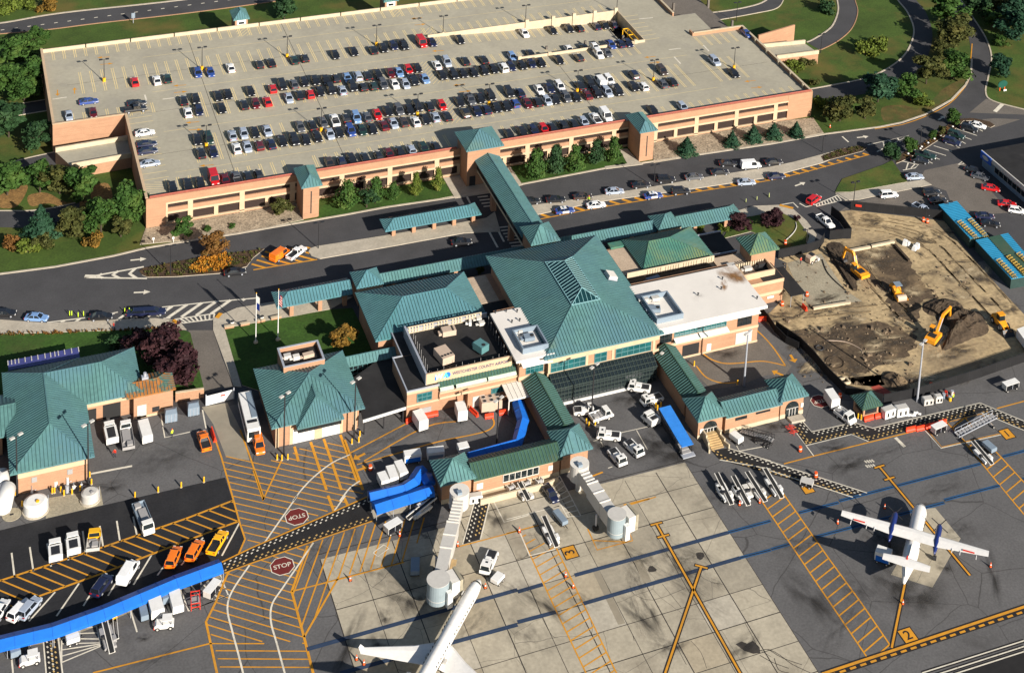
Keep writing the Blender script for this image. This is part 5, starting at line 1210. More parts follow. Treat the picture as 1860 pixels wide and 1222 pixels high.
def car(kind,color,x,y,z,a,label,group=None,cat=None,name=None,pitch=0.0,scale=1.0):
 p=proto(kind)
 t=thing(name or{'car':'parked_car','estate car':'estate_car'}.get(kind,kind),label,cat or{'estate car':'car','hatchback':'car'}.get(kind,kind),(x,y,z),a,group)
 t.rotation_euler=(0,pitch,a);t.scale=(scale,scale,scale)
 (wx,r,L,hw)=p['_']
 c=CM[color]if isinstance(color,str)else color
 link('body',p['body'],t,(0,0,0),c);link('window',p['window'],t,(0,0,0))
 for u in wx:
  for sy in(-1,1):link('wheel',p['wheel'],t,(u,sy*(hw-.12),r))
 hz={'car':.62,'hatchback':.66,'estate car':.78,'van':.8,'pickup':.82,'limousine':.64}[kind]
 for sy in(-1,1):
  link('headlight',p['headlight'],t,(L-.13,sy*.58,hz));link('tail_light',p['tail_light'],t,(-L+.04 if kind!='pickup' else-2.74,sy*.66,hz+.12))
 return t
ORD=['','second','third','fourth','fifth','sixth','seventh','eighth','ninth','tenth','eleventh','twelfth','thirteenth','fourteenth','fifteenth','sixteenth','seventeenth','eighteenth','nineteenth','twentieth','twenty first','twenty second','twenty third','twenty fourth','twenty fifth','twenty sixth','twenty seventh','twenty eighth','twenty ninth','thirtieth']
def K_(s):
 """compact row data: 'tile c x y c x y ...' """
 out=[];tile=None
 for tok in s.split(';'):
  p=tok.split()
  if not p:continue
  if len(p)==1:tile=p[0];continue
  out.append((tile,p[0],float(p[1]),float(p[2]),p[3]if len(p)>3 else ''))
 return out
ABB={'b':'black','w':'white','s':'silver','l':'pale blue','n':'navy','r':'red','m':'maroon','g':'grey','G':'green','B':'blue','o':'brown'}
ROWS=[('sparse rooftop row nearest the back wall',61.9,"A1;r 947 573;w 1103 562;G 1178 550;B 1393 512;B 1480 505;w 1622 475;B1;b 45 452;b 128 440;G 288 420;b 362 408;b 577 384;b 707 362;b 845 350;b 918 340;n 985 322;b 1058 318 p;r 1185 300 v;n 1258 296;b 1455 282;C1;w 125 232;b 322 212;b 440 203;b 510 198;n 630 182;b 690 175;n 752 168"),('back line of upper rooftop double row',45.3,"A1;b 1292 705;b 1378 698;b 1535 675;b 1605 662;b 1762 640;B1;r 135 622;b 205 600 e;g 285 590;b 360 578;b 437 568;b 510 560;b 580 550;l 660 545;s 735 535 e;b 803 530;b 878 520;m 965 512;l 1025 507;r 1092 490;b 1155 477;w 1290 455;s 1362 437 e;b 1490 428;b 1620 418;C1;l 40 398;b 165 375;w 440 348;b 548 335;w 622 330;B 735 312;n 800 305;n 855 300"),('front line of upper rooftop double row',38.3,"A1;w 1322 788;n 1400 778;b 1560 760;b 1718 735;m 1800 730;B1;r 98 712;s 250 688;b 325 667;r 400 660;b 468 642;b 548 630 e;s 625 632;b 700 610 e;b 772 610;G 845 603;g 915 595 e;w 995 590;s 1072 592;b 1130 565 p;l 1207 552;b 1328 527;b 1410 525 e;b 1475 513;b 1550 508;b 1625 498;b 1690 483;w 1760 475 e;C1;n 30 465;b 110 460;n 172 443;b 245 443;b 368 420;b 508 403;w 648 380 e;g 708 370"),('back line of lower rooftop double row',23.8,"A1;b 1388 980;G 1468 975 e;s 1635 950;s 1715 940;b 1795 930;B1;s 98 918;g 330 890;b 415 880;g 490 860;w 572 845 p;b 650 830;l 725 828 e;g 800 820;r 872 803;b 945 780;g 1025 775 e;b 1100 770;b 1155 750 e;b 1240 745;r 1328 740;b 1450 715;g 1525 700 p;b 1598 690;b 1670 675 e;b 1800 650 e;C1;n 95 650;w 230 630;n 300 618;w 375 610 e;b 515 600;b 585 580 e;w 658 572 v;w 722 565 e;n 895 525 e;o 1095 497 e"),('front line of lower rooftop double row',17.1,"A1;b 1415 1075;n 1500 1065;w 1665 1040;s 1740 1030;m 1825 1022;B1;n 125 1010;b 205 990;b 290 985 e;b 370 980;b 450 960;s 540 940;b 603 928;B 685 920 e;G 765 912;b 840 905;m 918 880;s 985 865;o 1058 855;w 1142 852;b 1210 838;s 1280 820;b 1362 815;b 1490 795 e;n 1572 780;n 1640 768;b 1710 755;b 1780 745;B 1840 725;C1;m 145 725;b 215 715;s 285 707;b 340 697;g 420 685 e;b 487 680;m 565 665;b 635 655 e;s 708 648 e;b 785 640 e;b 895 610;w 962 605;g 1098 587;b 1165 572;s 1465 430 e;b 1600 513"),('rooftop row along the red guard rail',6.4,"A2;b 1215 160;b 1322 135;b 1410 125;r 1505 95 v;m 1585 100;g 1665 90 p;b 1745 78;b 1820 65;B1;o 535 1145;n 620 1132;b 692 1115;b 785 1108;b 880 1095;m 955 1080;b 1030 1062;s 1110 1050;G 1200 1040;b 1285 1030;C1;b 20 945;b 110 925;n 190 915;r 262 905;b 320 895;b 395 882 e;b 470 870;s 545 858;w 625 835 p;w 700 815 v;b 1030 775;s 1240 752"),]
KND={'':'car','e':'estate car','p':'pickup','v':'van'}
for phrase,yrow,data in ROWS:
 items=K_(data)
 tot,seen={},{}
 for t,c,x,y,k in items:tot[(c,k)]=tot.get((c,k),0)+1
 for t,c,x,y,k in items:
  kind=KND[k];z=DZ;nm={'estate car':'estate'}.get(kind,kind)
  for _ in range(4):
   g=G(t,x,y,z+.75);z=deckz(g.x,g.y)
  cn=ABB[c];key=(c,k);i=seen[key]=seen.get(key,0)+1
  nm={'estate car':'estate'}.get(kind,kind)
  lab=('only %s %s in the %s'%(cn,nm,phrase))if tot[key]==1 else('%s %s %s from the left in the %s'%(ORD[i-1],cn,nm,phrase)).strip()if i>1 else 'leftmost %s %s in the %s'%(cn,nm,phrase)
  a=pi/2 if rnd.random()<.35 else-pi/2
  hk=kind
  if kind=='car' and rnd.random()<.22:hk='hatchback'
  gy=min(g.y,6.4)if yrow<7 else g.y
  if yrow<7:gy=max(3.3,gy)
  o=car(hk,cn,g.x,gy,z,a+ru(-.03,.03),lab,'cars parked on the roof deck',cat='car' if kind in('car','estate car')else kind,name={'car':'parked_car','estate car':'parked_car','van':'parked_van','pickup':'parked_pickup'}[kind],scale=1.05)
for t,x,y,k,c,a,lab in(('A1',625,712,'car','blue',0,'bright blue low car alone on the far left deck aisle, pointing sideways'),('A1',965,725,'car','black',0,'black car lying sideways just above the black pickup by the notched deck edge'),('A1',955,768,'pickup','black',0,'black pickup parked sideways at the inner corner of the notched deck edge'),('A1',485,812,'car','silver',-1.57,'blue grey car in the left deck corner above the brick notch wall'),('A1',655,792,'car','maroon',-1.57,'maroon car above the brick notch wall, right of a blue grey car'),('A1',1020,932,'car','white',0,'white car, topmost of the sideways cars at the left deck edge'),('A1',1035,1012,'car','navy',0,'navy car, upper of two dark sideways cars at the left deck edge'),('A1',1040,1060,'car','navy',0,'navy car, lower of two dark sideways cars at the left deck edge'),('A1',1055,1148,'car','silver',0,'silver car, lowest of the sideways cars at the left deck edge'),('C1',1690,235,'car','blue',-1.57,'blue car alone in the top right corner of the deck')):
 g=G(t,x,y,DZ+.7);car(k,c,g.x,g.y,DZ,a,lab,'cars parked on the roof deck',name='parked_pickup' if k=='pickup' else 'parked_car',cat='pickup' if k=='pickup' else 'car')
def hd(t,p,q,z=0.0):
 a,b=G(t,*p,z),G(t,*q,z)
 return math.atan2(b.y-a.y,b.x-a.x)
RC=[('A2',(1575,762),(1735,742),'car','black','black car driving past the lower edge of the orange planted island'),('A2',(-40,1045),(105,1040),'car','black','black car cut by the left frame edge on the lower kerb'),('A2',(165,1068),(350,1078),'car','pale blue','pale blue car stopped at the lower left kerb'),('A2',(630,1070),(795,1062),'car','black','black car stopped on white hatching left of the limousine'),('A2',(915,1042),(1145,1028),'limousine','navy','long dark limousine parked on the white hatched bay'),('B2',(130,675),(250,590),'van','orange','orange minivan on yellow hatching beside a white pickup'),('B2',(245,665),(365,575),'pickup','white','white pickup on yellow hatching beside the orange minivan'),('B2',(1390,548),(1545,535),'car','black','black car in shade driving towards the crossing under the footbridge'),('C2',(125,258),(215,250),'car','black','black car half hidden beside the footbridge, first of the waiting line'),('C2',(270,248),(425,238),'car','black','black car second in the waiting line right of the footbridge'),('C2',(460,228),(615,215),'car','brown','dark brown car third in the waiting line by the upper kerb'),('C2',(685,190),(835,180),'car','silver','silver car fourth in the waiting line on the upper road'),('C2',(870,145),(1025,135),'car','black','black car between silver car and black estate in the waiting line'),('C2',(1050,105),(1195,100),'estate car','black','black estate car in the middle of the waiting line'),('C2',(1245,90),(1395,78),'car','grey','grey car right of the black estate in the waiting line'),('C2',(1425,55),(1580,45),'car','black','black car just left of the white van in the waiting line'),('C1',(1490,1152),(1630,1150),'car','black','black car above and left of the white van on the upper road'),('C1',(1650,1172),(1790,1162),'van','white','plain white van parked on the upper road'),('C1',(1810,1146),(1950,1136),'car','black','black car right of the white van on the upper road'),('D2',(50,85),(180,72),'car','navy','dark car at the right end of the yellow hatched strip'),('C2',(555,290),(705,272),'car','white','white patrol car between two blue and white patrol cars on hatching'),('C2',(1150,190),(1300,180),'estate car','black','black estate on the yellow hatching right of a patrol car'),('C2',(1620,125),(1755,118),'car','silver','small silver car on the lower road passing the hatched strip'),('D2',(330,280),(430,210),'estate car','red','red car crossing diagonally at the white striped crossing'),('D2',(400,350),(525,450),'pickup','white','white pickup parked against the black site fence corner'),('D2',(840,215),(975,205),'estate car','white','white estate car on the yard beside the corner pavement'),('D2',(1035,85),(1145,80),'car','silver','silver car at the edge of the brown grass island'),('D2',(1130,205),(1290,190),'estate car','black','black estate, upper of two dark cars behind the site fence'),('D2',(1190,255),(1320,245),'car','black','black car, lower of two dark cars behind the site fence'),('D2',(1100,290),(1190,340),'pickup','silver','silver pickup just behind the long black site fence'),('S',(620,650),(690,672),'car','black','black car, upper of two dark cars below the blue sign'),('S',(670,705),(760,728),'car','grey','grey car, lower of two dark cars below the blue sign'),('S',(760,815),(865,832),'car','red','red car, upper of two red cars near the office wall'),('S',(915,965),(1010,975),'car','red','red car, lower of two red cars near the office wall'),('S',(990,1020),(1115,1040),'hatchback','white','white hatchback beside the lower red car at the frame edge'),('S',(690,1080),(825,1085),'car','navy','navy car beside the upper blue roofed shed'),('S',(740,1145),(880,1160),'car','black','black car below the navy car beside the upper blue shed'),('S',(615,225),(765,262),'car','white','white car in the angled bays, beside the kerbed tip'),('S',(530,255),(700,295),'estate car','black','black car next to the white car in the angled bays'),('S',(420,310),(565,360),'estate car','green','dark green estate, upper of the middle pair in the angled bays'),('S',(370,375),(540,420),'estate car','navy','navy estate, lower of the middle pair in the angled bays'),('S',(130,505),(290,540),'pickup','green','dark green pickup, upper of the left pair in the angled bays'),('S',(80,555),(235,580),'car','black','black car, lower of the left pair in the angled bays'),('A3',(1460,860),(1410,700),'pickup','orange','orange pickup in the brick walled yard beside the dumpsters'),('B3',(25,740),(55,880),'estate car','orange','orange car beside the fire station corner'),('A4',(1165,500),(1230,350),'estate car','orange','orange car, leftmost of the vehicles at the striped lane end'),('A4',(1300,455),(1385,305),'estate car','orange','orange car between another orange car and the yellow one'),('A4',(1455,400),(1545,250),'pickup','yellow','yellow pickup at the end of the angled airside bays'),('A4',(835,610),(935,450),'van','white','white van in the angled bays behind the long blue canopy'),('A4',(650,690),(755,550),'estate car','navy','dark estate in shade left of the white van'),('A4',(80,850),(195,730),'estate car','white','white estate, second from left behind the long blue canopy'),('A4',(150,835),(255,715),'estate car','silver','silver estate, third from left behind the long blue canopy'),('A4',(-40,850),(30,740),'estate car','white','white estate cut by the left frame edge behind the blue canopy'),]
for t,p,q,k,c,lab in RC:
 m=((p[0]+q[0])/2,(p[1]+q[1])/2)
 g=G(t,*m,.6);car(k,c,g.x,g.y,.05,hd(t,p,q,.6),lab)
for t,p,q,lab in(('C2',(330,330),(490,310),'blue and white patrol car at the left end of the yellow hatching'),('C2',(955,225),(1110,205),'blue and white patrol car right of the plain white one on hatching')):
 m=((p[0]+q[0])/2,(p[1]+q[1])/2);g=G(t,*m,.6)
 r=car('car','blue',g.x,g.y,.05,hd(t,p,q,.6),lab)
 b=MB()
 for sy in(-1,1):b.box(-.75,.85,sy*.93-.015,sy*.93+.015,.4,.92)
 b.box(-1.08,.32,-.6,.6,1.435,1.46);b.build('white_panel',M.white,r,W=0)
 b=MB();b.box(-.5,-.25,-.5,.5,1.46,1.58);b.build('light_bar',M.bluegrey,r,W=0)
def wheels(t,pts,r=.35,w=.28):
 me=MB();me.tube((0,-w/2,0),(0,w/2,0),r,n=10);me.tube((0,-w/2-.01,0),(0,w/2+.01,0),r*.5,n=8,mat=1);me=me.mesh('wheel',[M.black,M.lightgrey])
 for x,y in pts:link('wheel',me,t,(x,y,r))
def bbox(parent,name,m,*boxes):
 b=MB()
 for q in boxes:b.box(*q)
 return b.build(name,m,parent,W=0)
def at(t,p,q=None,z=0.6):
 """centre and heading from two sighted ends"""
 if q is None:
  g=G(t,*p,z);return(g.x,g.y,.055),0.0
 m=((p[0]+q[0])/2,(p[1]+q[1])/2);g=G(t,*m,z)
 return(g.x,g.y,.055),hd(t,p,q,z)
def tug(t,p,q,label,group='aircraft pushback tugs',L=5.2):
 loc,a=at(t,p,q,.9);r=thing('pushback_tug',label,'tug',loc,a,group);r.scale=(.9,.9,.9)
 h=L/2
 b=MB();b.loft([ring(-h,.45,1.0,1.0,.95),ring(-h+.3,.35,1.15,1.12,.95),ring(h-1.9,.35,1.15,1.12,.95),ring(h-.2,.35,1.05,1.1,.95),ring(h,.4,.8,1.0,.95)]);b.build('body',M.white,r,W=0)
 bbox(r,'deck_plate',M.dark,(-h+.3,-.6,-.8,.8,1.15,1.2),(-.3,.5,-.45,.45,1.15,1.17))
 bbox(r,'engine_cover',M.white,(-.6,.7,-.75,.25,1.15,1.5))
 b=MB();b.loft([[(.75,-.95,1.1),(h-.3,-.95,1.1),(h-.3,.95,1.1),(.75,.95,1.1)],[(.9,-.85,1.9),(h-.6,-.85,1.9),(h-.6,.85,1.9),(.9,.85,1.9)]]);c=b.build('cab_window',M.glass,r,W=0)
 b=MB();b.box(.8,h-.5,-.93,.93,1.88,2.0)
 for x,y in((.85,-.9),(.85,.9),(h-.45,-.9),(h-.45,.9)):b.beam((x,y,1.1),(x,y*.95,1.9),.12,.12)
 o=b.build('cab_roof',M.white,r,W=0);o2=bbox(o,'hatch',M.glass,(1.2,1.6,-.25,.25,2.0,2.03))
 bbox(r,'bumper',M.dark,(h-.05,h+.12,-1.0,1.0,.35,.6));wheels(r,[(-h+1.1,-.95),(-h+1.1,.95),(h-1.1,-.95),(h-1.1,.95)],.48,.34)
 return r
def loader(t,p,q,label,body='white',L=None):
 """belt loader: p is the low end, q the high end of the conveyor"""
 loc,a=at(t,p,q,.9);r=thing('belt_loader',label,'belt loader',loc,a,'belt loaders')
 d=(G(t,*q,1.2)-G(t,*p,.7));L=d.length if L is None else L;h=L/2
 b=MB();b.beam((-h,0,.65),(h,0,1.35),.62,.14);b.build('belt',M.black,r,W=0)
 b=MB()
 for y in(-.42,.42):b.beam((-h,y,.68),(h,y,1.40),.14,.26)
 for k in range(5):b.beam((-h+L*k/4.2,-.4,.62+.16*k),(-h+L*k/4.2,.4,.62+.16*k),.08,.06)
 b.build('side_rail',M.offwhite,r,W=0)
 m=M[body];b=MB();b.loft([ring(-h*.72,.3,.75,.95),ring(h*.45,.3,.8,.95),ring(h*.62,.35,.6,.8)]);b.build('chassis',m,r,W=0)
 bbox(r,'engine_cover',m,(-.2,1.2,.5,1.1,.5,1.15),(-1.9,-.9,-1.1,-.55,.5,1.1));bbox(r,'seat',M.dark,(-.85,-.35,.5,1.0,.75,1.2))
 wheels(r,[(-h*.5,-.8),(-h*.5,.8),(h*.35,-.8),(h*.35,.8)],.34,.24)
 return r
def bag_cart(t,p,q,label,top='white',H=1.7,W=1.5,op=True,group='baggage carts',side=None):
 loc,a=at(t,p,q,H*.6);r=thing('baggage_cart',label,'cart',loc,a,group)
 L=max(2.0,(G(t,*q,H)-G(t,*p,H)).length);h=L/2
 bbox(r,'bed',M.dark,(-h,h,-W/2,W/2,.42,.55))
 if op:
  bbox(r,'roof',M[top],(-h-.05,h+.05,-W/2-.05,W/2+.05,H-.08,H));bbox(r,'frame',M.steel,*[(x-.04,x+.04,y-.04,y+.04,.5,H-.08)for x in(-h+.05,0,h-.05)for y in(-W/2+.05,W/2-.05)]);bbox(r,'end_panel',M.offwhite,(-h,-h+.05,-W/2,W/2,.5,H-.1),(h-.05,h,-W/2,W/2,.5,H-.1))
 else:
  b=MB();b.loft([ring(-h,.5,H-.05,W/2,.97),ring(-h+.08,.5,H,W/2,.97),ring(h-.08,.5,H,W/2,.97),ring(h,.5,H-.05,W/2,.97)]);b.build('box_body',M[top],r,W=0)
  if side:bbox(r,'side_panel',M[side],(-h+.2,h-.2,-W/2-.03,-W/2+.02,.55,H*.72))
 bbox(r,'tow_bar',M.dark,(h,h+.8,-.05,.05,.35,.45));wheels(r,[(-h+.5,-W/2+.1),(-h+.5,W/2-.1),(h-.5,-W/2+.1),(h-.5,W/2-.1)],.26,.2)
 return r
def truck(t,p,q,label,cab='white',box='white',H=2.6,L=6.0,kind='box',cat='truck',name='box_truck'):
 """p rear, q front"""
 loc,a=at(t,p,q,1.2);r=thing(name,label,cat,loc,a)
 h=L/2
 bbox(r,'chassis',M.dark,(-h,h-.2,-.6,.6,.4,.75))
 b=MB();b.loft([ring(h-1.9,.5,1.25,1.05,.97),ring(h-.6,.5,1.25,1.05,.97),ring(h,.5,.95,.98,.95)]);b.box(h-1.85,h-.75,-.9,.9,2.0,2.1)
 for x,y in((h-1.85,-.95),(h-1.85,.95),(h-.6,-.95),(h-.6,.95)):b.beam((x,y,1.2),(x+(.05 if x<h-1 else-.25),y*.93,2.02),.12,.1)
 b.build('cab',M[cab],r,W=0)
 b=MB();b.loft([[(h-1.82,-.97,1.22),(h-.55,-.97,1.22),(h-.55,.97,1.22),(h-1.82,.97,1.22)],[(h-1.8,-.9,2.0),(h-.85,-.9,2.0),(h-.85,.9,2.0),(h-1.8,.9,2.0)]]);b.build('cab_window',M.glass,r,W=0)
 if kind=='box':b=MB();b.loft([ring(-h,.75,H,1.15,.99),ring(-h+.05,.75,H+.03,1.15,.99),ring(h-2.05,.75,H+.03,1.15,.99),ring(h-2.0,.75,H,1.15,.99)]);b.build('box_body',M[box],r,W=0)
 elif kind=='flat':
  bbox(r,'bed',M[box],(-h,h-2.0,-1.1,1.1,.75,.9),(-h,h-2.0,-1.1,-1.02,.9,1.35),(-h,h-2.0,1.02,1.1,.9,1.35),(-h,-h+.08,-1.02,1.02,.9,1.35));bbox(r,'load',M.grey,(-h+.4,-h+1.5,-.8,.2,.9,1.5),(-h+1.8,h-2.3,-.5,.8,.9,1.3))
 elif kind=='hopper':
  bbox(r,'bed',M[box],(-h,h-2.0,-1.1,1.1,.75,1.9));bbox(r,'opening',M.dark,(-h+.3,h-2.4,-.7,.7,1.9,1.93))
 wheels(r,[(-h+1.1,-.9),(-h+1.1,.9),(h-1.1,-.9),(h-1.1,.9)],.42,.3)
 return r
def box_unit(name,label,cat,t,p,q,W,H,m,extra=None,group=None,z0=.055,zz=None):
 """a free-standing cabinet or container between two sighted ends, with a lid and skids"""
 loc,a=at(t,p,q,(zz if zz is not None else H));L=(G(t,*q,H)-G(t,*p,H)).length
 r=thing(name,label,cat,(loc[0],loc[1],z0),a,group);h=L/2
 b=MB();b.loft([ring(-h,.12,H-.06,W/2,.97),ring(-h+.06,.1,H,W/2,.97),ring(h-.06,.1,H,W/2,.97),ring(h,.12,H-.06,W/2,.97)]);b.build('body',M[m],r,W=0)
 bbox(r,'skid',M.dark,(-h+.1,h-.1,-W/2+.1,-W/2+.25,0,.12),(-h+.1,h-.1,W/2-.25,W/2-.1,0,.12))
 if extra=='fans':
  nx,ny=max(1,int(L/1.1)),max(1,int(W/1.1))
  for i in range(nx):
   for j in range(ny):
    b=MB();b.cyl(-h+L*(i+.5)/nx,-W/2+W*(j+.5)/ny,H,H+.07,.42,n=14,mat=0);b.cyl(-h+L*(i+.5)/nx,-W/2+W*(j+.5)/ny,H+.07,H+.075,.34,n=14,mat=1);b.build('fan',[M.grey,M.black],r,W=0)
 elif extra=='vents':
  for i in range(2):bbox(r,'vent',M.black,(-h*.6+i*h*.9,-h*.6+i*h*.9+.4,-W/2-.02,-W/2+.05,.3*H,.75*H))
  bbox(r,'top_panel',M.lightgrey,(-h+.15,h-.15,-W/2+.15,W/2-.15,H,H+.05))
 elif extra=='lid':
  b=MB();b.loft([[(-h,-W/2,H),(h,-W/2,H),(h,W/2,H),(-h,W/2,H)],[(-h+.2,-.1,H+.3),(h-.2,-.1,H+.3),(h-.2,.1,H+.3),(-h+.2,.1,H+.3)]]);b.build('lid',M[m],r,W=0)
  bbox(r,'rib',M.steel,*[(x-.04,x+.04,-W/2-.06,W/2+.06,.15,H-.1)for x in(-h*.6,0,h*.6)])
 return r
tug('C3',(1000,405),(865,385),'white tug nearest the dark glazed wall, facing left')
tug('C3',(1080,460),(965,500),'white tug below the one nearest the dark glazed wall')
tug('C3',(500,560),(590,555),'white tug beside the left concourse roof and its yellow bollards',L=4.6)
tug('C3',(800,740),(640,725),'white tug with dark deck facing left, beside the concourse corner')
tug('C3',(735,830),(825,940),'white tug with square cab, left of two nose-out tugs')
tug('C3',(850,775),(945,870),'white tug with square cab, right of two nose-out tugs')
tug('B4',(1650,395),(1600,510),'white and grey tug beside the nose of the big white jet',L=5.8)
truck('C3',(615,605),(720,570),'small white flat truck beside the concourse light pole',kind='flat',L=4.6)
truck('C3',(1040,640),(985,590),'small white truck in front of the blue topped stair unit',kind='hopper',L=3.6)
loc,a=at('C3',(1110,560),(1275,800),2.4);r=thing('covered_stair','long stair unit with bright blue panelled roof beside the right corridor','stair truck',loc,a)
Ls=(G('C3',1275,800,2.4)-G('C3',1110,560,2.4)).length;h=Ls/2
b=MB()
for k in range(6):b.beam((-h+Ls*k/6,0,3.1-.18*k),(-h+Ls*(k+.97)/6,0,3.1-.18*(k+1)),2.5,.12)
b.build('roof',mat('blue_panel',(.03,.19,.58),.5,.08,1),r,W=0);b=MB()
for k in range(12):b.box(-h+Ls*k/12,-h+Ls*(k+1)/12,-.9,.9,1.55-.1*k,1.65-.1*k)
b.build('steps',M.grey,r,W=0);b=MB()
for k in range(5):
 for y in(-1.1,1.1):b.beam((-h+.3+(Ls-.6)*k/4,y,.5),(-h+.3+(Ls-.6)*k/4,y,3.0-.2*k),.09,.09)
for y in(-1.1,1.1):b.beam((-h,y,2.0),(h,y,1.0),.08,.08);b.beam((-h,y,.5),(h,y,.5),.14,.14)
b.build('frame',M.dark,r,W=0);wheels(r,[(-h+1,-1),(-h+1,1),(h-1,-1),(h-1,1)],.38);bbox(r,'landing',M.steel,(h-.2,h+1.0,-1.3,1.3,.25,.45))
def airstair(t,p,q,label,m='dark',top=2.6,canopy=False):
 loc,a=at(t,p,q,.9);r=thing('passenger_stair',label,'boarding stair',loc,a);L=(G(t,*q,1)-G(t,*p,1)).length;h=L/2
 b=MB();n=12
 for k in range(n):b.box(-h+L*k/n,-h+L*(k+1)/n,-.65,.65,.3+top*.55*k/n,.36+top*.55*k/n)
 b.build('steps',M.grey,r,W=0);b=MB()
 for y in(-.72,.72):
  b.beam((-h,y,.4),(h,y,.3+top*.55),.08,.2);b.beam((-h,y,1.2),(h,y,1.2+top*.5),.07,.07)
  for k in range(7):b.beam((-h+L*k/6,y,.3+top*.5*k/6),(-h+L*k/6,y,1.2+top*.5*k/6),.06,.06)
 for x in(-h+.6,h-.6):b.beam((x,-.7,.3),(x,.7,.3),.12,.12)
 b.build('rail',M[m],r,W=0);wheels(r,[(-h+.6,-.7),(-h+.6,.7),(h-.6,-.7),(h-.6,.7)],.25)
 return r
airstair('C3',(1650,690),(1850,790),'dark folding stair beside the small white tractor');airstair('D3',(-30,745),(90,800),'dark stair left of the red rails at the walkway bend')
airstair('D3',(1390,720),(1650,640),'silver lattice stair frame inside the yellow and white box','steel',3.4)
bag_cart('C3',(1585,730),(1650,780),'small white boxy cart at the foot of the dark stair',H=1.5,op=0)
for t,p,q,lab,bd in(('N',(650,700),(370,200),'belt loader at the left end of the parked row','white'),('N',(935,715),(650,250),'belt loader second from left in the parked row','white'),('N',(1220,650),(880,180),'belt loader third from left in the parked row','offwhite'),('N',(1500,590),(1180,120),'belt loader at the right end of the parked row','white'),('C4',(350,350),(250,150),'belt loader on the concrete beside the painted number three','white'),('D3',(1640,940),(1490,790),'belt loader on the yellow ladder lane by the number one','white'),('B4',(1060,155),(1260,20),'yellow railed belt loader in shade under the jet bridge','offwhite'),('C3',(160,1190),(85,1080),'belt loader in front of the concourse ramp wall','offwhite'),('A4',(775,1080),(705,820),'dark belt loader below the long blue canopy','grey')):loader(t,p,q,lab,bd)
b_=at('A4',(805,985),(790,830));r=thing('tow_rack','narrow white rack on wheels with a yellow end, right of a belt loader','rack',b_[0],b_[1]);bbox(r,'frame',M.offwhite,(-2.4,2.4,-.35,-.25,.5,.7),(-2.4,2.4,.25,.35,.5,.7),(-2.4,-2.3,-.3,.3,.5,.6));bbox(r,'end_box',M.yellowp,(1.9,2.5,-.4,.4,.5,1.1));wheels(r,[(-1.8,-.35),(-1.8,.35),(1.8,-.35),(1.8,.35)],.25)
for t,p,q,lab,m in(('N',(585,660),(390,380),'white tractor unit left of the parked belt loaders','white'),('N',(850,650),(650,380),'slim white tow tractor between first and second belt loaders','white'),('N',(1000,640),(800,330),'pale tow tractor between second and third belt loaders','offwhite')):
 loc,a=at(t,p,q);r=thing('tow_tractor',lab,'tractor',loc,a,'tow tractors');b=MB();b.loft([ring(-1.5,.35,.8,.6),ring(-.2,.3,.85,.7),ring(1.2,.3,.95,.7),ring(1.5,.35,.7,.6)]);b.build('body',M[m],r,W=0);bbox(r,'seat',M.dark,(-.6,-.1,-.4,.4,.85,1.25));bbox(r,'engine_cover',M[m],(.2,1.2,-.5,.5,.9,1.15));wheels(r,[(-1,-.6),(-1,.6),(1,-.6),(1,.6)],.34)
for t,p,q,lab,kw in(('K',(635,345),(845,310),'white box cart with blue side, left of two in shade behind the blue canopies',dict(top='white',H=2.0,W=1.7,op=0,side='bluetarp')),('K',(920,305),(1130,280),'white box cart half in shade, right of two behind the blue canopies',dict(top='white',H=2.0,W=1.7,op=0,side='bluegrey')),('K',(1320,240),(1410,220),'small white box cart by the tip of the bent blue canopy',dict(H=1.7,W=1.7,op=0)),('K',(410,680),(350,560),'white box cart, leftmost of three beside the blue canopies',dict(H=1.9,W=1.6,op=0)),('K',(520,640),(460,480),'white box cart, middle of three beside the blue canopies',dict(H=1.9,W=1.6,op=0)),('K',(640,580),(560,420),'white box cart, rightmost of three beside the blue canopies',dict(H=1.9,W=1.6,op=0)),('B4',(915,240),(1010,185),'open white baggage cart on the yellow stripes',dict()),('B4',(1115,540),(1117,440),'grey box cart in the shade of the left jet bridge',dict(top='bluegrey',H=1.3,op=0)),('D3',(1220,705),(1300,670),'open white baggage cart beside the long red barriers',dict(W=1.4)),('D3',(1720,400),(1810,370),'open white baggage cart by the far site fence',dict(W=1.4)),('D3',(1580,790),(1650,850),'grey cart beside the belt loader on the ladder lane',dict(top='bluegrey',H=1.3,op=0)),('D3',(290,1060),(375,1085),'grey flat cart at the edge of the dotted walkway',dict(top='lightgrey',H=1.2)),('C4',(335,110),(405,195),'grey box cart between the belt loader and jet bridge',dict(top='bluegrey',H=1.2,W=1.2,op=0)),('A4',(1090,820),(1050,680),'tall white box cart below the blue canopy, beside a grey box',dict(H=2.0,W=2.1,op=0)),('A4',(1230,790),(1190,640),'white box cart with orange edge below the blue canopy',dict(H=1.8,W=1.8,op=0)),('A4',(1000,850),(975,740),'narrow grey container below the blue canopy, left of a white cart',dict(top='bluegrey',H=1.4,W=1.2,op=0)),('A4',(1150,730),(1115,640),'narrow grey container between two white carts under the canopy',dict(top='bluegrey',H=1.6,W=1.2,op=0)),('A4',(455,1000),(545,970),'white topped cart standing on white hatching by the dotted crossing',dict(H=1.3,W=1.6,op=0)),('A4',(1425,690),(1500,600),'open white cart on white hatching by the canopy end',dict(W=1.4)),('A4',(110,1100),(85,1000),'grey container cart under the canopy in the lower left corner',dict(top='bluegrey',H=1.5,W=1.5,op=0)),('A3',(1040,770),(1005,650),'white curved topped cart in the walled yard',dict(H=2.0,W=1.9,op=0)),('B4',(1660,600),(1710,545),'white power cart right of the jet nose',dict(H=1.2,W=1.5,op=0))):
 bag_cart(t,p,q,lab,**kw)
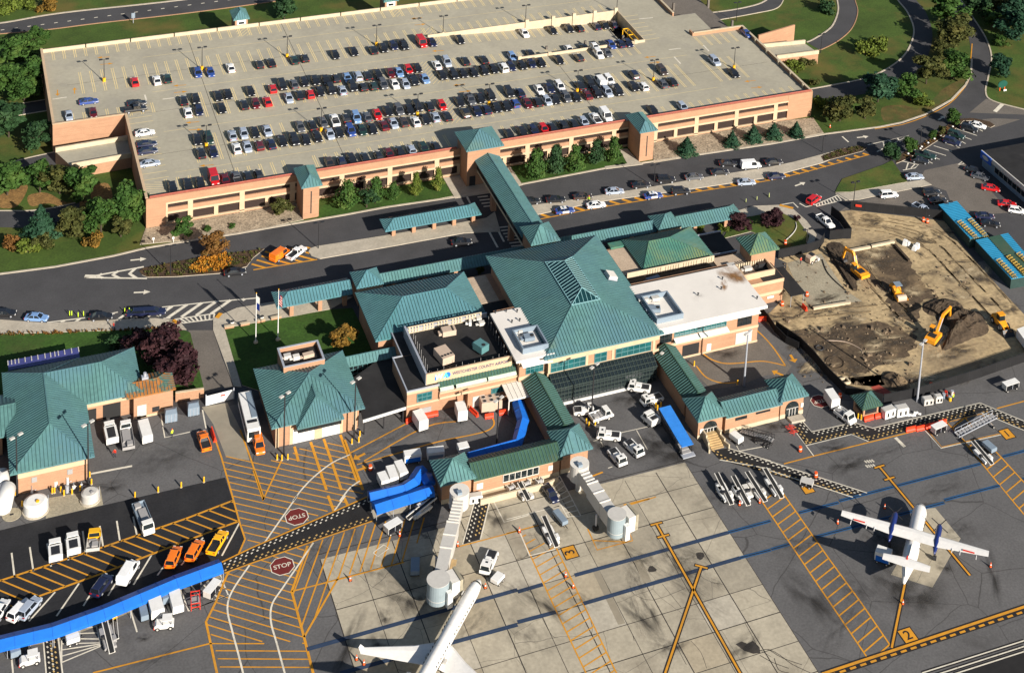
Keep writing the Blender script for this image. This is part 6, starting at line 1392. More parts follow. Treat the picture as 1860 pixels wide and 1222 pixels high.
for t,p,q,lab in(('A4',(1180,880),(1085,890),'white tractor with red trim below the tall white cart'),('A4',(255,1120),(155,1145),'white tractor in the lower left corner beside the dotted crossing')):
 loc,a=at(t,p,q);r=thing('tow_tractor',lab,'tractor',loc,a,'tow tractors');b=MB();b.loft([ring(-1.5,.35,1.0,.7),ring(-.2,.3,1.1,.8),ring(1.2,.3,1.1,.8),ring(1.5,.35,.8,.7)]);b.build('body',M.white,r,W=0);bbox(r,'roof',M.white,(-1.2,.3,-.75,.75,1.75,1.85));bbox(r,'roof_post',M.dark,*[(x-.04,x+.04,y-.04,y+.04,1.0,1.76)for x in(-1.1,.2)for y in(-.7,.7)]);bbox(r,'bumper',M.red,(1.45,1.6,-.7,.7,.3,.6));wheels(r,[(-1,-.7),(-1,.7),(1,-.7),(1,.7)],.36)
loc,a=at('A4',(1350,790),(1345,670));r=thing('maintenance_stand','red tubular stand on white hatching below the blue canopy','stand',loc,a);b=MB()
for x in(-1.3,1.3):
 for y in(-.7,.7):b.beam((x,y,.1),(x,y,1.5),.1,.1)
 b.beam((x,-.7,1.4),(x,.7,1.4),.1,.1);b.beam((x,-.7,.7),(x,.7,.7),.1,.1)
for y in(-.7,.7):b.beam((-1.3,y,1.4),(1.3,y,1.4),.1,.1);b.beam((-1.3,y,.3),(1.3,y,1.4),.09,.09)
b.build('frame',M.red,r,W=0);bbox(r,'platform',M.grey,(-.6,.6,-.65,.65,.9,.98))
for t,p,q,lab in(('B3',(1150,590),(1200,670),'white box trailer beside the terminal corner and red barriers'),('B3',(1450,530),(1475,605),'white box trailer at the terminal loading bay with pole shadow'),('D3',(480,440),(535,520),'white box trailer over the painted octagon beside the kiosk')):bag_cart(t,p,q,lab,H=2.6,W=1.9,op=0,group=None)
truck('D3',(565,565),(640,620),'small white truck between the box truck and kiosk',kind='flat',L=4.4)
truck('A4',(960,70),(1020,220),'white truck with grey load deck in the fresh black lane',box='bluegrey',kind='flat',L=7.6)
for t,p,q,lab in(('A4',(385,430),(375,310),'white hopper truck, leftmost of three spreaders in the white bays'),('A4',(510,385),(495,265),'white hopper truck, middle of three spreaders in the white bays')):truck(t,p,q,lab,kind='hopper',L=4.6)
truck('A4',(640,360),(655,240),'grey decked truck, rightmost of three in the white bays',cab='yellowp',box='lightgrey',kind='flat',L=4.6)
truck('A3',(790,770),(765,660),'white service truck at the open bay of the workshop',kind='hopper',L=5.6);truck('A3',(905,815),(880,650),'white cabbed truck with grey open deck in the walled yard',box='grey',kind='flat',L=7.4)
loc,a=at('A3',(1720,420),(1790,700),3.0);r=thing('shuttle_bus','white and blue shuttle bus beside the fire station','bus',loc,a);h=5.6
b=MB();b.loft([ring(-h,.5,2.9,1.2,.95),ring(-h+.15,.35,3.0,1.27,.95),ring(h-.15,.35,3.0,1.27,.95),ring(h,.5,2.8,1.2,.95)]);b.build('body',M.white,r,W=0)
bbox(r,'roof_pod',M.bluegrey,(-h+.6,h-3.2,.1,1.1,3.0,3.12));bbox(r,'window',M.glass,(-h+.5,h-.6,-1.29,-1.25,1.5,2.4),(-h+.5,h-.6,1.25,1.29,1.5,2.4),(h-.02,h+.02,-1.0,1.0,1.3,2.5));wheels(r,[(-h+2,-1.1),(-h+2,1.1),(h-2,-1.1),(h-2,1.1)],.48);bbox(r,'roof_hatch',M.dark,(h-2.6,h-1.9,-.9,.9,3.0,3.1))
box_unit('dumpster','blue grey dumpster, left of two against the brick yard wall','dumpster','A3',(1160,575),(1245,560),2.0,1.9,'bluegrey','lid','dumpsters in the yard');box_unit('dumpster','blue grey dumpster, right of two beside the white gate','dumpster','A3',(1320,530),(1400,515),2.0,1.9,'bluegrey','lid','dumpsters in the yard')
box_unit('chiller','large tan chiller with six fans in front of the terminal','chiller','B3',(1600,490),(1745,465),2.3,2.3,'tan','fans')
for p,q,lab in(((870,560),(945,535),'white air unit, left of the pair beside the kiosk'),((960,545),(1040,530),'white air unit, right of the pair beside the kiosk')):box_unit('air_unit',lab,'air unit','D3',p,q,1.6,1.9,'white','vents','white air units by the kiosk')
box_unit('gear_bin','grey bin of gear under the tall floodlight pole','bin','D3',(1150,480),(1215,470),1.4,1.4,'lightgrey','vents','bins along the fence');box_unit('gear_bin','pale bin right of the grey one beside the blue drum','bin','D3',(1235,462),(1280,455),1.2,1.5,'offwhite','vents','bins along the fence')
box_unit('gate_cabinet','white twin vent cabinet at the foot of the left jet bridge','cabinet','L',(570,205),(690,185),1.3,1.5,'white','vents')
loc,a=at('D3',(1040,590),(1130,570),.4);r=thing('white_sheeting','crumpled white sheeting on the ground beside the white air units','sheeting',loc,a);b=MB()
for k in range(9):b.obox(-1.2+k*.3,ru(-.3,.3),0,.6,.5,ru(.15,.4),ru(0,3),0,.6)
b.build('folds',M.white,r,W=0)
def roof_unit(label,t,p,q,W,H,z,m='tan',extra=None):
 loc,a=at(t,p,q,z+H);L=(G(t,*q,z+H)-G(t,*p,z+H)).length;r=thing('rooftop_unit',label,'rooftop unit',(loc[0],loc[1],z),a,'rooftop plant');h=L/2
 bbox(r,'casing',M[m],(-h,h,-W/2,W/2,.15,H));bbox(r,'curb',M.dark,(-h+.1,h-.1,-W/2+.1,W/2-.1,0,.15))
 if extra:
  for k in range(extra):b=MB();b.cyl(h*.55,-W/2+W*(k+.5)/extra,H,H+.05,min(.4,W/extra*.42),n=12);b.build('fan',M.black,r,W=0)
 bbox(r,'duct',M[m],(-h-.7,-h,-W*.3,W*.3,.3,H*.6))
 return r
roof_unit('tan plant unit near the louvre screen on the black roof','J',(570,215),(705,190),1.8,1.3,7.0,extra=3);roof_unit('largest tan plant unit on the black roof, nearest the sign','J',(545,380),(640,490),2.6,1.7,7.0,extra=4)
roof_unit('small white plant unit below the white roofed block edge','J',(920,95),(970,90),.9,.8,7.0,'offwhite');roof_unit('small white plant unit, lower of two in the black roof shade','J',(945,140),(1000,130),.9,.8,7.0,'offwhite')
r=roof_unit('pale teal cooling unit on legs above the airport lettering','J',(920,320),(1010,380),2.0,1.6,7.4,'mullion',1)
for t,p,q,z,lab in(('J',(1400,280),(1500,265),9.4,'dark ventilator inside the left roof well'),('I',(360,850),(450,850),9.3,'dark ventilator inside the right roof well')):roof_unit(lab,t,p,q,1.6,.9,z,'bluegrey',1)
for t,p,q,z,m,lab in(('I',(300,775),(350,770),9.3,'lightgrey','pale box unit at the back of the right roof well'),('I',(380,770),(440,760),9.3,'lightgrey','pale box unit beside the back wall of the right well'),('J',(1340,215),(1380,210),9.4,'lightgrey','pale box unit in the left roof well'),('B3',(215,175),(265,165),7.1,'lightgrey','pale unit at the left in the fire station roof well'),('B3',(280,180),(325,170),7.1,'offwhite','middle unit in the fire station roof well'),('B3',(350,170),(425,150),7.1,'tan','tan unit at the right in the fire station roof well'),('I',(1000,500),(1060,490),5.6,'lightgrey','white ventilator behind the white roof edge'),('I',(1140,525),(1200,515),5.6,'lightgrey','pale pair of units in the rear plant yard'),('I',(1250,490),(1330,470),5.6,'dark','dark unit in the rear plant yard'),('J',(845,130),(870,130),7.0,'white','tiny white ventilator on the black roof'),('I',(340,620),(440,590),5.6,'bluegrey','blue grey duct unit behind the white roof')):
 roof_unit(lab,t,p,q,1.0,.9,z,m)
g=G('I',45,590,10.9);r=thing('roof_hatch','square white hatch on the right slope of the hall roof','hatch',(g.x,g.y,g.z));r.rotation_euler=(0,rad(21),0);bbox(r,'lid',M.offwhite,(-1.0,1.0,-1.2,1.2,-.1,.45));bbox(r,'rim',M.steel,(-1.1,1.1,-1.3,1.3,-.4,-.1))
g=G('A3',1020,340,5.6);r=thing('roof_stack','grey exhaust stack on the rusty workshop roof','exhaust',(g.x,g.y,5.3));bbox(r,'casing',M.steel,(-.6,.6,-.5,.5,0,.9));b=MB();b.cyl(0,0,.9,1.6,.3);b.build('stack',M.steel,r,W=0)
for t,x,y,z in(('I',760,755,9.25),('I',960,625,9.25),('I',950,705,9.25),('I',1245,783,9.25),('H',105,737,9.35),('H',210,725,9.35),('H',315,728,9.35),('H',265,830,9.35),('H',340,815,9.35)):
 g=G(t,x,y,z);r=thing('roof_vent','small dark vent pipe on a white flat roof','vent',(g.x,g.y,z),0,'vents on the white roofs');b=MB();b.cyl(0,0,0,.5,.12,n=8);b.build('pipe',M.dark,r,W=0);b=MB();b.cyl(0,0,.5,.6,.22,n=8);b.build('cowl',M.dark,r,W=0)
def leafmat(name,c1,c2,c3):
 m=mat(name,c1,.75,.0,.9,col2=c2,spec=.2,detail=3)
 return overlay(m,c3,'noise',.45,.5,.68,.7)
LEAF={'green':leafmat('leaf_green',(.020,.055,.009),(.050,.100,.017),(.090,.115,.022)),'dark':leafmat('leaf_dark',(.012,.034,.012),(.026,.066,.020),(.05,.085,.03)),'olive':leafmat('leaf_olive',(.036,.044,.010),(.080,.080,.019),(.12,.095,.024)),'bright':leafmat('leaf_bright',(.055,.085,.010),(.115,.145,.020),(.17,.15,.03)),'purple':leafmat('leaf_purple',(.022,.008,.010),(.050,.018,.022),(.07,.03,.025)),'autumn':leafmat('leaf_autumn',(.10,.065,.012),(.24,.13,.02),(.30,.13,.02)),'pine':leafmat('leaf_pine',(.010,.036,.018),(.024,.070,.034),(.045,.09,.04)),'flame':leafmat('leaf_flame',(.24,.09,.010),(.48,.20,.018),(.42,.24,.03)),'rusty':leafmat('leaf_rusty',(.09,.045,.012),(.20,.09,.02),(.06,.07,.02))}
def crown(shape,seed,n=1300):
 """leaf clumps through the volume of a unit crown (radius 1, height 0..2), uneven outline with gaps"""
 r=random.Random(seed);b=MB()
 blobs=[]
 if shape=='round':
  for k in range(19):
   a=r.uniform(0,6.28);z=r.uniform(.25,1.8);q=r.uniform(.1,.80)*(1.05-.45*abs(z-.8));blobs.append((q*cos(a),q*sin(a),z,r.uniform(.16,.44)))
 elif shape=='shrub':
  for k in range(8):
   a=r.uniform(0,6.28);q=r.uniform(.1,.7);blobs.append((q*cos(a),q*sin(a),r.uniform(.25,.75),r.uniform(.28,.42)))
 for i in range(n):
  if shape in('round','shrub'):
   c=blobs[r.randrange(len(blobs))]
   d=Ve((r.gauss(0,1),r.gauss(0,1),r.gauss(0,1)*.9)).normalized();rr=c[3]*(r.random()**.35)*r.uniform(.85,1.15)
   p=Ve((c[0],c[1],c[2]))+d*rr;out=d
  elif shape=='cone':
   h=1-math.sqrt(r.random());h=min(.98,h*1.05);lay=(1-h)*(.80+.25*sin(h*26));a=r.uniform(0,6.28);wob=1+.18*sin(a*5+seed)
   q=lay*(r.random()**.4)*wob;p=Ve((q*cos(a),q*sin(a),.15+h*2.0-q*.12));out=Ve((cos(a),sin(a),.45)).normalized()
  else:
   h=r.random();lay=sin(min(1,h*1.25+.12)*pi*.93)**.55;a=r.uniform(0,6.28)
   q=lay*(r.random()**.4)*(1+.22*sin(a*3+h*14+seed));p=Ve((q*cos(a),q*sin(a),.1+h*2));out=Ve((cos(a),sin(a),.5)).normalized()
  nrm=(out+Ve((r.gauss(0,.5),r.gauss(0,.5),r.gauss(0,.5)))).normalized()
  u=nrm.orthogonal().normalized();v=nrm.cross(u);t=r.uniform(0,6.28)
  u,v=u*cos(t)+v*sin(t),v*cos(t)-u*sin(t)
  s=r.uniform(.035,.095)
  b.face([p-u*s-v*s*.6,p+u*s*.9-v*s*.5,p+u*s+v*s*.7,p-u*s*.7+v*s])
 return b
CROWN={}
def crown_mesh(shape,kind,var):
 k=(shape,kind,var)
 if k not in CROWN:CROWN[k]=crown(shape,var*7+len(shape),{'round':3600,'cone':2400,'column':1700,'shrub':1200}[shape]).mesh('crown',[LEAF[kind]])
 return CROWN[k]
TRK={}
def trunk_mesh():
 if 0 not in TRK:
  b=MB();b.tube((0,0,0),(.02,.01,1.0),.07,.045,7)
  r=random.Random(3)
  for k in range(6):
   a=k*1.05;z=.55+.07*k;b.tube((.01,0,z),(cos(a)*.5,sin(a)*.5,z+r.uniform(.35,.7)),.03,.01,5)
  TRK[0]=b.mesh('trunk',[M.bark])
 return TRK[0]
NT=[0]
def tree(t,x,y,R_,H,shape,kind,label,name=None,group=None):
 g=G(t,x,y,H*.5);NT[0]+=1
 nm=name or{'round':'leafy_tree','cone':'conifer','column':'columnar_tree','shrub':'shrub'}[shape]
 r=thing(nm,label,'shrub' if shape=='shrub' else 'tree',(g.x,g.y,.05),ru(0,6.28),group)
 lift={'round':.16,'cone':.03,'column':.08,'shrub':0}[shape]*H
 c=link('crown',crown_mesh(shape,kind,NT[0]%5),r,(0,0,lift));k_={'column':1.06,'cone':1.12,'shrub':1.25,'round':1.36 if t[0]=='D' else 1.26}[shape];R_*=k_;H*=.92 if shape=='cone' else 1.05;c.scale=(R_,R_*ru(.9,1.1),(H-lift)/(1.05 if shape=='shrub' else 2.05))
 k=link('trunk',trunk_mesh(),r,(0,0,-.05));k.scale=(min(3.2,R_),min(3.2,R_),H*.5)
 return r
TREES=[('A1',60,40,3.4,3.5,'shrub','bright','yellow green bushes at the top left frame corner above the road'),('A1',200,30,3.2,3.2,'shrub','bright','yellow green bushes right of the corner bushes above the road'),('A1',340,45,3.2,2.8,'shrub','autumn','golden bushes on the verge above the top road'),('A1',250,290,3.8,7,'round','green','green tree at the back left garage corner, uppermost of its clump'),('A1',100,370,4.6,8,'round','green','broad green tree left of the uppermost one by the garage corner'),('A1',225,520,4.6,8.5,'round','green','big green tree touching the left garage wall below the corner'),('A1',60,560,4.6,8,'round','green','green tree at the left edge beside the ramp road clump'),('A1',170,630,3.6,6.5,'round','green','lowest green tree of the clump just above the upper ramp road'),('A1',60,850,4.8,9,'round','dark','large dark tree below the upper ramp road at the left edge'),('A1',255,960,3.6,6.5,'round','dark','dark round tree between the two ramp roads'),('A2',50,100,4.8,8,'round','green','green tree at the left edge below the lower ramp road'),('A2',280,90,4.2,7.5,'round','green','left tree of the row beneath the entrance ramp'),('A2',420,100,4.0,7.5,'round','olive','middle tree of the row beneath the entrance ramp'),('A2',585,140,4.4,8.5,'round','green','right tree of the row beneath the entrance ramp'),('A2',285,385,4.0,8,'cone','pine','dark conifer on the lawn left of the olive tree'),('A2',510,400,3.6,6.8,'round','olive','olive yellow tree between dark conifer and green tree on the lawn'),('A2',710,360,3.8,8,'round','green','green tree on the lawn nearest the garage shadow, left one'),('A2',880,290,4.0,9,'round','green','tall green tree closest to the garage front left corner'),('A2',850,440,2.6,4.5,'round','olive','small olive tree below the tall green tree by the garage corner'),('A2',70,540,2.2,2.4,'shrub','rusty','rust red bush at the far left of the lawn'),('A2',190,570,2.6,2.6,'shrub','bright','yellow green bush between rusty bushes on the left lawn'),('A2',310,540,2.8,2.6,'shrub','olive','olive bush at the foot of the dark conifer'),('A2',660,530,2.3,2.6,'shrub','autumn','orange bush at the lower edge of the lawn clump'),('A2',1290,450,2.5,5,'round','green','lone green tree on the gravel by the first garage bay'),('A2',1500,570,2.6,5.5,'round','rusty','thin autumn tree standing over the orange planted island'),('B1',220,60,3.8,7,'round','dark','dark tree behind the garage back wall at the top'),('B2',185,300,2.4,4,'round','olive','thin olive tree on gravel left of the first stair tower'),('B2',665,215,2.8,6.2,'column','green','green tree first right of the first stair tower'),('B2',800,240,2.3,4.5,'round','dark','low dark tree between two taller ones at the garage front'),('B2',860,190,2.3,6,'column','green','upright tree middle of the lawn strip at the garage front'),('B2',985,190,1.9,4,'column','green','small upright tree left of two slim columns at the garage front'),('B2',1145,145,1.5,5.8,'column','bright','slim columnar tree, left of two beside the big entrance tower'),('B2',1300,110,1.4,5.8,'column','bright','slim columnar tree, right of two beside the big entrance tower'),('B2',725,125,1.7,4.2,'round','purple','small purple tree against the garage openings'),('E',750,400,2.9,7,'column','green','first garden tree right of the footbridge by the garage'),('E',925,360,2.5,7,'column','dark','second garden tree right of the footbridge by the garage'),('E',1100,345,2.4,6.5,'column','green','third garden tree right of the footbridge by the garage'),('C1',632,1080,2.2,6,'column','dark','fourth garden tree, next left of the second stair tower path'),('C1',757,1060,2.1,6,'column','green','last garden tree just left of the second stair tower'),('C1',1270,1020,2.8,4.8,'cone','pine','conifer on gravel nearest the second stair tower'),('C1',1590,970,2.6,4.2,'cone','pine','second conifer from the stair tower on the right gravel bed'),('C1',1740,935,2.6,4.4,'cone','pine','middle conifer of five on the right gravel bed'),('D1',100,915,2.6,4.4,'cone','pine','fourth conifer on the right gravel bed'),('D1',258,905,2.4,4.2,'cone','pine','conifer closest to the garage right corner on gravel'),('D1',460,45,3.2,3.4,'shrub','dark','rounded dark bush inside the inner road loop'),('D1',740,340,3.4,4,'shrub','bright','yellow green thicket on the big grass loop, left half'),('D1',850,315,3.6,4,'shrub','bright','yellow green thicket on the big grass loop, right half'),('D1',250,470,2.8,2.8,'shrub','bright','bright bush against the garage right wall'),('D1',330,440,2.6,2.6,'shrub','olive','olive bush beside the brick ramp wall at right'),('D1',415,725,2.2,3,'shrub','bright','small bright bush at the right garage corner'),('D1',390,580,1.6,2,'shrub','olive','small olive bush by the kerb at the right garage side'),('D1',1320,70,4.8,9,'round','green','large green tree at the top of the strip between two roads'),('D1',1370,220,4.8,9,'round','olive','olive tree below the top tree between two roads'),('D1',1180,500,4.4,8,'round','olive','olive tree in the middle of the strip beside a green one'),('D1',1370,465,4.6,8,'round','green','green tree at the right side of the strip by the bend'),('D1',840,620,5.2,8.5,'round','pine','wide blue green tree above the road strip verge'),('D1',1040,610,3.8,7,'round','green','green tree between the wide blue green tree and olive tree'),('D1',570,770,4.0,7,'round','olive','olive tree, left end of the strip by the garage corner'),('D1',745,770,3.2,5.5,'round','olive','smaller olive tree right of the left end one'),('D1',1120,700,3.2,2.4,'shrub','bright','low clipped hedge on the verge of the strip'),('D1',1290,350,3.4,5,'round','olive','small olive tree between the roads below the tall pair'),('D1',1830,190,5.2,9,'round','pine','big blue green tree at the right frame edge, lower one'),('D1',1800,70,4.6,9,'round','pine','blue green tree at the right frame edge, upper one'),('D1',1640,140,2.8,5,'round','green','small green tree right of the far road'),('D1',1690,290,2.2,3.4,'round','green','small tree beside the far road kerb'),('D1',1700,460,3.4,6.5,'round','pine','dark tree right of the road above the green oval sign'),('D1',1500,15,4.2,7,'round','dark','dark tree at the top edge right of the far road'),('D1',1680,5,3.6,6,'round','olive','olive tree at the top right frame edge'),('D1',1580,60,3.4,6,'round','dark','dark tree beside the dark top edge tree'),('D1',1365,830,2.0,4,'round','green','young tree at the tip of the kerbed bed by the junction'),('D1',925,1065,2.4,4.5,'round','dark','round dark tree at the lower end of the parking bed'),('D1',1050,1025,2.0,4,'round','green','young tree next to the round dark tree in the bed'),('D1',1220,950,1.0,2.6,'round','green','tiny tree in the middle of the parking bed'),('D1',1285,925,1.1,2.8,'round','olive','tiny olive tree near the upper end of the bed'),('A3',1150,130,4.6,8,'round','purple','large purple leaved tree behind the workshop, upper one'),('A3',1280,260,4.6,8,'round','purple','large purple leaved tree beside the drive, lower one'),('A3',985,95,3.0,5,'round','purple','smaller dark purple tree behind the workshop roof'),('A3',830,95,2.2,2.4,'shrub','dark','dark bush in the shade behind the workshop'),('B3',625,65,2.7,5,'round','autumn','autumn gold tree on the lawn behind the fire station'),('C2',1640,410,2.8,4,'round','purple','purple bush nearest the hipped canopy end'),('D2',105,375,2.9,4,'round','purple','purple bush beside the curved pavement at right'),('D2',262,370,.9,1.2,'shrub','purple','little purple shrub at the lawn edge'),('C2',1530,445,1.6,1.6,'shrub','bright','yellow green bush under the green canopy end'),('C2',1355,450,1.6,1.6,'shrub','bright','yellow green bush by the canopy pier left of the black roof'),('A2',1465,450,1.1,1.0,'shrub','green','small green plant on the gravel bed, left of two'),('A2',1635,425,.9,.8,'shrub','green','small green plant ringed by stones on the gravel'),('B2',1590,735,1.0,2.2,'shrub','bright','small bush beside the teal wing roof'),]
for a in TREES:tree(*a)
def tufts(name,polys,n,s,kind,label):
 b=MB();r=random.Random(5)
 for poly in polys:
  xs_=[p.x for p in poly];ys_=[p.y for p in poly];k=0
  while k<n:
   x,y=r.uniform(min(xs_),max(xs_)),r.uniform(min(ys_),max(ys_))
   if len([1 for t0,t1 in clip_line(poly,Ve((x,y)),Ve((1,0)))if t0<=0<=t1])==0:k+=.2;continue
   k+=1
   for j in range(7):
    a=r.uniform(0,6.28);q=r.uniform(.05,s);h=r.uniform(.2,s*1.3)
    p=Ve((x+q*cos(a),y+q*sin(a),.15+h*.5));u=Ve((cos(a+1.4),sin(a+1.4),0))*s*.35;v=Ve((cos(a)*.3,sin(a)*.3,.8))*h
    b.face([p-u-v*.5,p+u-v*.5,p+u*.6+v*.5,p-u*.6+v*.5])
 o=b.build(name,LEAF[kind]);tag(o,label,'planting',kind='stuff');return o
isl=GS('A2',[(990,745),(1015,732),(1400,660),(1850,598)])+GS('B2',[(65,605),(0,655)])+GS('A2',[(1725,718),(1540,760),(1240,782),(1045,786)])
tufts('ornamental_grass',[isl],170,.42,'olive','dry ornamental grass tufts planted over the long traffic island')
tufts('autumn_planting',[GS('A2',[(1330,735),(1420,660),(1600,625),(1640,690),(1560,745),(1400,765)])],170,.5,'flame','bright orange autumn planting in the middle of the island')
tufts('bed_planting',[GS('D1',[(445,1105),(560,1060),(700,1035),(745,1048),(715,1065),(460,1132)])],60,.35,'olive','rows of small plants in the bed at the right hatching end')
tufts('hedge_grass',[GS('A2',[(-100,1188),(0,1184),(300,1178),(1180,1146),(1200,1160),(300,1198),(-100,1206)])],260,.38,'rusty','line of rusty dry grass along the lower pavement')
tufts('bed_planting',[GS('S',[(0,515),(220,400),(420,250),(520,200),(500,262),(160,480),(0,565)])],90,.35,'rusty','brown planting in the kerbed bed by the angled bays')
def HH(t,bx,by,ty,z0=0.0):
 g=G(t,bx,by,z0);a_,b_,s_=TILES[t];tgt=b_+ty/s_
 lo,hi=z0,z0+40
 for _ in range(40):
  m=(lo+hi)/2;d=Ve((g.x+OX,g.y+OY,m-CH));py=CY-F*d.dot(UP)/d.dot(FWD)
  if py>tgt:lo=m
  else:hi=m
 return g,lo
def lamp(t,bx,by,ty,label,z0=0.0,heads=2,m='dark',base=None,group=None,name='lamp_post',r=.09,flat=0.0):
 g,h=HH(t,bx,by,ty,z0)
 o=thing(name,label,'lamp post',(g.x,g.y,z0+.03),flat,group);H=h-z0
 b=MB();b.tube((0,0,0),(0,0,H),r*1.3,r*.8,8);b.build('pole',M[m],o,W=0)
 if base:b=MB();b.cyl(0,0,0,1.0,.42,.38,10);b.build('base',M[base],o,W=0)
 for s in((-1,1)if heads==2 else(1,)):
  b=MB();b.beam((0,0,H-.1),(s*.8,0,H),.08,.08);b.build('arm',M[m],o,W=0)
  b=MB();b.box(s*.8-.42,s*.8+.42,-.28,.28,H-.08,H+.12);b.build('lamp_head',M['lightgrey' if r>.1 else m],o,W=0)
 return o
for i,(t,bx,by,ty,lab)in enumerate((('A1',733,575,420,'deck lamp with yellow base at the far left of the top lamp row'),('A1',1422,492,335,'deck lamp with yellow base between two blue cars in the top row'),('B1',238,405,260,'deck lamp with yellow base left of two dark cars in the top row'),('B1',866,322,180,'deck lamp with yellow base among four dark cars, left of the red van'),('A1',1452,1035,885,'deck lamp with yellow base at the left end of the lower double row'),('B1',478,925,765,'deck lamp with yellow base left of the white pickup in the lower row'),('B1',1155,815,665,'deck lamp with yellow base just above a white car in the lower row'),('B1',1658,740,595,'deck lamp with yellow base right of the hatched gap in the lower row'),('C1',497,650,500,'deck lamp with yellow base in the crowded right part of the lower row'),('C1',1033,570,425,'deck lamp with yellow base beside the lone brown car in the lower row'),('C1',1600,485,340,'deck lamp with yellow base beside the black car at far right'))):
 lamp(t,bx,by,ty,lab,DZ,2,'dark','yellowp','lamp posts on the roof deck')
for t,bx,by,ty,lab in(('B1',1335,250,115,'deck lamp without yellow base at the left end of the sunken ramp wall'),('C1',133,165,40,'deck lamp on the ramp wall above a white car'),('C1',775,90,-60,'deck lamp at the top right corner of the sunken ramp')):lamp(t,bx,by,ty,lab,DZ,2,'dark','stone','lamp posts on the roof deck')
for t,bx,by,ty,lab in(('B2',458,585,405,'road lamp at the left tip of the concrete traffic island'),('A2',1200,768,568,'road lamp at the lower edge of the orange planted island'),('D1',440,1070,960,'road lamp on the kerb below the right gravel bed'),('D1',428,375,243,'road lamp beside the right ramp wall'),('D2',660,268,120,'road lamp at the grass corner left of the site fence'),('D2',1318,345,262,'lamp post beside the upper blue roofed shed'),('S',158,432,280,'lamp post in the kerbed bed by the angled bays'),('C1',1617,152,20,'lamp post on the verge of the top exit road'),('D2',325,592,452,'thin lamp post on the lawn next to the site'),('C2',1038,150,0,'lamp post behind the waiting cars on the upper kerb')):lamp(t,bx,by,ty,lab,.1,2,'dark',None,'road lamps')
for t,bx,by,ty,lab,m in(('A3',622,1078,655,'tall dark apron mast in front of the workshop right corner','dark'),('A3',122,1165,745,'tall dark apron mast in front of the workshop left corner','dark'),('U',217,832,165,'tall dark mast by the left fire station door','dark'),('U',997,650,5,'tall dark mast by the right fire station corner','dark'),('B3',1713,795,485,'tall dark mast beside the tan chiller','dark'),('X',208,718,150,'tall dark mast in front of the dark glazed wall','dark'),('X',1000,235,-10,'dark mast at the top of the right corridor roof','dark'),('Y',617,858,268,'grey floodlight mast behind the right concourse link','steel'),('D3',1107,500,85,'tallest grey floodlight mast beside the building site fence','steel')):lamp(t,bx,by,ty,lab,.04,2,m,None,'apron floodlight masts','light_mast',.19 if m=='steel' else .13,.5)
def flagpole(px,by,ty,label):
 g,h=HH('_',px,by,ty,.1);o=thing('flagpole',label,'flagpole',(g.x,g.y,.1));H=h-.1
 b=MB();b.tube((0,0,0),(0,0,H),.11,.06,8,0);b.build('pole',M.white,o,W=0);b=MB();b.cyl(0,0,0,.35,.5,.4,10);b.build('base',M.stone,o,W=0);b=MB();b.tube((0,0,H),(0,0,H+.18),.10,.10,8);b.build('finial',M.yellowp,o,W=0)
 return o,H
FLB=mat('flag_blue',(.01,.035,.22),.8,.1,1);FLR=mat('flag_red',(.45,.01,.02),.8,.1,1)
o,H=flagpole(464.5,622,533,'flagpole with limp white and blue flag, left of two on the lawn')
b=MB()
for k in range(6):
 for j in range(8):
  x0,x1=.06+.11*k,.06+.11*(k+1);z0,z1=H-.5-.38*j-k*.12,H-.5-.38*(j+1)-k*.12;yy=.12*(-1)**k
  b.face([(x0,yy,z0),(x1,-yy,z0-.12),(x1,-yy,z1-.12),(x0,yy,z1)],1 if j>=4 else 0)
b.build('flag',[M.white,FLB],o,W=0)
o,H=flagpole(504.7,617,526,'flagpole with limp striped flag, right of two on the lawn')
b=MB()
for k in range(7):
 for j in range(9):
  x0,x1=.06+.10*k,.06+.10*(k+1);z0,z1=H-.9-.28*j-k*.14,H-.9-.28*(j+1)-k*.14;yy=.12*(-1)**k
  b.face([(x0,yy,z0),(x1,-yy,z0-.14),(x1,-yy,z1-.14),(x0,yy,z1)],2 if(j<4 and k<3)else j%2)
b.build('flag',[FLR,M.white,FLB],o,W=0)
def hull(b,st,n=16,m=0):
 """st: (x, z centre, half width, half height)"""
 b.loft([[(x,w_*cos(2*pi*i/n),z+h_*sin(2*pi*i/n))for i in range(n)]for x,z,w_,h_ in st],m)
def foil(b,r0,r1,m=0,vert=False):
 """tapered wing panel: (x leading, span position, z, chord, thickness) at root and tip"""
 rings=[]
 for x,y,z,c,th in(r0,r1):
  pr=[(0,0),(-.12,.5),(-.4,.55),(-1,.05),(-1,-.05),(-.4,-.4),(-.12,-.4)]
  rings.append([(x+a*c,y if not vert else q*th*c,z+q*th*c if not vert else y)for a,q in pr])
 b.loft(rings,m)
PW=paint('aircraft_white',(.72,.70,.66),.3,spec=.5,coat=.3);PNAVY=paint('aircraft_navy',(.010,.022,.12),.3)
jet=thing('jet_airliner','white jet airliner nosing up to the left jet bridge, cut by the bottom edge','airliner',(38.2,-125.9,0),rad(48.3))
b=MB();Z=2.75
hull(b,[(.0,Z-.35,.06,.06),(-.25,Z-.3,.42,.40),(-.9,Z-.18,.72,.72),(-2.0,Z-.05,1.0,1.02),(-3.6,Z,1.14,1.14),(-24,Z,1.14,1.14),(-27,Z+.3,.92,.92),(-30,Z+.65,.5,.55),(-31.5,Z+.9,.15,.2)],20)
b.build('fuselage',PW,jet,smooth=True,W=0)
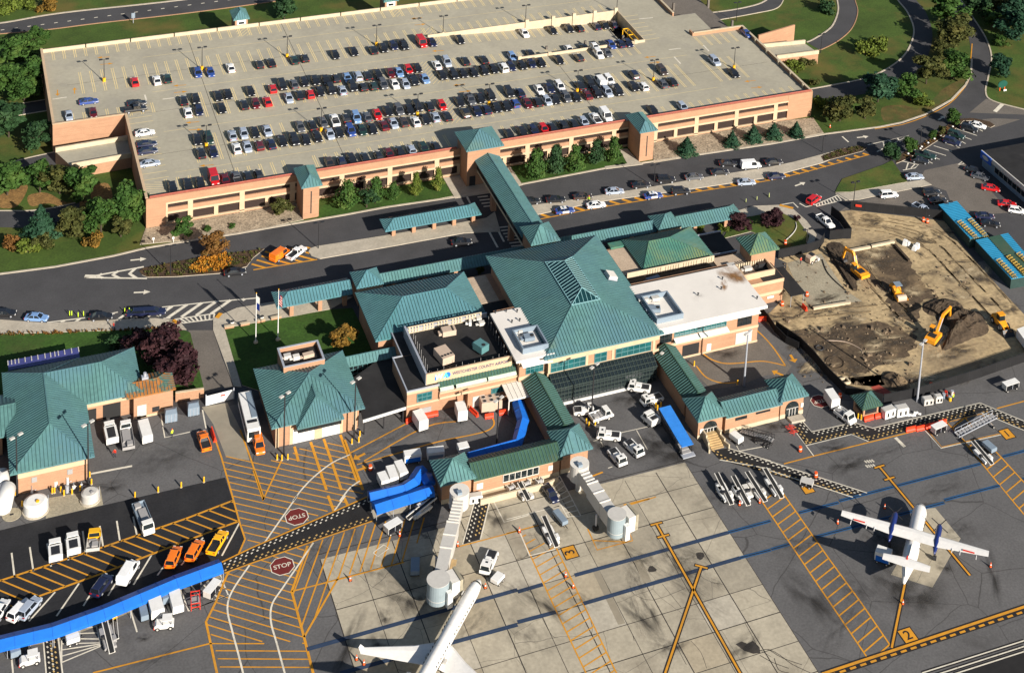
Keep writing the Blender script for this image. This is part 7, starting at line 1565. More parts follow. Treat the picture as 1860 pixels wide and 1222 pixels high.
for s,nm in((1,'wing'),(-1,'wing')):
 b=MB();foil(b,(-13.2,s*1.0,1.75,5.0,.12),(-15.6,s*4.5,1.95,3.4,.11));foil(b,(-15.6,s*4.5,1.95,3.4,.11),(-19.3,s*11.4,2.45,1.4,.10));foil(b,(-19.3,s*11.4,2.45,1.2,.1),(-20.0,s*11.7,3.5,.7,.1));w_=b.build('wing',PW,jet,W=0)
 b=MB();b.box(-17.4,-16.5,s*1.6-.18,s*1.6+.18,2.15,2.35);b.build('wing_panel',M.lightgrey,jet,W=0)
 b=MB();hull(b,[(-22.5,3.5,.62,.62),(-23.2,3.5,.75,.75),(-25.2,3.5,.7,.7),(-26.2,3.5,.45,.45)],14);
 for p in range(len(b.v)):b.v[p]=(b.v[p][0],b.v[p][1]+s*2.0,b.v[p][2])
 b.build('engine',PW,jet,smooth=True,W=0)
b=MB();foil(b,(-25.5,4.0,0,5.0,.09),(-29.2,7.6,0,3.0,.09),vert=True);b.build('fin',PW,jet,W=0)
b=MB()
for s in(1,-1):foil(b,(-29.0,0,7.6,2.6,.1),(-31.0,s*4.2,7.6,1.2,.1))
b.build('tailplane',PW,jet,W=0)
b=MB();n=12
b.loft([[(-1.35,.90*cos(a),Z-.1+.90*sin(a))for a in[rad(25+130*k/11)for k in range(12)]],[(-1.75,1.0*cos(a),Z-.05+1.0*sin(a))for a in[rad(25+130*k/11)for k in range(12)]]],caps=False);b.build('windscreen',M.glass,jet,W=0)
for s in(1,-1):
 b=MB()
 for k in range(17):x=-5.2-.8*k-(1.2 if k>9 else 0);b.box(x-.13,x+.13,s*1.10-.03,s*1.10+.03,Z+.28,Z+.58)
 b.build('cabin_windows',M.glass,jet,W=0)
for x,y in((-2.8,0),(-16,2.0),(-16,-2.0)):b=MB();b.tube((x,y,.3),(x,y,1.6),.08);b.tube((x,y-.25,.36),(x,y+.25,.36),.36,n=10);b.build('landing_gear',M.dark,jet,W=0)
for x_ in(-3.9,-7.5,-11.6,-16,-20):b=MB();b.loft([[(x_+d_,1.150*cos(2*pi*i/20),Z_+1.150*sin(2*pi*i/20))for i in range(20)]for d_ in(0,-.05)for Z_ in(2.75,)],caps=False);b.build('panel_line',M.lightgrey,jet,W=0)
b=MB();b.obox(-4.6,1.06,1.9,.8,.2,1.7);b.build('door',M.lightgrey,jet,W=0)
tp=thing('propeller_airliner','white twin propeller airliner with high wing and navy engines at the right stand','airliner',(119.3,-135.6,0),rad(48.6))
b=MB();Z=2.35
hull(b,[(0,Z-.35,.06,.06),(-.3,Z-.28,.45,.42),(-1.2,Z-.1,.95,.95),(-2.6,Z,1.33,1.33),(-13.5,Z,1.33,1.33),(-16.5,Z+.35,1.05,1.0),(-19.5,Z+.85,.6,.55),(-21.6,Z+1.15,.22,.22)],18);b.build('fuselage',PW,tp,smooth=True,W=0)
for s in(1,-1):
 b=MB();foil(b,(-8.7,0,3.85,2.9,.12),(-8.9,s*4.4,3.9,2.8,.12));foil(b,(-8.9,s*4.4,3.9,2.8,.12),(-9.4,s*12.95,4.15,1.45,.10));wg=b.build('wing',PW,tp,W=0)
 b=MB();b.obox(-11.0,s*9.6,4.22,.34,2.0,.03,0);b.build('red_panel',M.red,tp,W=0)
 for yy in(6.8,8.2,11.0):b=MB();b.box(-12.0,-11.2,s*yy-.05,s*yy+.05,3.85,4.1);b.build('flap_fairing',PW,tp,W=0)
 b=MB();hull(b,[(-5.4,3.45,.12,.12),(-5.9,3.45,.42,.42),(-6.6,3.5,.55,.62),(-10.5,3.6,.55,.68),(-12.3,3.5,.3,.35),(-13.0,3.5,.12,.12)],12)
 b.v=[(x,y+s*3.95,z)for x,y,z in b.v];b.build('engine',PNAVY,tp,smooth=True,W=0)
 b=MB()
 for k in range(4):a=k*pi/2+.6;b.beam((-5.7,s*3.95,3.45),(-5.7,s*3.95+1.85*cos(a),3.45+1.85*sin(a)),.15,.05,up=Ve((1,0,0)))
 b.build('propeller',M.dark,tp,W=0)
 b=MB();b.tube((-10.2,s*3.95,.35),(-10.2,s*3.95,3.2),.09);b.tube((-10.2,s*3.95-.3,.42),(-10.2,s*3.95+.3,.42),.42,n=10);b.build('landing_gear',M.dark,tp,W=0)
b=MB();foil(b,(-14.6,3.4,0,5.6,.06),(-19.3,6.9,0,2.5,.09),vert=True);foil(b,(-11.5,3.55,0,3.2,.05),(-15.5,4.4,0,2.0,.06),vert=True);b.build('fin',PW,tp,W=0)
b=MB()
for s in(1,-1):foil(b,(-19.6,0,6.95,2.3,.11),(-20.1,s*4.0,6.95,1.5,.10))
b.build('tailplane',PW,tp,W=0);b=MB();b.box(-20.3,-19.4,-.12,.12,7.08,7.16);b.build('red_panel',M.red,tp,W=0)
b=MB();b.loft([[(-1.0,.85*cos(a),Z-.12+.85*sin(a))for a in[rad(25+13*k)for k in range(11)]],[(-1.65,1.08*cos(a),Z-.05+1.08*sin(a))for a in[rad(25+13*k)for k in range(11)]]],caps=False);b.build('windscreen',M.glass,tp,W=0)
for s in(1,-1):
 b=MB()
 for k in range(10):x=-4.2-.85*k;b.box(x-.13,x+.13,s*1.28-.03,s*1.28+.03,Z+.25,Z+.55)
 b.build('cabin_windows',M.glass,tp,W=0)
b=MB();b.tube((-2.2,0,.3),(-2.2,0,1.4),.07);b.tube((-2.2,-.2,.3),(-2.2,.2,.3),.3,n=10);b.build('landing_gear',M.dark,tp,W=0)
bag_cart('D4',(800,390),(905,425),'white topped cart with navy side behind the propeller airliner wing',H=2.2,W=1.9,op=0,side='bluetarp')
def jetbridge(label,rot,pts,cabp,cr,hood,ang):
 o=thing('jet_bridge',label,'jet bridge',(rot[0],rot[1],0))
 LG=M.lightgrey
 b=MB();b.cyl(rot[0],rot[1],2.6,5.7,1.75,n=24,top=1);b.build('rotunda',[LG,M.offwhite],o);b=MB();b.cyl(rot[0],rot[1],0,2.6,.55,n=12);b.build('column',LG,o)
 b=MB();b.obox(rot[0]-.3,rot[1]-.8,5.7,.8,.8,.5);b.build('roof_box',M.bluegrey,o)
 for i in range(len(pts)-1):
  p,q=Ve(pts[i]),Ve(pts[i+1]);w=1.75+.4*i;h=2.3+.3*i;zc=4.0
  b=MB();b.beam((p.x,p.y,zc),(q.x,q.y,zc),w,h);sec=b.build('tunnel',LG,o)
  r=MB();L=(q-p).length;n=int(L/.75)if i==0 else 2
  for k in range(n+1):
   c=p.lerp(q,k/n);d=(q-p).normalized()*.13;r.beam((c.x-d.x,c.y-d.y,zc+h/2+.05),(c.x+d.x,c.y+d.y,zc+h/2+.05),w+.06,.14)
  e=r.build('tunnel_rib',M.offwhite,o);e.parent=sec
 b=MB();b.cyl(cabp[0],cabp[1],2.2,5.9,cr,n=28,top=1);cb=b.build('cab',[mat('blue_grey_cladding',(.24,.29,.31),.5,.1,.4),M.lightgrey],o)
 for z_,k_ in((5.9,.08),(3.0,.04)):b=MB();b.cyl(cabp[0],cabp[1],z_,z_+.08,cr+k_,n=28);e=b.build('cab_rim',LG,o);e.parent=cb
 q=Ve(pts[-1]);d=(Ve(cabp)-q)
 b=MB();b.beam((q.x,q.y,3.9),(cabp[0],cabp[1],3.9),2.0,2.8);b.build('tunnel',LG,o)
 n=Ve((-d.y,d.x)).normalized()
 for s in(-1,1):
  c=q+n*s*1.6;b=MB();b.tube((c.x,c.y,.5),(c.x,c.y,3.2),.18);b.build('support_leg',M.steel,o);b=MB();b.tube((c.x-.4*n.x,c.y-.4*n.y,.5),(c.x+.4*n.x,c.y+.4*n.y,.5),.5,n=12);b.build('wheel',M.black,o)
 b=MB();c=q+n*1.5;b.beam((c.x,c.y,3.1),(c.x+d.x*.5,c.y+d.y*.5,3.3),.9,.2);b.build('service_stair',M.wood,o)
 a=rad(ang);hx,hy=cabp[0]+cos(a)*(cr+.8),cabp[1]+sin(a)*(cr+.8)
 b=MB();b.obox(hx,hy,2.4,1.6,3.0,3.0,a);b.build('hood',M.offwhite,o);b=MB();b.obox(hx+cos(a)*.9,hy+sin(a)*.9,2.5,.5,3.2,3.1,a);
 b.build('hood_bellows',mat('bellows_canvas',(.28,.25,.18),.8,.2,1),o)
 b=MB();b.obox(cabp[0]+cos(a-1.1)*(cr+.5),cabp[1]+sin(a-1.1)*(cr+.5),1.9,.9,.9,2.8,a);b.build('drive_cabinet',M.white,o)
 return o
jetbridge('left jet bridge with ribbed pale tunnel docked at the jet nose',(40.0,-108.6),[(39.4,-110.0),(36.8,-115.0),(34.0,-120.2)],(30.6,-127.0),1.85,0,8)
jetbridge('right jet bridge swung out over empty concrete with grey round cab',(62.6,-109.2),[(62.7,-110.6),(63.1,-114.2),(63.5,-119.2)],(64.0,-123.4),1.6,0,10)
def awn(label,pts,w,z0=2.1,z1=2.8,posts=True):
 o=thing('blue_canopy',label,'canopy',(pts[0][0],pts[0][1],0));P2=[Ve(p)for p in pts]
 rings=[]
 for i,p in enumerate(P2):
  a,c=P2[max(0,i-1)],P2[min(len(P2)-1,i+1)];d=(c-a).normalized();n=Ve((-d.y,d.x));k=w/2
  if 0<i<len(P2)-1:k/=max(.6,cos(.5*(P2[i]-P2[i-1]).angle(P2[i+1]-P2[i])))
  rings.append([(p.x+n.x*k*u,p.y+n.y*k*u,z)for u,z in((-1,z0-.55),(-1,z0),(-.15,z1),(1,z0),(1,z0-.55))])
 b=MB()
 for r0,r1 in zip(rings,rings[1:]):
  L=(Ve(r1[2])-Ve(r0[2])).length;n=max(1,int(L/2.6))
  for s in range(n):
   A=[Ve(x).lerp(Ve(y),s/n)for x,y in zip(r0,r1)];B=[Ve(x).lerp(Ve(y),(s+1)/n)for x,y in zip(r0,r1)]
   for k in range(4):
    b.face([A[k],A[k+1],B[k+1],B[k]]);sd=Ve((0,0,.03));b.beam(A[k]+sd,A[k+1]+sd,.08,.06,1)
 b.face(rings[0]);b.face(rings[-1][::-1]);b.build('fabric',[M.bluetarp,mat('blue_seam',(.008,.10,.42),.6,.1,1)],o)
 for i in range(len(P2)-1):
  L=(P2[i+1]-P2[i]).length;n=max(1,int(L/3))
  for s in range(n+1):
   p=P2[i].lerp(P2[i+1],s/n);d=(P2[i+1]-P2[i]).normalized();q=Ve((-d.y,d.x))*(w/2-.1)
   for sg in(-1,1):b=MB();b.tube((p.x+q.x*sg,p.y+q.y*sg,.05),(p.x+q.x*sg,p.y+q.y*sg,z0),.05,n=6);b.build('frame_post',M.steel,o)
 return o
awn('upper short blue canopy by three white carts, its right end bent upward',[(25.9,-100.4),(32.2,-100.5),(34.3,-99.5),(36.6,-96.9)],2.3)
awn('lower short blue canopy reaching the concourse wall',[(26.0,-103.5),(35.4,-102.6),(37.0,-102.6)],2.8)
awn('square blue canopy joining the concourse pavilion wall',[(36.8,-99.0),(36.9,-101.3)],2.1,2.2,2.9)
awn('bent blue canopy from the white metal canopy to the concourse',[(59.2,-85.6),(58.4,-90.8),(55.2,-96.3),(45.6,-96.7)],2.2)
awn('very long blue canopy crossing the lower left corner',[(-62,-110.8),(-45,-112.0),(-28.3,-112.4),(-20.5,-111.4),(-8.8,-108.9),(-1.3,-107.8)],2.9)
b=MB();b.strip(GS('A4',[(-300,1010),(0,1020),(380,955),(720,830),(1220,610),(1520,520)]),3.0,APZ+.02);tag(b.build('canopy_walk',M.pad),kind='structure')
sheet('canopy_walk',GS('K',[(225,985),(270,1100),(640,1020),(980,860),(1085,790),(900,780)]),APZ+.018,M.walk)
def excavator(t,base,boom_tip,label,up=True,arm=None):
 g=G(t,*base,1.2);q=G(t,*boom_tip,3.5);a=math.atan2(q.y-g.y,q.x-g.x);o=thing('excavator',label,'excavator',(g.x,g.y,.06),a,'diggers on the building site')
 Lb=max(5.5,min(8.0,(q-g).length-.8))
 for s in(-1,1):
  b=MB();b.loft([[(x,s*1.15+y,z)for x,z in((-1.9,.25),(-1.6,.0),(1.6,.0),(1.9,.25),(1.9,.6),(1.6,.85),(-1.6,.85),(-1.9,.6))]for y in(-.28,.28)]);b.build('track',M.dark,o,W=0)
 bbox(o,'undercarriage',M.cat,(-1.0,1.0,-.9,.9,.35,1.0))
 b=MB();b.loft([[(-2.4,-1.25,1.0),(1.2,-1.25,1.0),(1.2,1.25,1.0),(-2.4,1.25,1.0)],[(-2.4,-1.2,1.9),(1.1,-1.2,1.75),(1.1,1.2,1.75),(-2.4,1.2,1.9)]]);b.build('body',M.cat,o,W=0)
 bbox(o,'engine_grille',M.dark,(-1.9,-.4,-.7,.9,1.88,1.95));bbox(o,'counterweight',M.cat,(-2.9,-2.35,-1.2,1.2,1.0,1.8))
 b=MB();b.loft([[(-.2,.35,1.7),(1.3,.35,1.7),(1.3,1.25,1.7),(-.2,1.25,1.7)],[(-.1,.4,2.9),(.8,.4,2.9),(.8,1.2,2.9),(-.1,1.2,2.9)]]);c=b.build('cab',M.glass,o,W=0);bbox(c,'cab_roof',M.cat,(-.2,.95,.32,1.28,2.88,3.0))
 k1=Ve((Lb*.45,-.2,4.3));k2=Ve((Lb,-.2,3.6));k3=Ve((Lb+.3,-.2,1.1))
 b=MB();b.beam((.6,-.2,1.6),k1,.5,.75);b.beam(k1,k2,.45,.6);b.build('boom',M.cat,o,W=0);b=MB();b.beam(k2+Ve((-.5,0,.5)),k3,.35,.5);b.build('stick',M.cat,o,W=0)
 b=MB();b.tube((.9,-.5,2.0),k1+Ve((-.8,-.3,-.3)),.1);b.tube((.9,.1,2.0),k1+Ve((-.8,.3,-.3)),.1);b.build('ram',M.steel,o,W=0)
 b=MB();b.loft([[(Lb-.6,y,.9),(Lb+.3,y,1.1),(Lb+.2,y,.2),(Lb-.9,y,.1)]for y in(-.8,.4)]);b.build('bucket',M.dark,o,W=0)
excavator('D2',(690,745),(585,585),'yellow excavator near the stone pad, boom pointing back up');excavator('Q',(320,500),(490,195),'yellow excavator on the dark earth heap with raised boom')
loc,a=at('D2',(930,850),(1010,960));o=thing('road_roller','yellow single drum roller on the damp ground','roller',loc,a);b=MB();b.tube((1.9,-1.05,.75),(1.9,1.05,.75),.75,n=18);b.build('drum',M.tan,o,W=0);bbox(o,'drum_frame',M.cat,(.7,2.8,-1.25,-1.1,.6,1.0),(.7,2.8,1.1,1.25,.6,1.0),(.6,1.0,-1.2,1.2,.6,1.0));b=MB();b.loft([ring(-2.6,.7,1.5,.8),ring(-2.3,.6,1.8,.95),ring(-.4,.6,1.7,.95),ring(.3,.6,1.2,.8)]);b.build('body',M.cat,o,W=0);bbox(o,'canopy',M.bluegrey,(-1.2,.5,-.8,.8,2.7,2.8));bbox(o,'canopy_post',M.dark,*[(x-.05,x+.05,y-.05,y+.05,1.2,2.7)for x in(-1.1,.4)for y in(-.7,.7)]);wheels(o,[(-1.5,-.9),(-1.5,.9)],.7,.45)
loc,a=at('Q',(930,320),(1045,450));o=thing('wheel_loader','yellow wheel loader in shade right of the earth heap','loader',loc,a);b=MB();b.loft([ring(-2.6,.8,1.6,.9),ring(-2.3,.7,1.9,1.05),ring(-.3,.7,1.8,1.05),ring(1.6,.7,1.3,.8)]);b.build('body',M.cat,o,W=0);b=MB();b.loft([[(-.9,-.7,1.7),(.4,-.7,1.7),(.4,.7,1.7),(-.9,.7,1.7)],[(-.8,-.6,2.9),(.2,-.6,2.9),(.2,.6,2.9),(-.8,.6,2.9)]]);b.build('cab',M.glass,o,W=0);bbox(o,'cab_roof',M.cat,(-.95,.4,-.75,.75,2.9,3.05));b=MB()
for s in(-1,1):b.beam((.6,s*.6,1.4),(3.0,s*.6,.7),.22,.35)
b.build('lift_arm',M.cat,o,W=0);b=MB();b.loft([[(2.8,y,1.2),(2.7,y,.2),(3.9,y,.1),(3.2,y,.5)]for y in(-1.3,1.3)]);b.build('bucket',M.dark,o,W=0);wheels(o,[(-1.6,-.95),(-1.6,.95),(1.1,-.95),(1.1,.95)],.72,.5)
loc,a=at('D2',(335,680),(390,650));o=thing('skid_loader','small sandy coloured loader at the site fence corner','loader',loc,a);b=MB();b.loft([ring(-1.3,.3,1.5,.75),ring(-1.0,.3,1.9,.85),ring(.4,.3,1.8,.8),ring(1.0,.3,.9,.7)]);b.build('body',M.tan,o,W=0);bbox(o,'cab',M.dark,(-.5,.45,-.6,.6,1.8,2.1));bbox(o,'bucket',M.offwhite,(1.2,1.9,-.95,.95,.1,.7));wheels(o,[(-.7,-.8),(-.7,.8),(.6,-.8),(.6,.8)],.42,.3)
for x,y,lab in((1025,565,'heap of white bulk bags, left of the pair by the site wall'),(1085,590,'heap of white bulk bags, right of the pair by the site wall')):
 g=G('D2',x,y);o=thing('bulk_bags',lab,'bags',(g.x,g.y,.06));
 for k in range(3):b=MB();b.obox(ru(-.9,.9),ru(-.5,.5),0,1.1,1.0,ru(.8,1.2),ru(0,1),0,.75);b.build('bag',M.white,o,W=0)
def wallrun(name,label,cat,t,pts,h,w,m,z0=.06,panel=None):
 P2=GS(t,pts);o=thing(name,label,cat,(P2[0].x,P2[0].y,z0));off=o.location
 for i in range(len(P2)-1):
  b=MB();a,c=P2[i],P2[i+1];b.beam((a.x,a.y,z0+h/2),(c.x,c.y,z0+h/2),w,h);b.build(panel or 'panel',m,o)
 return o,P2
for pts,lab,m in(([(630,612),(775,585)],'pale timber beam along the top of the damp ground, left one',M.stone),([(785,580),(945,548)],'pale timber beam along the top of the damp ground, right one',M.stone),([(375,1018),(635,975)],'pale beam at the lower edge of the stone pad',M.stone),([(948,570),(1050,682)],'dark beam down the right side of the damp ground',M.soil),([(480,590),(665,885)],'dark beam beside the trench left of the excavator',M.soil)):wallrun('site_beam',lab,'beam','D2',pts,.55,.6,m,.07,'beam')
b_=GS('D2',[(440,670),(470,750),(530,820),(605,885)]);o=thing('hose','dark hose curving across the stone pad','hose',b_[0]);b=MB();sp_=spline(b_,4)
for p,q in zip(sp_,sp_[1:]):b.tube((p.x,p.y,.16),(q.x,q.y,.16),.12,n=6)
b.build('pipe',M.black,o)
b_=GS('D3',[(470,75),(600,85),(700,130),(725,165)]);o=thing('hose','pale hose curving over the rough dirt above the kiosk','hose',b_[0]);b=MB();sp_=spline(b_,5)
for p,q in zip(sp_,sp_[1:]):b.tube((p.x,p.y,.16),(q.x,q.y,.16),.08,n=6)
b.build('pipe',M.tan,o)
for t,x,y,lab in(('D3',420,130,'dark concrete ring at the upper left dirt edge'),('D3',530,230,'large faint pipe ring lying on the dirt')):
 g=G(t,x,y);o=thing('pipe_ring',lab,'ring',(g.x,g.y,.07));rr=.8 if x<500 else 1.9;b=MB()
 for k in range(20):a,c=k*pi/10,(k+1)*pi/10;b.tube((rr*cos(a),rr*sin(a),.15),(rr*cos(c),rr*sin(c),.15),.14 if x<500 else .06,n=6)
 b.build('ring',M.dark if x<500 else M.soil,o,W=0)
g=G('D3',597,365);o=thing('manhole_frame','open square concrete frame set in the dirt by the kiosk','frame',(g.x,g.y,.07));bbox(o,'frame',M.stone,(-.9,.9,-.9,-.6,0,.5),(-.9,.9,.6,.9,0,.5),(-.9,-.6,-.6,.6,0,.5),(.6,.9,-.6,.6,0,.5));bbox(o,'hole',M.black,(-.6,.6,-.6,.6,0,.05))
b=MB();g=GS('D3',[(780,400),(840,385),(930,440),(850,470)]);b.face([(p.x,p.y,.085)for p in g][::-1]);o=tag(b.build('red_ground_mesh',mat('faded_red_mesh',(.32,.06,.04),.9,.3,1.2)),'sheet of red mesh lying behind the kiosk','mesh')
def fence(label,t,pts,h=2.2,z0=.05,m=None):
 P2=GS(t,pts);o=thing('screened_fence',label,'fence',(P2[0].x,P2[0].y,z0))
 for a,c in zip(P2,P2[1:]):
  b=MB();b.beam((a.x,a.y,z0+h/2+.05),(c.x,c.y,z0+h/2+.05),.06,h);b.build('screen',m or M.screen,o)
  L=(c-a).length;n=max(1,int(L/3.2))
  for k in range(n+1):p=a.lerp(c,k/n);b=MB();b.tube((p.x,p.y,z0),(p.x,p.y,z0+h+.25),.05,n=6);b.build('post',M.dark,o)
  b=MB();b.beam((a.x,a.y,z0+h+.15),(c.x,c.y,z0+h+.15),.05,.05);b.build('top_rail',M.dark,o)
 return o
f1=fence('long black screened fence across the top of the building site','D2',[(640,315),(735,325),(1040,355),(1300,385)]);fence('black screened fence corner around the parked white pickup','D2',[(500,355),(560,400),(640,515),(490,530)],2.4);fence('curved black screened fence between lawn and building site','D2',[(450,545),(420,590),(330,620),(130,660)],2.2)
fence('very long black screened fence along the lower site edge','D3',[(110,0),(280,115),(370,205),(480,335),(600,450),(860,520)],2.1);fence('long straight black screened fence from kiosk to right frame edge','D3',[(870,520),(1100,475),(1560,330),(1860,225),(2050,150)],2.1)
b=MB();q=GS('D2',[(670,322),(712,328)]);b.beam((q[0].x,q[0].y-.05,1.5),(q[1].x,q[1].y-.05,1.5),.08,.55);b.build('red_sign',M.red,f1)
fence('dark mesh fence beside the yard gap at the site corner','Y',[(800,60),(880,150),(960,270),(1080,390),(1222,460)],1.6)
for pts,lab,strips in(([(1260,280),(1390,255),(1605,490),(1480,515)],'upper blue roofed shed beside parked cars right of the site',[((1405,395),(1525,510)),((1480,380),(1595,500))]),([(1520,530),(1750,480),(1990,760),(1770,800)],'lower blue roofed shed with a darker green middle panel',[((1680,665),(1800,790)),((1750,640),(1870,760)),((1820,620),(1950,740))])):
 q=GS('D2',pts,2.6);o=thing('blue_shed',lab,'shed',(q[0].x,q[0].y,0));b=MB();b.prism([(p.x,p.y)for p in q][::-1],.05,2.45);b.build('wall',mat('dark_green_wall',(.02,.045,.04),.7,.2,.5),o)
 b=MB();b.prism([(p.x,p.y)for p in q][::-1],2.45,2.6);e=q[1]-q[0]
 n=24
 for k in range(n):a_,c_=q[0].lerp(q[3],k/n),q[1].lerp(q[2],k/n);b.beam((a_.x,a_.y,2.63),(c_.x,c_.y,2.63),.12,.06)
 b.build('roof',M.blueroof,o)
 if len(strips)==3:b=MB();b.prism([(p.x,p.y)for p in(q[0].lerp(q[1],.38),q[0].lerp(q[1],.75),q[3].lerp(q[2],.75),q[3].lerp(q[2],.38))][::-1],2.6,2.72);b.build('roof_panel',M.green_dark,o)
 for i,(p,r_)in enumerate(strips):
  a_,c_=G('D2',*p,2.9),G('D2',*r_,2.9);k_=thing('steel_bundle','%s bundle of yellow steel frames on the %s blue shed roof'%(['left','right','far right'][i]if len(strips)==2 else['left','middle','right'][i],'upper' if len(strips)==2 else 'lower'),'steel frames',(a_.x,a_.y,2.66),0,'bundles on the blue sheds');b=MB();d=(c_-a_).normalized();nn=Ve((-d.y,d.x,0));L=(c_-a_).length
  for s in(-.5,0,.5):b.beam(a_+nn*s+Ve((0,0,-.1)),c_+nn*s+Ve((0,0,-.1)),.12,.14)
  for j in range(int(L/.45)):z=a_+d*(.45*j);b.beam(z-nn*.6,z+nn*.6*(-1)**j+Ve((0,0,.25)),.10,.10)
  b.build('frame',mat('dusty_yellow',(.46,.30,.06),.7,.4,1.2),k_)
q=GS('Q',[(1150,430),(1230,400),(1420,640),(1330,680)],2.4);o=thing('site_trailer','pale site trailer cut by the right frame edge','trailer',(q[0].x,q[0].y,0));b=MB();b.prism([(p.x,p.y)for p in q][::-1],.5,2.4);b.build('body',M.white,o);b=MB();b.prism([(p.x,p.y)for p in(q[0].lerp(q[2],.1),q[1].lerp(q[3],.1),q[2].lerp(q[0],.1),q[3].lerp(q[1],.1))][::-1],.06,.5);b.build('chassis',M.dark,o)
def tank(t,x,y,r,h,label,m='white',zz=None):
 g=G(t,x,y,h);o=thing('storage_tank',label,'tank',(g.x,g.y,.06));b=MB();b.cyl(0,0,.2,h,r,n=32);b.cyl(0,0,h,h+.25,r,r*.75,32);b.build('shell',M[m],o,smooth=False,W=0);b=MB();b.cyl(0,0,0,.25,r+.25,n=24);b.build('plinth',M.walk,o,W=0);b=MB();b.cyl(.3,-.5,h+.2,h+.5,.3,n=12);b.build('hatch',M['yellowp' if m=='white' and r>1.8 else 'grey'],o,W=0)
 b=MB()
 for s in(-.2,.2):b.beam((r+.08,s,.2),(r+.08,s,h+.6),.05,.05)
 b.build('ladder',M.steel,o,W=0);return o
tank('V',395,920,2.0,1.9,'round white tank with yellow hatch, between two others');tank('V',1000,820,1.5,1.6,'smaller pale round tank at the right of the tank pad','lightgrey')
g=G('V',50,850,2.4);o=thing('storage_tank','big white horizontal tank at the left frame edge','tank',(g.x,g.y,.06),rad(78));b=MB()
n=20;b.loft([[(x,rr*cos(2*pi*i/n),1.75+rr*sin(2*pi*i/n))for i in range(n)]for x,rr in((-3.0,.6),(-2.8,1.2),(-2.3,1.55),(2.3,1.55),(2.8,1.2),(3.0,.6))]);b.build('shell',M.white,o,smooth=True,W=0);bbox(o,'saddle',M.grey,(-1.8,-1.3,-1.2,1.2,0,.7),(1.3,1.8,-1.2,1.2,0,.7))
g=G('V',10,640,2.6);o=thing('storage_tank','white tank end peeping in behind the big horizontal tank','tank',(g.x,g.y,.06),rad(78));b=MB();b.loft([[(x,rr*cos(2*pi*i/n),1.6+rr*sin(2*pi*i/n))for i in range(n)]for x,rr in((-2.2,.6),(-2.0,1.1),(-1.6,1.4),(1.6,1.4),(2.0,1.1),(2.2,.6))]);b.build('shell',M.white,o,smooth=True,W=0);bbox(o,'saddle',M.grey,(-1.2,-.8,-1,1,0,.6),(.8,1.2,-1,1,0,.6))
g=G('V',130,1065,.1);o=thing('manhole_slab','round concrete slab with small cover below the big tank','slab',(g.x,g.y,.05));b=MB();b.cyl(0,0,0,.12,1.6,n=28);b.build('slab',M.pad,o,W=0);bbox(o,'cover',M.dark,(-.3,.3,-.2,.2,.12,.15))
for k,(x,y)in enumerate(((575,680),(620,690),(750,670),(820,720),(905,720),(745,760),(355,765))):
 g=G('V',x,y+60);o=thing('pump_fitting',['pipework with white drum beside the workshop wall','slim standpipe beside the workshop wall','white valve box by the tank pad','tall white pump cabinet by the tank pad','small white drum near the workshop corner','grey pipe manifold behind the yellow posts','white vent cap above the round tank'][k],'pump',(g.x,g.y,.06));b=MB();b.cyl(0,0,0,.5+.4*(k%3),.22+.1*(k%2),n=10);b.build('body',M['white' if k!=5 else 'steel'],o,W=0);b=MB();b.tube((0,0,.3),(.7,.2,.3),.06);b.tube((0,0,.2),(0,0,1.4),.04);b.build('pipe',M.steel,o,W=0)
BOL=[('V',580,830,''),('V',605,825,''),('V',675,815,''),('V',710,855,''),('V',800,840,''),('V',890,805,''),('V',170,850,''),('V',245,975,''),('V',1015,730,''),('V',995,650,''),('A3',950,1175,''),('A3',1113,1138,''),('A3',1275,1105,''),('A3',1435,1068,''),('U',142,885,''),('U',195,890,''),('U',260,880,''),('U',972,710,''),('U',1048,690,''),('U',1060,625,''),('X',150,790,''),('X',180,825,''),('X',228,770,''),('X',250,808,''),('X',918,615,''),('X',980,605,''),('X',940,640,''),('Y',130,490,''),('Y',150,497,''),('Y',65,640,''),('Y',545,850,''),('Y',750,360,''),('D3',690,620,''),('D3',712,628,''),('M',65,285,''),('A4',155,75,'')]
BWHERE={'V':'by the white tanks','A3':'along the dark lane edge','U':'by the fire station','X':'in the tug yard','Y':'in the yard behind the right concourse','D3':'beside the guard kiosk','M':'at the ramp wall end','A4':'beside the tank pad corner'}
cnt={}
tot_b={}
for t,*_ in BOL:tot_b[t]=tot_b.get(t,0)+1
bm_=MB();bm_.cyl(0,0,0,1.05,.15,n=10);bm_.cyl(0,0,1.05,1.14,.15,.05,10);bm_=bm_.mesh('post',[M.yellowp]);bf_=MB();bf_.cyl(0,0,-.01,.06,.24,n=10);bf_=bf_.mesh('foot',[M.walk])
for t,x,y,_ in BOL:
 i=cnt[t]=cnt.get(t,0)+1;g=G(t,x,y)
 o=thing('bollard','yellow steel bollard '+BWHERE[t]if tot_b[t]==1 else 'one of the plain yellow steel bollards '+BWHERE[t],'bollard',(g.x,g.y,.05),0,'yellow bollards '+BWHERE[t]);link('post',bm_,o,(0,0,0));link('foot',bf_,o,(0,0,0))
for i,(t,x,y)in enumerate((('A2',490,1060),('A2',505,1060),('A2',550,1070),('A2',588,1062),('A2',878,1040),('A2',910,1038))):
 g=G(t,x,y);o=thing('delineator','one of the slim lime posts on the lower road beside the limousine','post',(g.x,g.y,.04),0,'lime delineator posts');b=MB();b.cyl(0,0,.08,1.1,.09,n=8);b.build('post',M.hivis,o,W=0);b=MB();b.cyl(0,0,0,.08,.25,n=8);b.build('base',M.black,o,W=0)
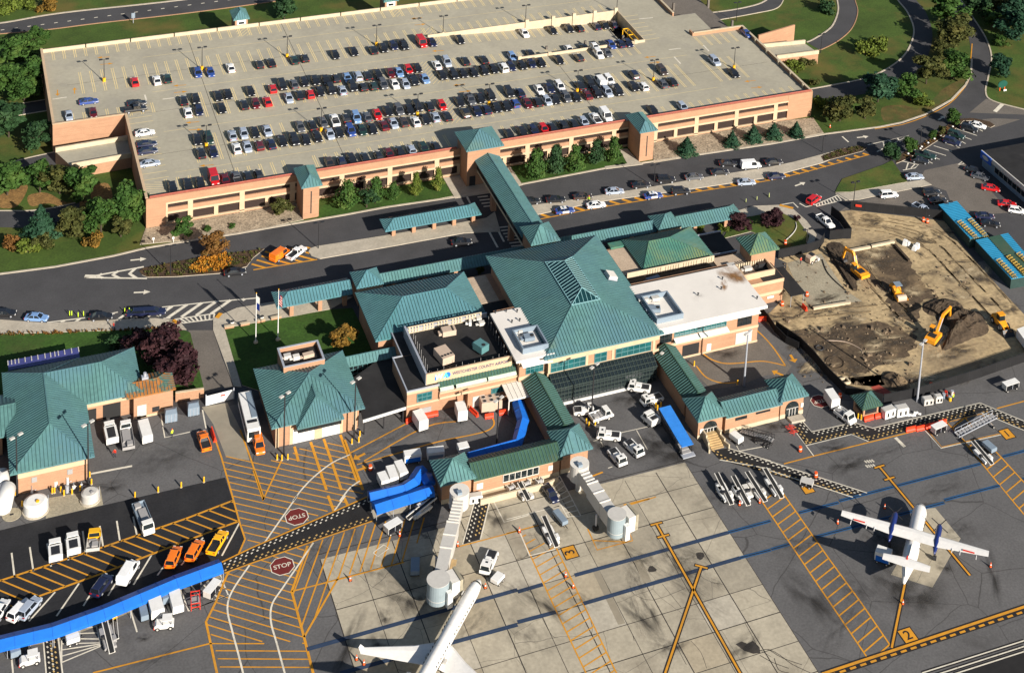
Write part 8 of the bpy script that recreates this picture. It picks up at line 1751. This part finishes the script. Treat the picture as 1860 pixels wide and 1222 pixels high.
for i,(t,x,y)in enumerate((('C2',1685,262),('C2',1762,246),('C2',1848,228),('D2',65,222))):
 g=G(t,x,y);o=thing('delineator','one of the short pale posts on the lower road by the right canopy','post',(g.x,g.y,.04),0,'pale delineator posts');b=MB();b.cyl(0,0,.08,.9,.10,n=8);b.build('post',mat('pale_lime',(.45,.50,.20),.6,.1,1),o,W=0);b=MB();b.cyl(0,0,0,.08,.25,n=8);b.build('base',M.black,o,W=0)
for t,p,q,lab in(('B3',(1075,640),(1110,625),'red barrier at the terminal left corner, left of the box truck'),('B3',(1195,600),(1300,580),'red barrier right of the box truck at the terminal'),('B3',(1525,545),(1580,595),'red barrier angled left of the tan chiller'),('B3',(1630,605),(1690,595),'red barrier in front of the tan chiller'),('B3',(1730,580),(1785,568),'red barrier right of the tan chiller'),('D3',(735,625),(800,605),'red barrier, left of two in front of the guard kiosk'),('D3',(812,605),(872,590),'red barrier, right of two in front of the guard kiosk'),('D3',(1030,700),(1098,685),'red barrier, left end of the row by the dotted walkway'),('D3',(1102,692),(1180,675),'red barrier, second of the row by the dotted walkway'),('D3',(1184,672),(1255,655),'red barrier, third of the row by the dotted walkway'),('D3',(1258,652),(1312,638),'red barrier, right end of the row by the dotted walkway'),('Y',(780,120),(870,110),'red barrier at the terminal right corner'),('D2',(300,985),(330,1015),'red barrier at the lower left of the stone pad'),('D2',(535,470),(570,465),'orange barrier behind the white pickup'),('A3',(1490,690),(1515,770),'long red barrier beside the orange pickup')):
 loc,a=at(t,p,q,.5);L=max(1.2,(G(t,*q,.5)-G(t,*p,.5)).length);o=thing('traffic_barrier',lab,'barrier',loc,a);b=MB();b.loft([[(x,-.32,0),(x,-.28,.25),(x,-.12,.45),(x,-.10,.95),(x,.10,.95),(x,.12,.45),(x,.28,.25),(x,.32,0)]for x in(-L/2,L/2)]);b.build('body',mat('barrier_orange_red',(.75,.05,.015),.5,.08,1),o,W=0);bbox(o,'fork_slot',M.dark,(-L*.25-.1,-L*.25+.1,-.33,.33,.02,.12),(L*.25-.1,L*.25+.1,-.33,.33,.02,.12))
def cone(t,x,y,label,h=.75,group='orange cones'):
 g=G(t,x,y,h*.4);o=thing('traffic_cone',label,'cone',(g.x,g.y,.06),0,None);b=MB();b.cyl(0,0,.05,h,.22,.05,10);b.build('cone',M.orange,o,W=0);b=MB();b.cyl(0,0,h*.45,h*.65,.155,.115,10);b.build('band',M.white,o,W=0);b=MB();b.box(-.28,.28,-.28,.28,0,.05);b.build('base',M.black,o,W=0)
for t,x,y,lab in(('B4',668,572,'orange cone at the right end of the lower stripes'),('B4',712,1117,'orange cone off the left wing tip, upper one'),('B4',763,1150,'orange cone off the left wing tip, lower one'),('C4',88,240,'orange cone at the ladder lane corner by the belt loader'),('C4',408,545,'orange cone with red chock where the blue line starts'),('C4',460,622,'orange cone on the ladder lane below the other'),('D4',538,180,'orange cone off the left wing of the propeller airliner'),('D4',1592,480,'orange cone off the right wing of the propeller airliner'),('D4',987,735,'orange cone on the lead line behind the propeller airliner'),('D1',495,890,'orange cone on the grass right of the garage'),('L',465,650,'orange cone at the foot of the left jet bridge tunnel'),('B4',1010,265,'orange cone beside the open white baggage cart'),('N',1115,650,'orange cone at the corner of the loader row'),('N',775,690,'orange marker at the low end of the second belt loader'),('L',1035,520,'orange cone where two stand lines meet'),('D3',880,1240,'orange cone near the right lead line'),('D2',25,1085,'orange cone by the terminal right corner'),('L',720,1040,'red chock cone beside the jet nose')):cone(t,x,y,lab,.95)
for t,x,y,lab in(('D2',1152,385,'orange drum, left of two at the site fence'),('D2',1180,395,'orange drum, right of two at the site fence'),('D2',332,908,'orange drum at the dark side canopy'),('D2',158,975,'orange drum at the terminal brick corner'),('D3',285,835,'orange drum left of the dotted walkway'),('D3',565,460,'orange drum between kiosk and box truck'),('D3',1205,385,'orange drum on the dirt behind the long fence'),('D2',180,545,'orange drum on the lawn edge by the hose'),('K',222,470,'orange drum beside the leftmost white cart'),('D3',395,1015,'square orange drum on the dotted walkway'),('D3',1310,445,'red drum in the gear row under the floodlight'),('A4',790,830,'yellow drum at the rack end')):
 g=G(t,x,y,.5);o=thing('barrel',lab,'barrel',(g.x,g.y,.07));m_=M.yellowp if lab.startswith('yellow')else M.red if lab.startswith('red')else M.orange;b=MB();b.cyl(0,0,.05,1.0,.38,.30,14);b.build('drum',m_,o,W=0);b=MB();b.cyl(0,0,.0,.08,.48,n=14);b.build('base',M.black,o,W=0);b=MB();b.cyl(0,0,.55,.7,.355,.345,14);b.build('band',M.white,o,W=0)
for t,x,y,lab,m_ in(('D3',1295,460,'pale blue drum among the gear under the floodlight','bluegrey'),('D3',1340,480,'yellow drum at the right end of the gear row','yellowp'),('D3',1355,440,'pale yellow drum at the back of the gear row','offwhite')):
 g=G(t,x,y,.5);o=thing('oil_drum',lab,'drum',(g.x,g.y,.06));b=MB();b.cyl(0,0,0,.9,.32,n=14);b.build('body',M[m_],o,W=0);b=MB();b.cyl(0,0,.9,.95,.34,n=14);b.build('rim',M.steel,o,W=0)
o,_=wallrun('yard_wall','brick yard wall between the workshop and the white gate','wall','A3',[(1235,500),(1435,470)],1.9,.35,M.brick,.05);b=MB();P2=GS('A3',[(1235,500),(1435,470)]);b.beam((P2[0].x,P2[0].y,1.99),(P2[1].x,P2[1].y,1.99),.45,.1);b.build('coping',M.stone,o)
o,P2=wallrun('yard_gate','white screened gate across the drive beside the fire station','gate','A3',[(1450,530),(1645,480)],2.0,.10,M.white,.05);b=MB();m_=P2[0].lerp(P2[1],.6);b.obox(m_.x,m_.y-.1,1.3,.9,.06,.3,.0);b.build('red_sign',M.red,o)
for p in P2:b=MB();b.box(p.x-.1,p.x+.1,p.y-.1,p.y+.1,0,2.4);b.build('post',M.steel,o)
q=GS('D3',[(205,690),(240,740)]);o=thing('red_railing','bright red pipe railing at the bend of the dotted walkway','railing',(q[0].x,q[0].y,.05));b=MB()
for i in range(5):p=q[0].lerp(q[1],i/4);b.tube((p.x,p.y,.05),(p.x,p.y,1.1),.05,n=6);b.beam((p.x-.9,p.y,.6+.1*(i%3)),(p.x+.9,p.y,.6+.1*(i%3)),.06,.06)
for z in(.4,.75,1.1):b.beam((q[0].x,q[0].y,z),(q[1].x,q[1].y,z),.06,.06)
b.build('rail',M.red,o)
TILES['W']=(400,500,7.6375)
for x0,y0,x1,y1,lab in((60,722,190,700,'brick bench, leftmost of four along the flag lawn'),(275,685,405,660,'brick bench, second of four along the flag lawn'),(510,640,620,615,'brick bench, third of four, right behind a flagpole'),(705,600,845,570,'brick bench, rightmost of four beside the teal canopy')):
 loc,a=at('W',(x0,y0),(x1,y1),.4);L=(G('W',x1,y1)-G('W',x0,y0)).length;o=thing('brick_bench',lab,'bench',(loc[0],loc[1],.15),a);bbox(o,'base',M.brick,(-L/2,L/2,-.3,.3,0,.45));bbox(o,'seat',M.stone,(-L/2-.06,L/2+.06,-.36,.36,.45,.55))
for x,y,lab in((165,670,'white litter bin by the leftmost brick bench'),(580,600,'white litter bin by the third brick bench')):
 g=G('W',x,y,.4);o=thing('litter_bin',lab,'bin',(g.x,g.y,.15));b=MB();b.cyl(0,0,0,.8,.35,.4,12);b.build('body',M.white,o,W=0);b=MB();b.cyl(0,0,.8,.95,.42,.25,12);b.build('lid',M.dark,o,W=0)
for t,x,y,lab in(('S',48,512,'one'),('S',108,482,''),('S',160,466,''),('S',173,448,''),('S',232,412,''),('S',290,374,''),('S',347,342,''),('S',460,262,'')):
 g=G(t,x,y,.3);o=thing('bed_light','one of the small round white lights in the bed by the angled bays','light',(g.x,g.y,.15),0,'white lights in the kerbed bed');b=MB();b.cyl(0,0,0,.35,.1,n=8);b.build('post',M.dark,o,W=0);b=MB();b.cyl(0,0,.35,.5,.3,.28,10);b.cyl(0,0,.5,.6,.28,.12,10);b.build('head',M.white,o,W=0)
for t,x,y,lab in(('A2',1080,550,'white post sign on gravel nearest the lawn'),('A2',1220,545,'taller white post on gravel beside the lone tree')):
 g,h=HH(t,x,y,y-38);o=thing('post_sign',lab,'sign',(g.x,g.y,.08));b=MB();b.tube((0,0,0),(0,0,h),.07,n=6);b.build('post',M.white,o,W=0);b=MB();b.box(-.22,.22,-.04,.04,h-.5,h);b.build('plate',M.white,o,W=0)
g=G('D1',1705,640);o=thing('road_sign','dark green oval sign on the verge by the junction','sign',(g.x,g.y,.05));b=MB();b.add([(1.6*cos(k*pi/10),y,2.0+1.1*sin(k*pi/10))for y in(-.08,.08)for k in range(20)],[tuple(range(20)),tuple(range(39,19,-1))]+[(k,20+k,20+(k+1)%20,(k+1)%20)for k in range(20)]);b.build('board',mat('sign_green',(.01,.07,.05),.5,.1,1),o,W=0);bbox(o,'post',M.orange,(-.9,-.7,-.05,.05,0,1.2),(.7,.9,-.05,.05,0,1.2));bbox(o,'foot',M.white,(.2,1.2,-.5,-.2,0,.4))
g=G('A1',938,165);g,h=HH('A1',938,165,95);o=thing('road_sign','tall narrow sign post on the grass behind the garage','sign',(g.x,g.y,.05));b=MB();b.tube((0,0,0),(0,0,h),.1,n=6);b.build('post',M.steel,o,W=0);bbox(o,'board',M.bluegrey,(-.5,.5,-.06,.06,h*.5,h))
b_=GS('I',[(1478,310),(1540,250),(1568,200),(1562,160)]);o=thing('hose','pale curved hose on the lawn by the orange drum','hose',b_[0]);b=MB();sp_=spline(b_,4)
for p,q in zip(sp_,sp_[1:]):b.tube((p.x,p.y,.22),(q.x,q.y,.22),.12,n=6)
b.build('pipe',M.lightgrey,o)
for t,x,y,lab in(('C3',30,1120,'pale ground power reel, leftmost of three by the ramp wall'),('C3',140,1090,'pale ground power reel, middle of three by the ramp wall'),('C3',230,1075,'pale ground power reel, right of three by the ramp wall')):
 g=G(t,x,y,.5);o=thing('cable_reel',lab,'reel',(g.x,g.y,.06),.3);b=MB();b.tube((-.5,0,.7),(.5,0,.7),.45,n=14);b.build('drum',M.grey,o,W=0);bbox(o,'frame',M.offwhite,(-.65,-.5,-.5,.5,0,1.3),(.5,.65,-.5,.5,0,1.3),(-.6,.6,-.5,-.35,.1,.25))
car('pickup','navy',*[(lambda g:g)(G('C3',310,1150,.6))][0][:2],.055,hd('C3',(285,1110),(335,1185),.6),'dark pickup with white load by the hatched walkway',scale=.85)
b_=at('D3',(690,560),(720,555))
def person(t,x,y,label,top,legs,pose=0.0,rz=0.0):
 g=G(t,x,y,.9);J=[(0,0,.98),(0,0,1.22),(0,0,1.44),(0,0,1.56),(0,.01,1.70),(.20,0,1.42),(.27,.05+pose*.2,1.14),(.28,.16+pose*.3,.90),(-.20,0,1.42),(-.27,.02,1.14),(-.28,.10-pose*.1,.90),(.10,0,.92),(.12,.03+pose*.22,.50),(.13,pose*.28,.08),(.13,.16+pose*.28,.04),(-.10,0,.92),(-.12,.03-pose*.18,.50),(-.13,-pose*.3,.08),(-.13,.16-pose*.3,.04)]
 E_=[(0,1),(1,2),(2,3),(3,4),(2,5),(5,6),(6,7),(2,8),(8,9),(9,10),(0,11),(11,12),(12,13),(13,14),(0,15),(15,16),(16,17),(17,18)]
 Rr=[.155,.16,.165,.06,.115,.075,.055,.042,.075,.055,.042,.10,.075,.052,.05,.10,.075,.052,.05]
 me=bpy.data.meshes.new('body');me.from_pydata(J,E_,[]);ob=bpy.data.objects.new('tmp',me);COL.objects.link(ob)
 bm=bmesh.new();bm.from_mesh(me);lay=bm.verts.layers.skin.verify()
 for v,r_ in zip(bm.verts,Rr):v[lay].radius=(r_,r_*.8)
 bm.verts.ensure_lookup_table();bm.verts[0][lay].use_root=True;bm.to_mesh(me);bm.free()
 ob.modifiers.new('skin','SKIN');s=ob.modifiers.new('sub','SUBSURF');s.levels=s.render_levels=1
 dg=bpy.context.evaluated_depsgraph_get();me2=bpy.data.meshes.new_from_object(ob.evaluated_get(dg));bpy.data.objects.remove(ob)
 me2.name='person';me2.materials.clear()
 for m_ in(M.skin,M[top],M[legs],M.black):me2.materials.append(m_)
 for p in me2.polygons:
  z=p.center.z;p.material_index=0 if z>1.52 else 3 if z<.10 else 1 if z>.94 or(abs(p.center.x)>.21 and z>.96)else 0 if abs(p.center.x)>.22 and z>.8 else 2
  p.use_smooth=True
 o=bpy.data.objects.new('person',me2);COL.objects.link(o);o.location=(g.x,g.y,.07);o.rotation_euler=(0,0,rz);tag(o,label,'person')
 h=MB();h.cyl(0,.0,1.73,1.86,.135,.06,10);h.build('hat',M['orange' if top=='hivis' else 'dark'],o,W=0)
 return o
for a in(('A3',1212,725,'person in lime vest standing in the brick walled yard','hivis','cloth',.2,.5),('A2',800,1130,'person in red top on the lower pavement beside the hatching','red','cloth',.8,1.6),('C2',580,242,'person in lime vest among the waiting cars behind a patrol car','hivis','cloth',.3,2.0),('D2',290,672,'person in red jacket at the site fence beside the small loader','red','cloth',.3,.2),('B3',735,705,'person in dark clothes beside the fire station mast','cloth','cloth',.5,1.2),('D3',1362,470,'person in lime vest at the right end of the gear row','hivis','cloth',.2,.4),('A3',808,862,'person in red top in the walled yard below the trucks','red','cloth',.4,2.4)):person(*a)
cam=bpy.data.cameras.new('camera');co=bpy.data.objects.new('camera',cam);COL.objects.link(co)
mw=Matrix((RIGHT,UP,-FWD)).transposed().to_4x4();mw.translation=Ve((-OX,-OY,CH))
co.matrix_world=mw
cam.sensor_width=36;cam.sensor_fit='HORIZONTAL';cam.lens=F/1860*36
cam.shift_x=(930-CX)/1860;cam.shift_y=(CY-611)/1860
cam.clip_start=1;cam.clip_end=8000
sc.camera=co
SUN_EL,SUN_AZ=rad(24.3),rad(108.3)
sl=bpy.data.lights.new('sun','SUN');so=bpy.data.objects.new('sun',sl);COL.objects.link(so)
sl.energy=5.0;sl.angle=rad(0.5);sl.color=(1.0,0.93,0.84)
d=Ve((cos(SUN_AZ)*cos(SUN_EL),sin(SUN_AZ)*cos(SUN_EL),-sin(SUN_EL)))
so.rotation_euler=d.to_track_quat('-Z','Y').to_euler()
so.location=(60,-300,200)
w=bpy.data.worlds.new('World');sc.world=w;w.use_nodes=True
nt=w.node_tree;bg=nt.nodes['Background'];sk=nt.nodes.new('ShaderNodeTexSky');sk.sky_type='NISHITA';sk.sun_disc=False
sk.sun_elevation=SUN_EL
s_dir=-d
sk.sun_rotation=math.atan2(s_dir.x,s_dir.y)
nt.links.new(sk.outputs[0],bg.inputs[0]);bg.inputs[1].default_value=0.05
sc.view_settings.view_transform='Standard';sc.view_settings.look='None';sc.view_settings.exposure=0.82;sc.view_settings.gamma=1
sc.render.resolution_x=1024;sc.render.resolution_y=672
sc.cycles.transparent_max_bounces=48
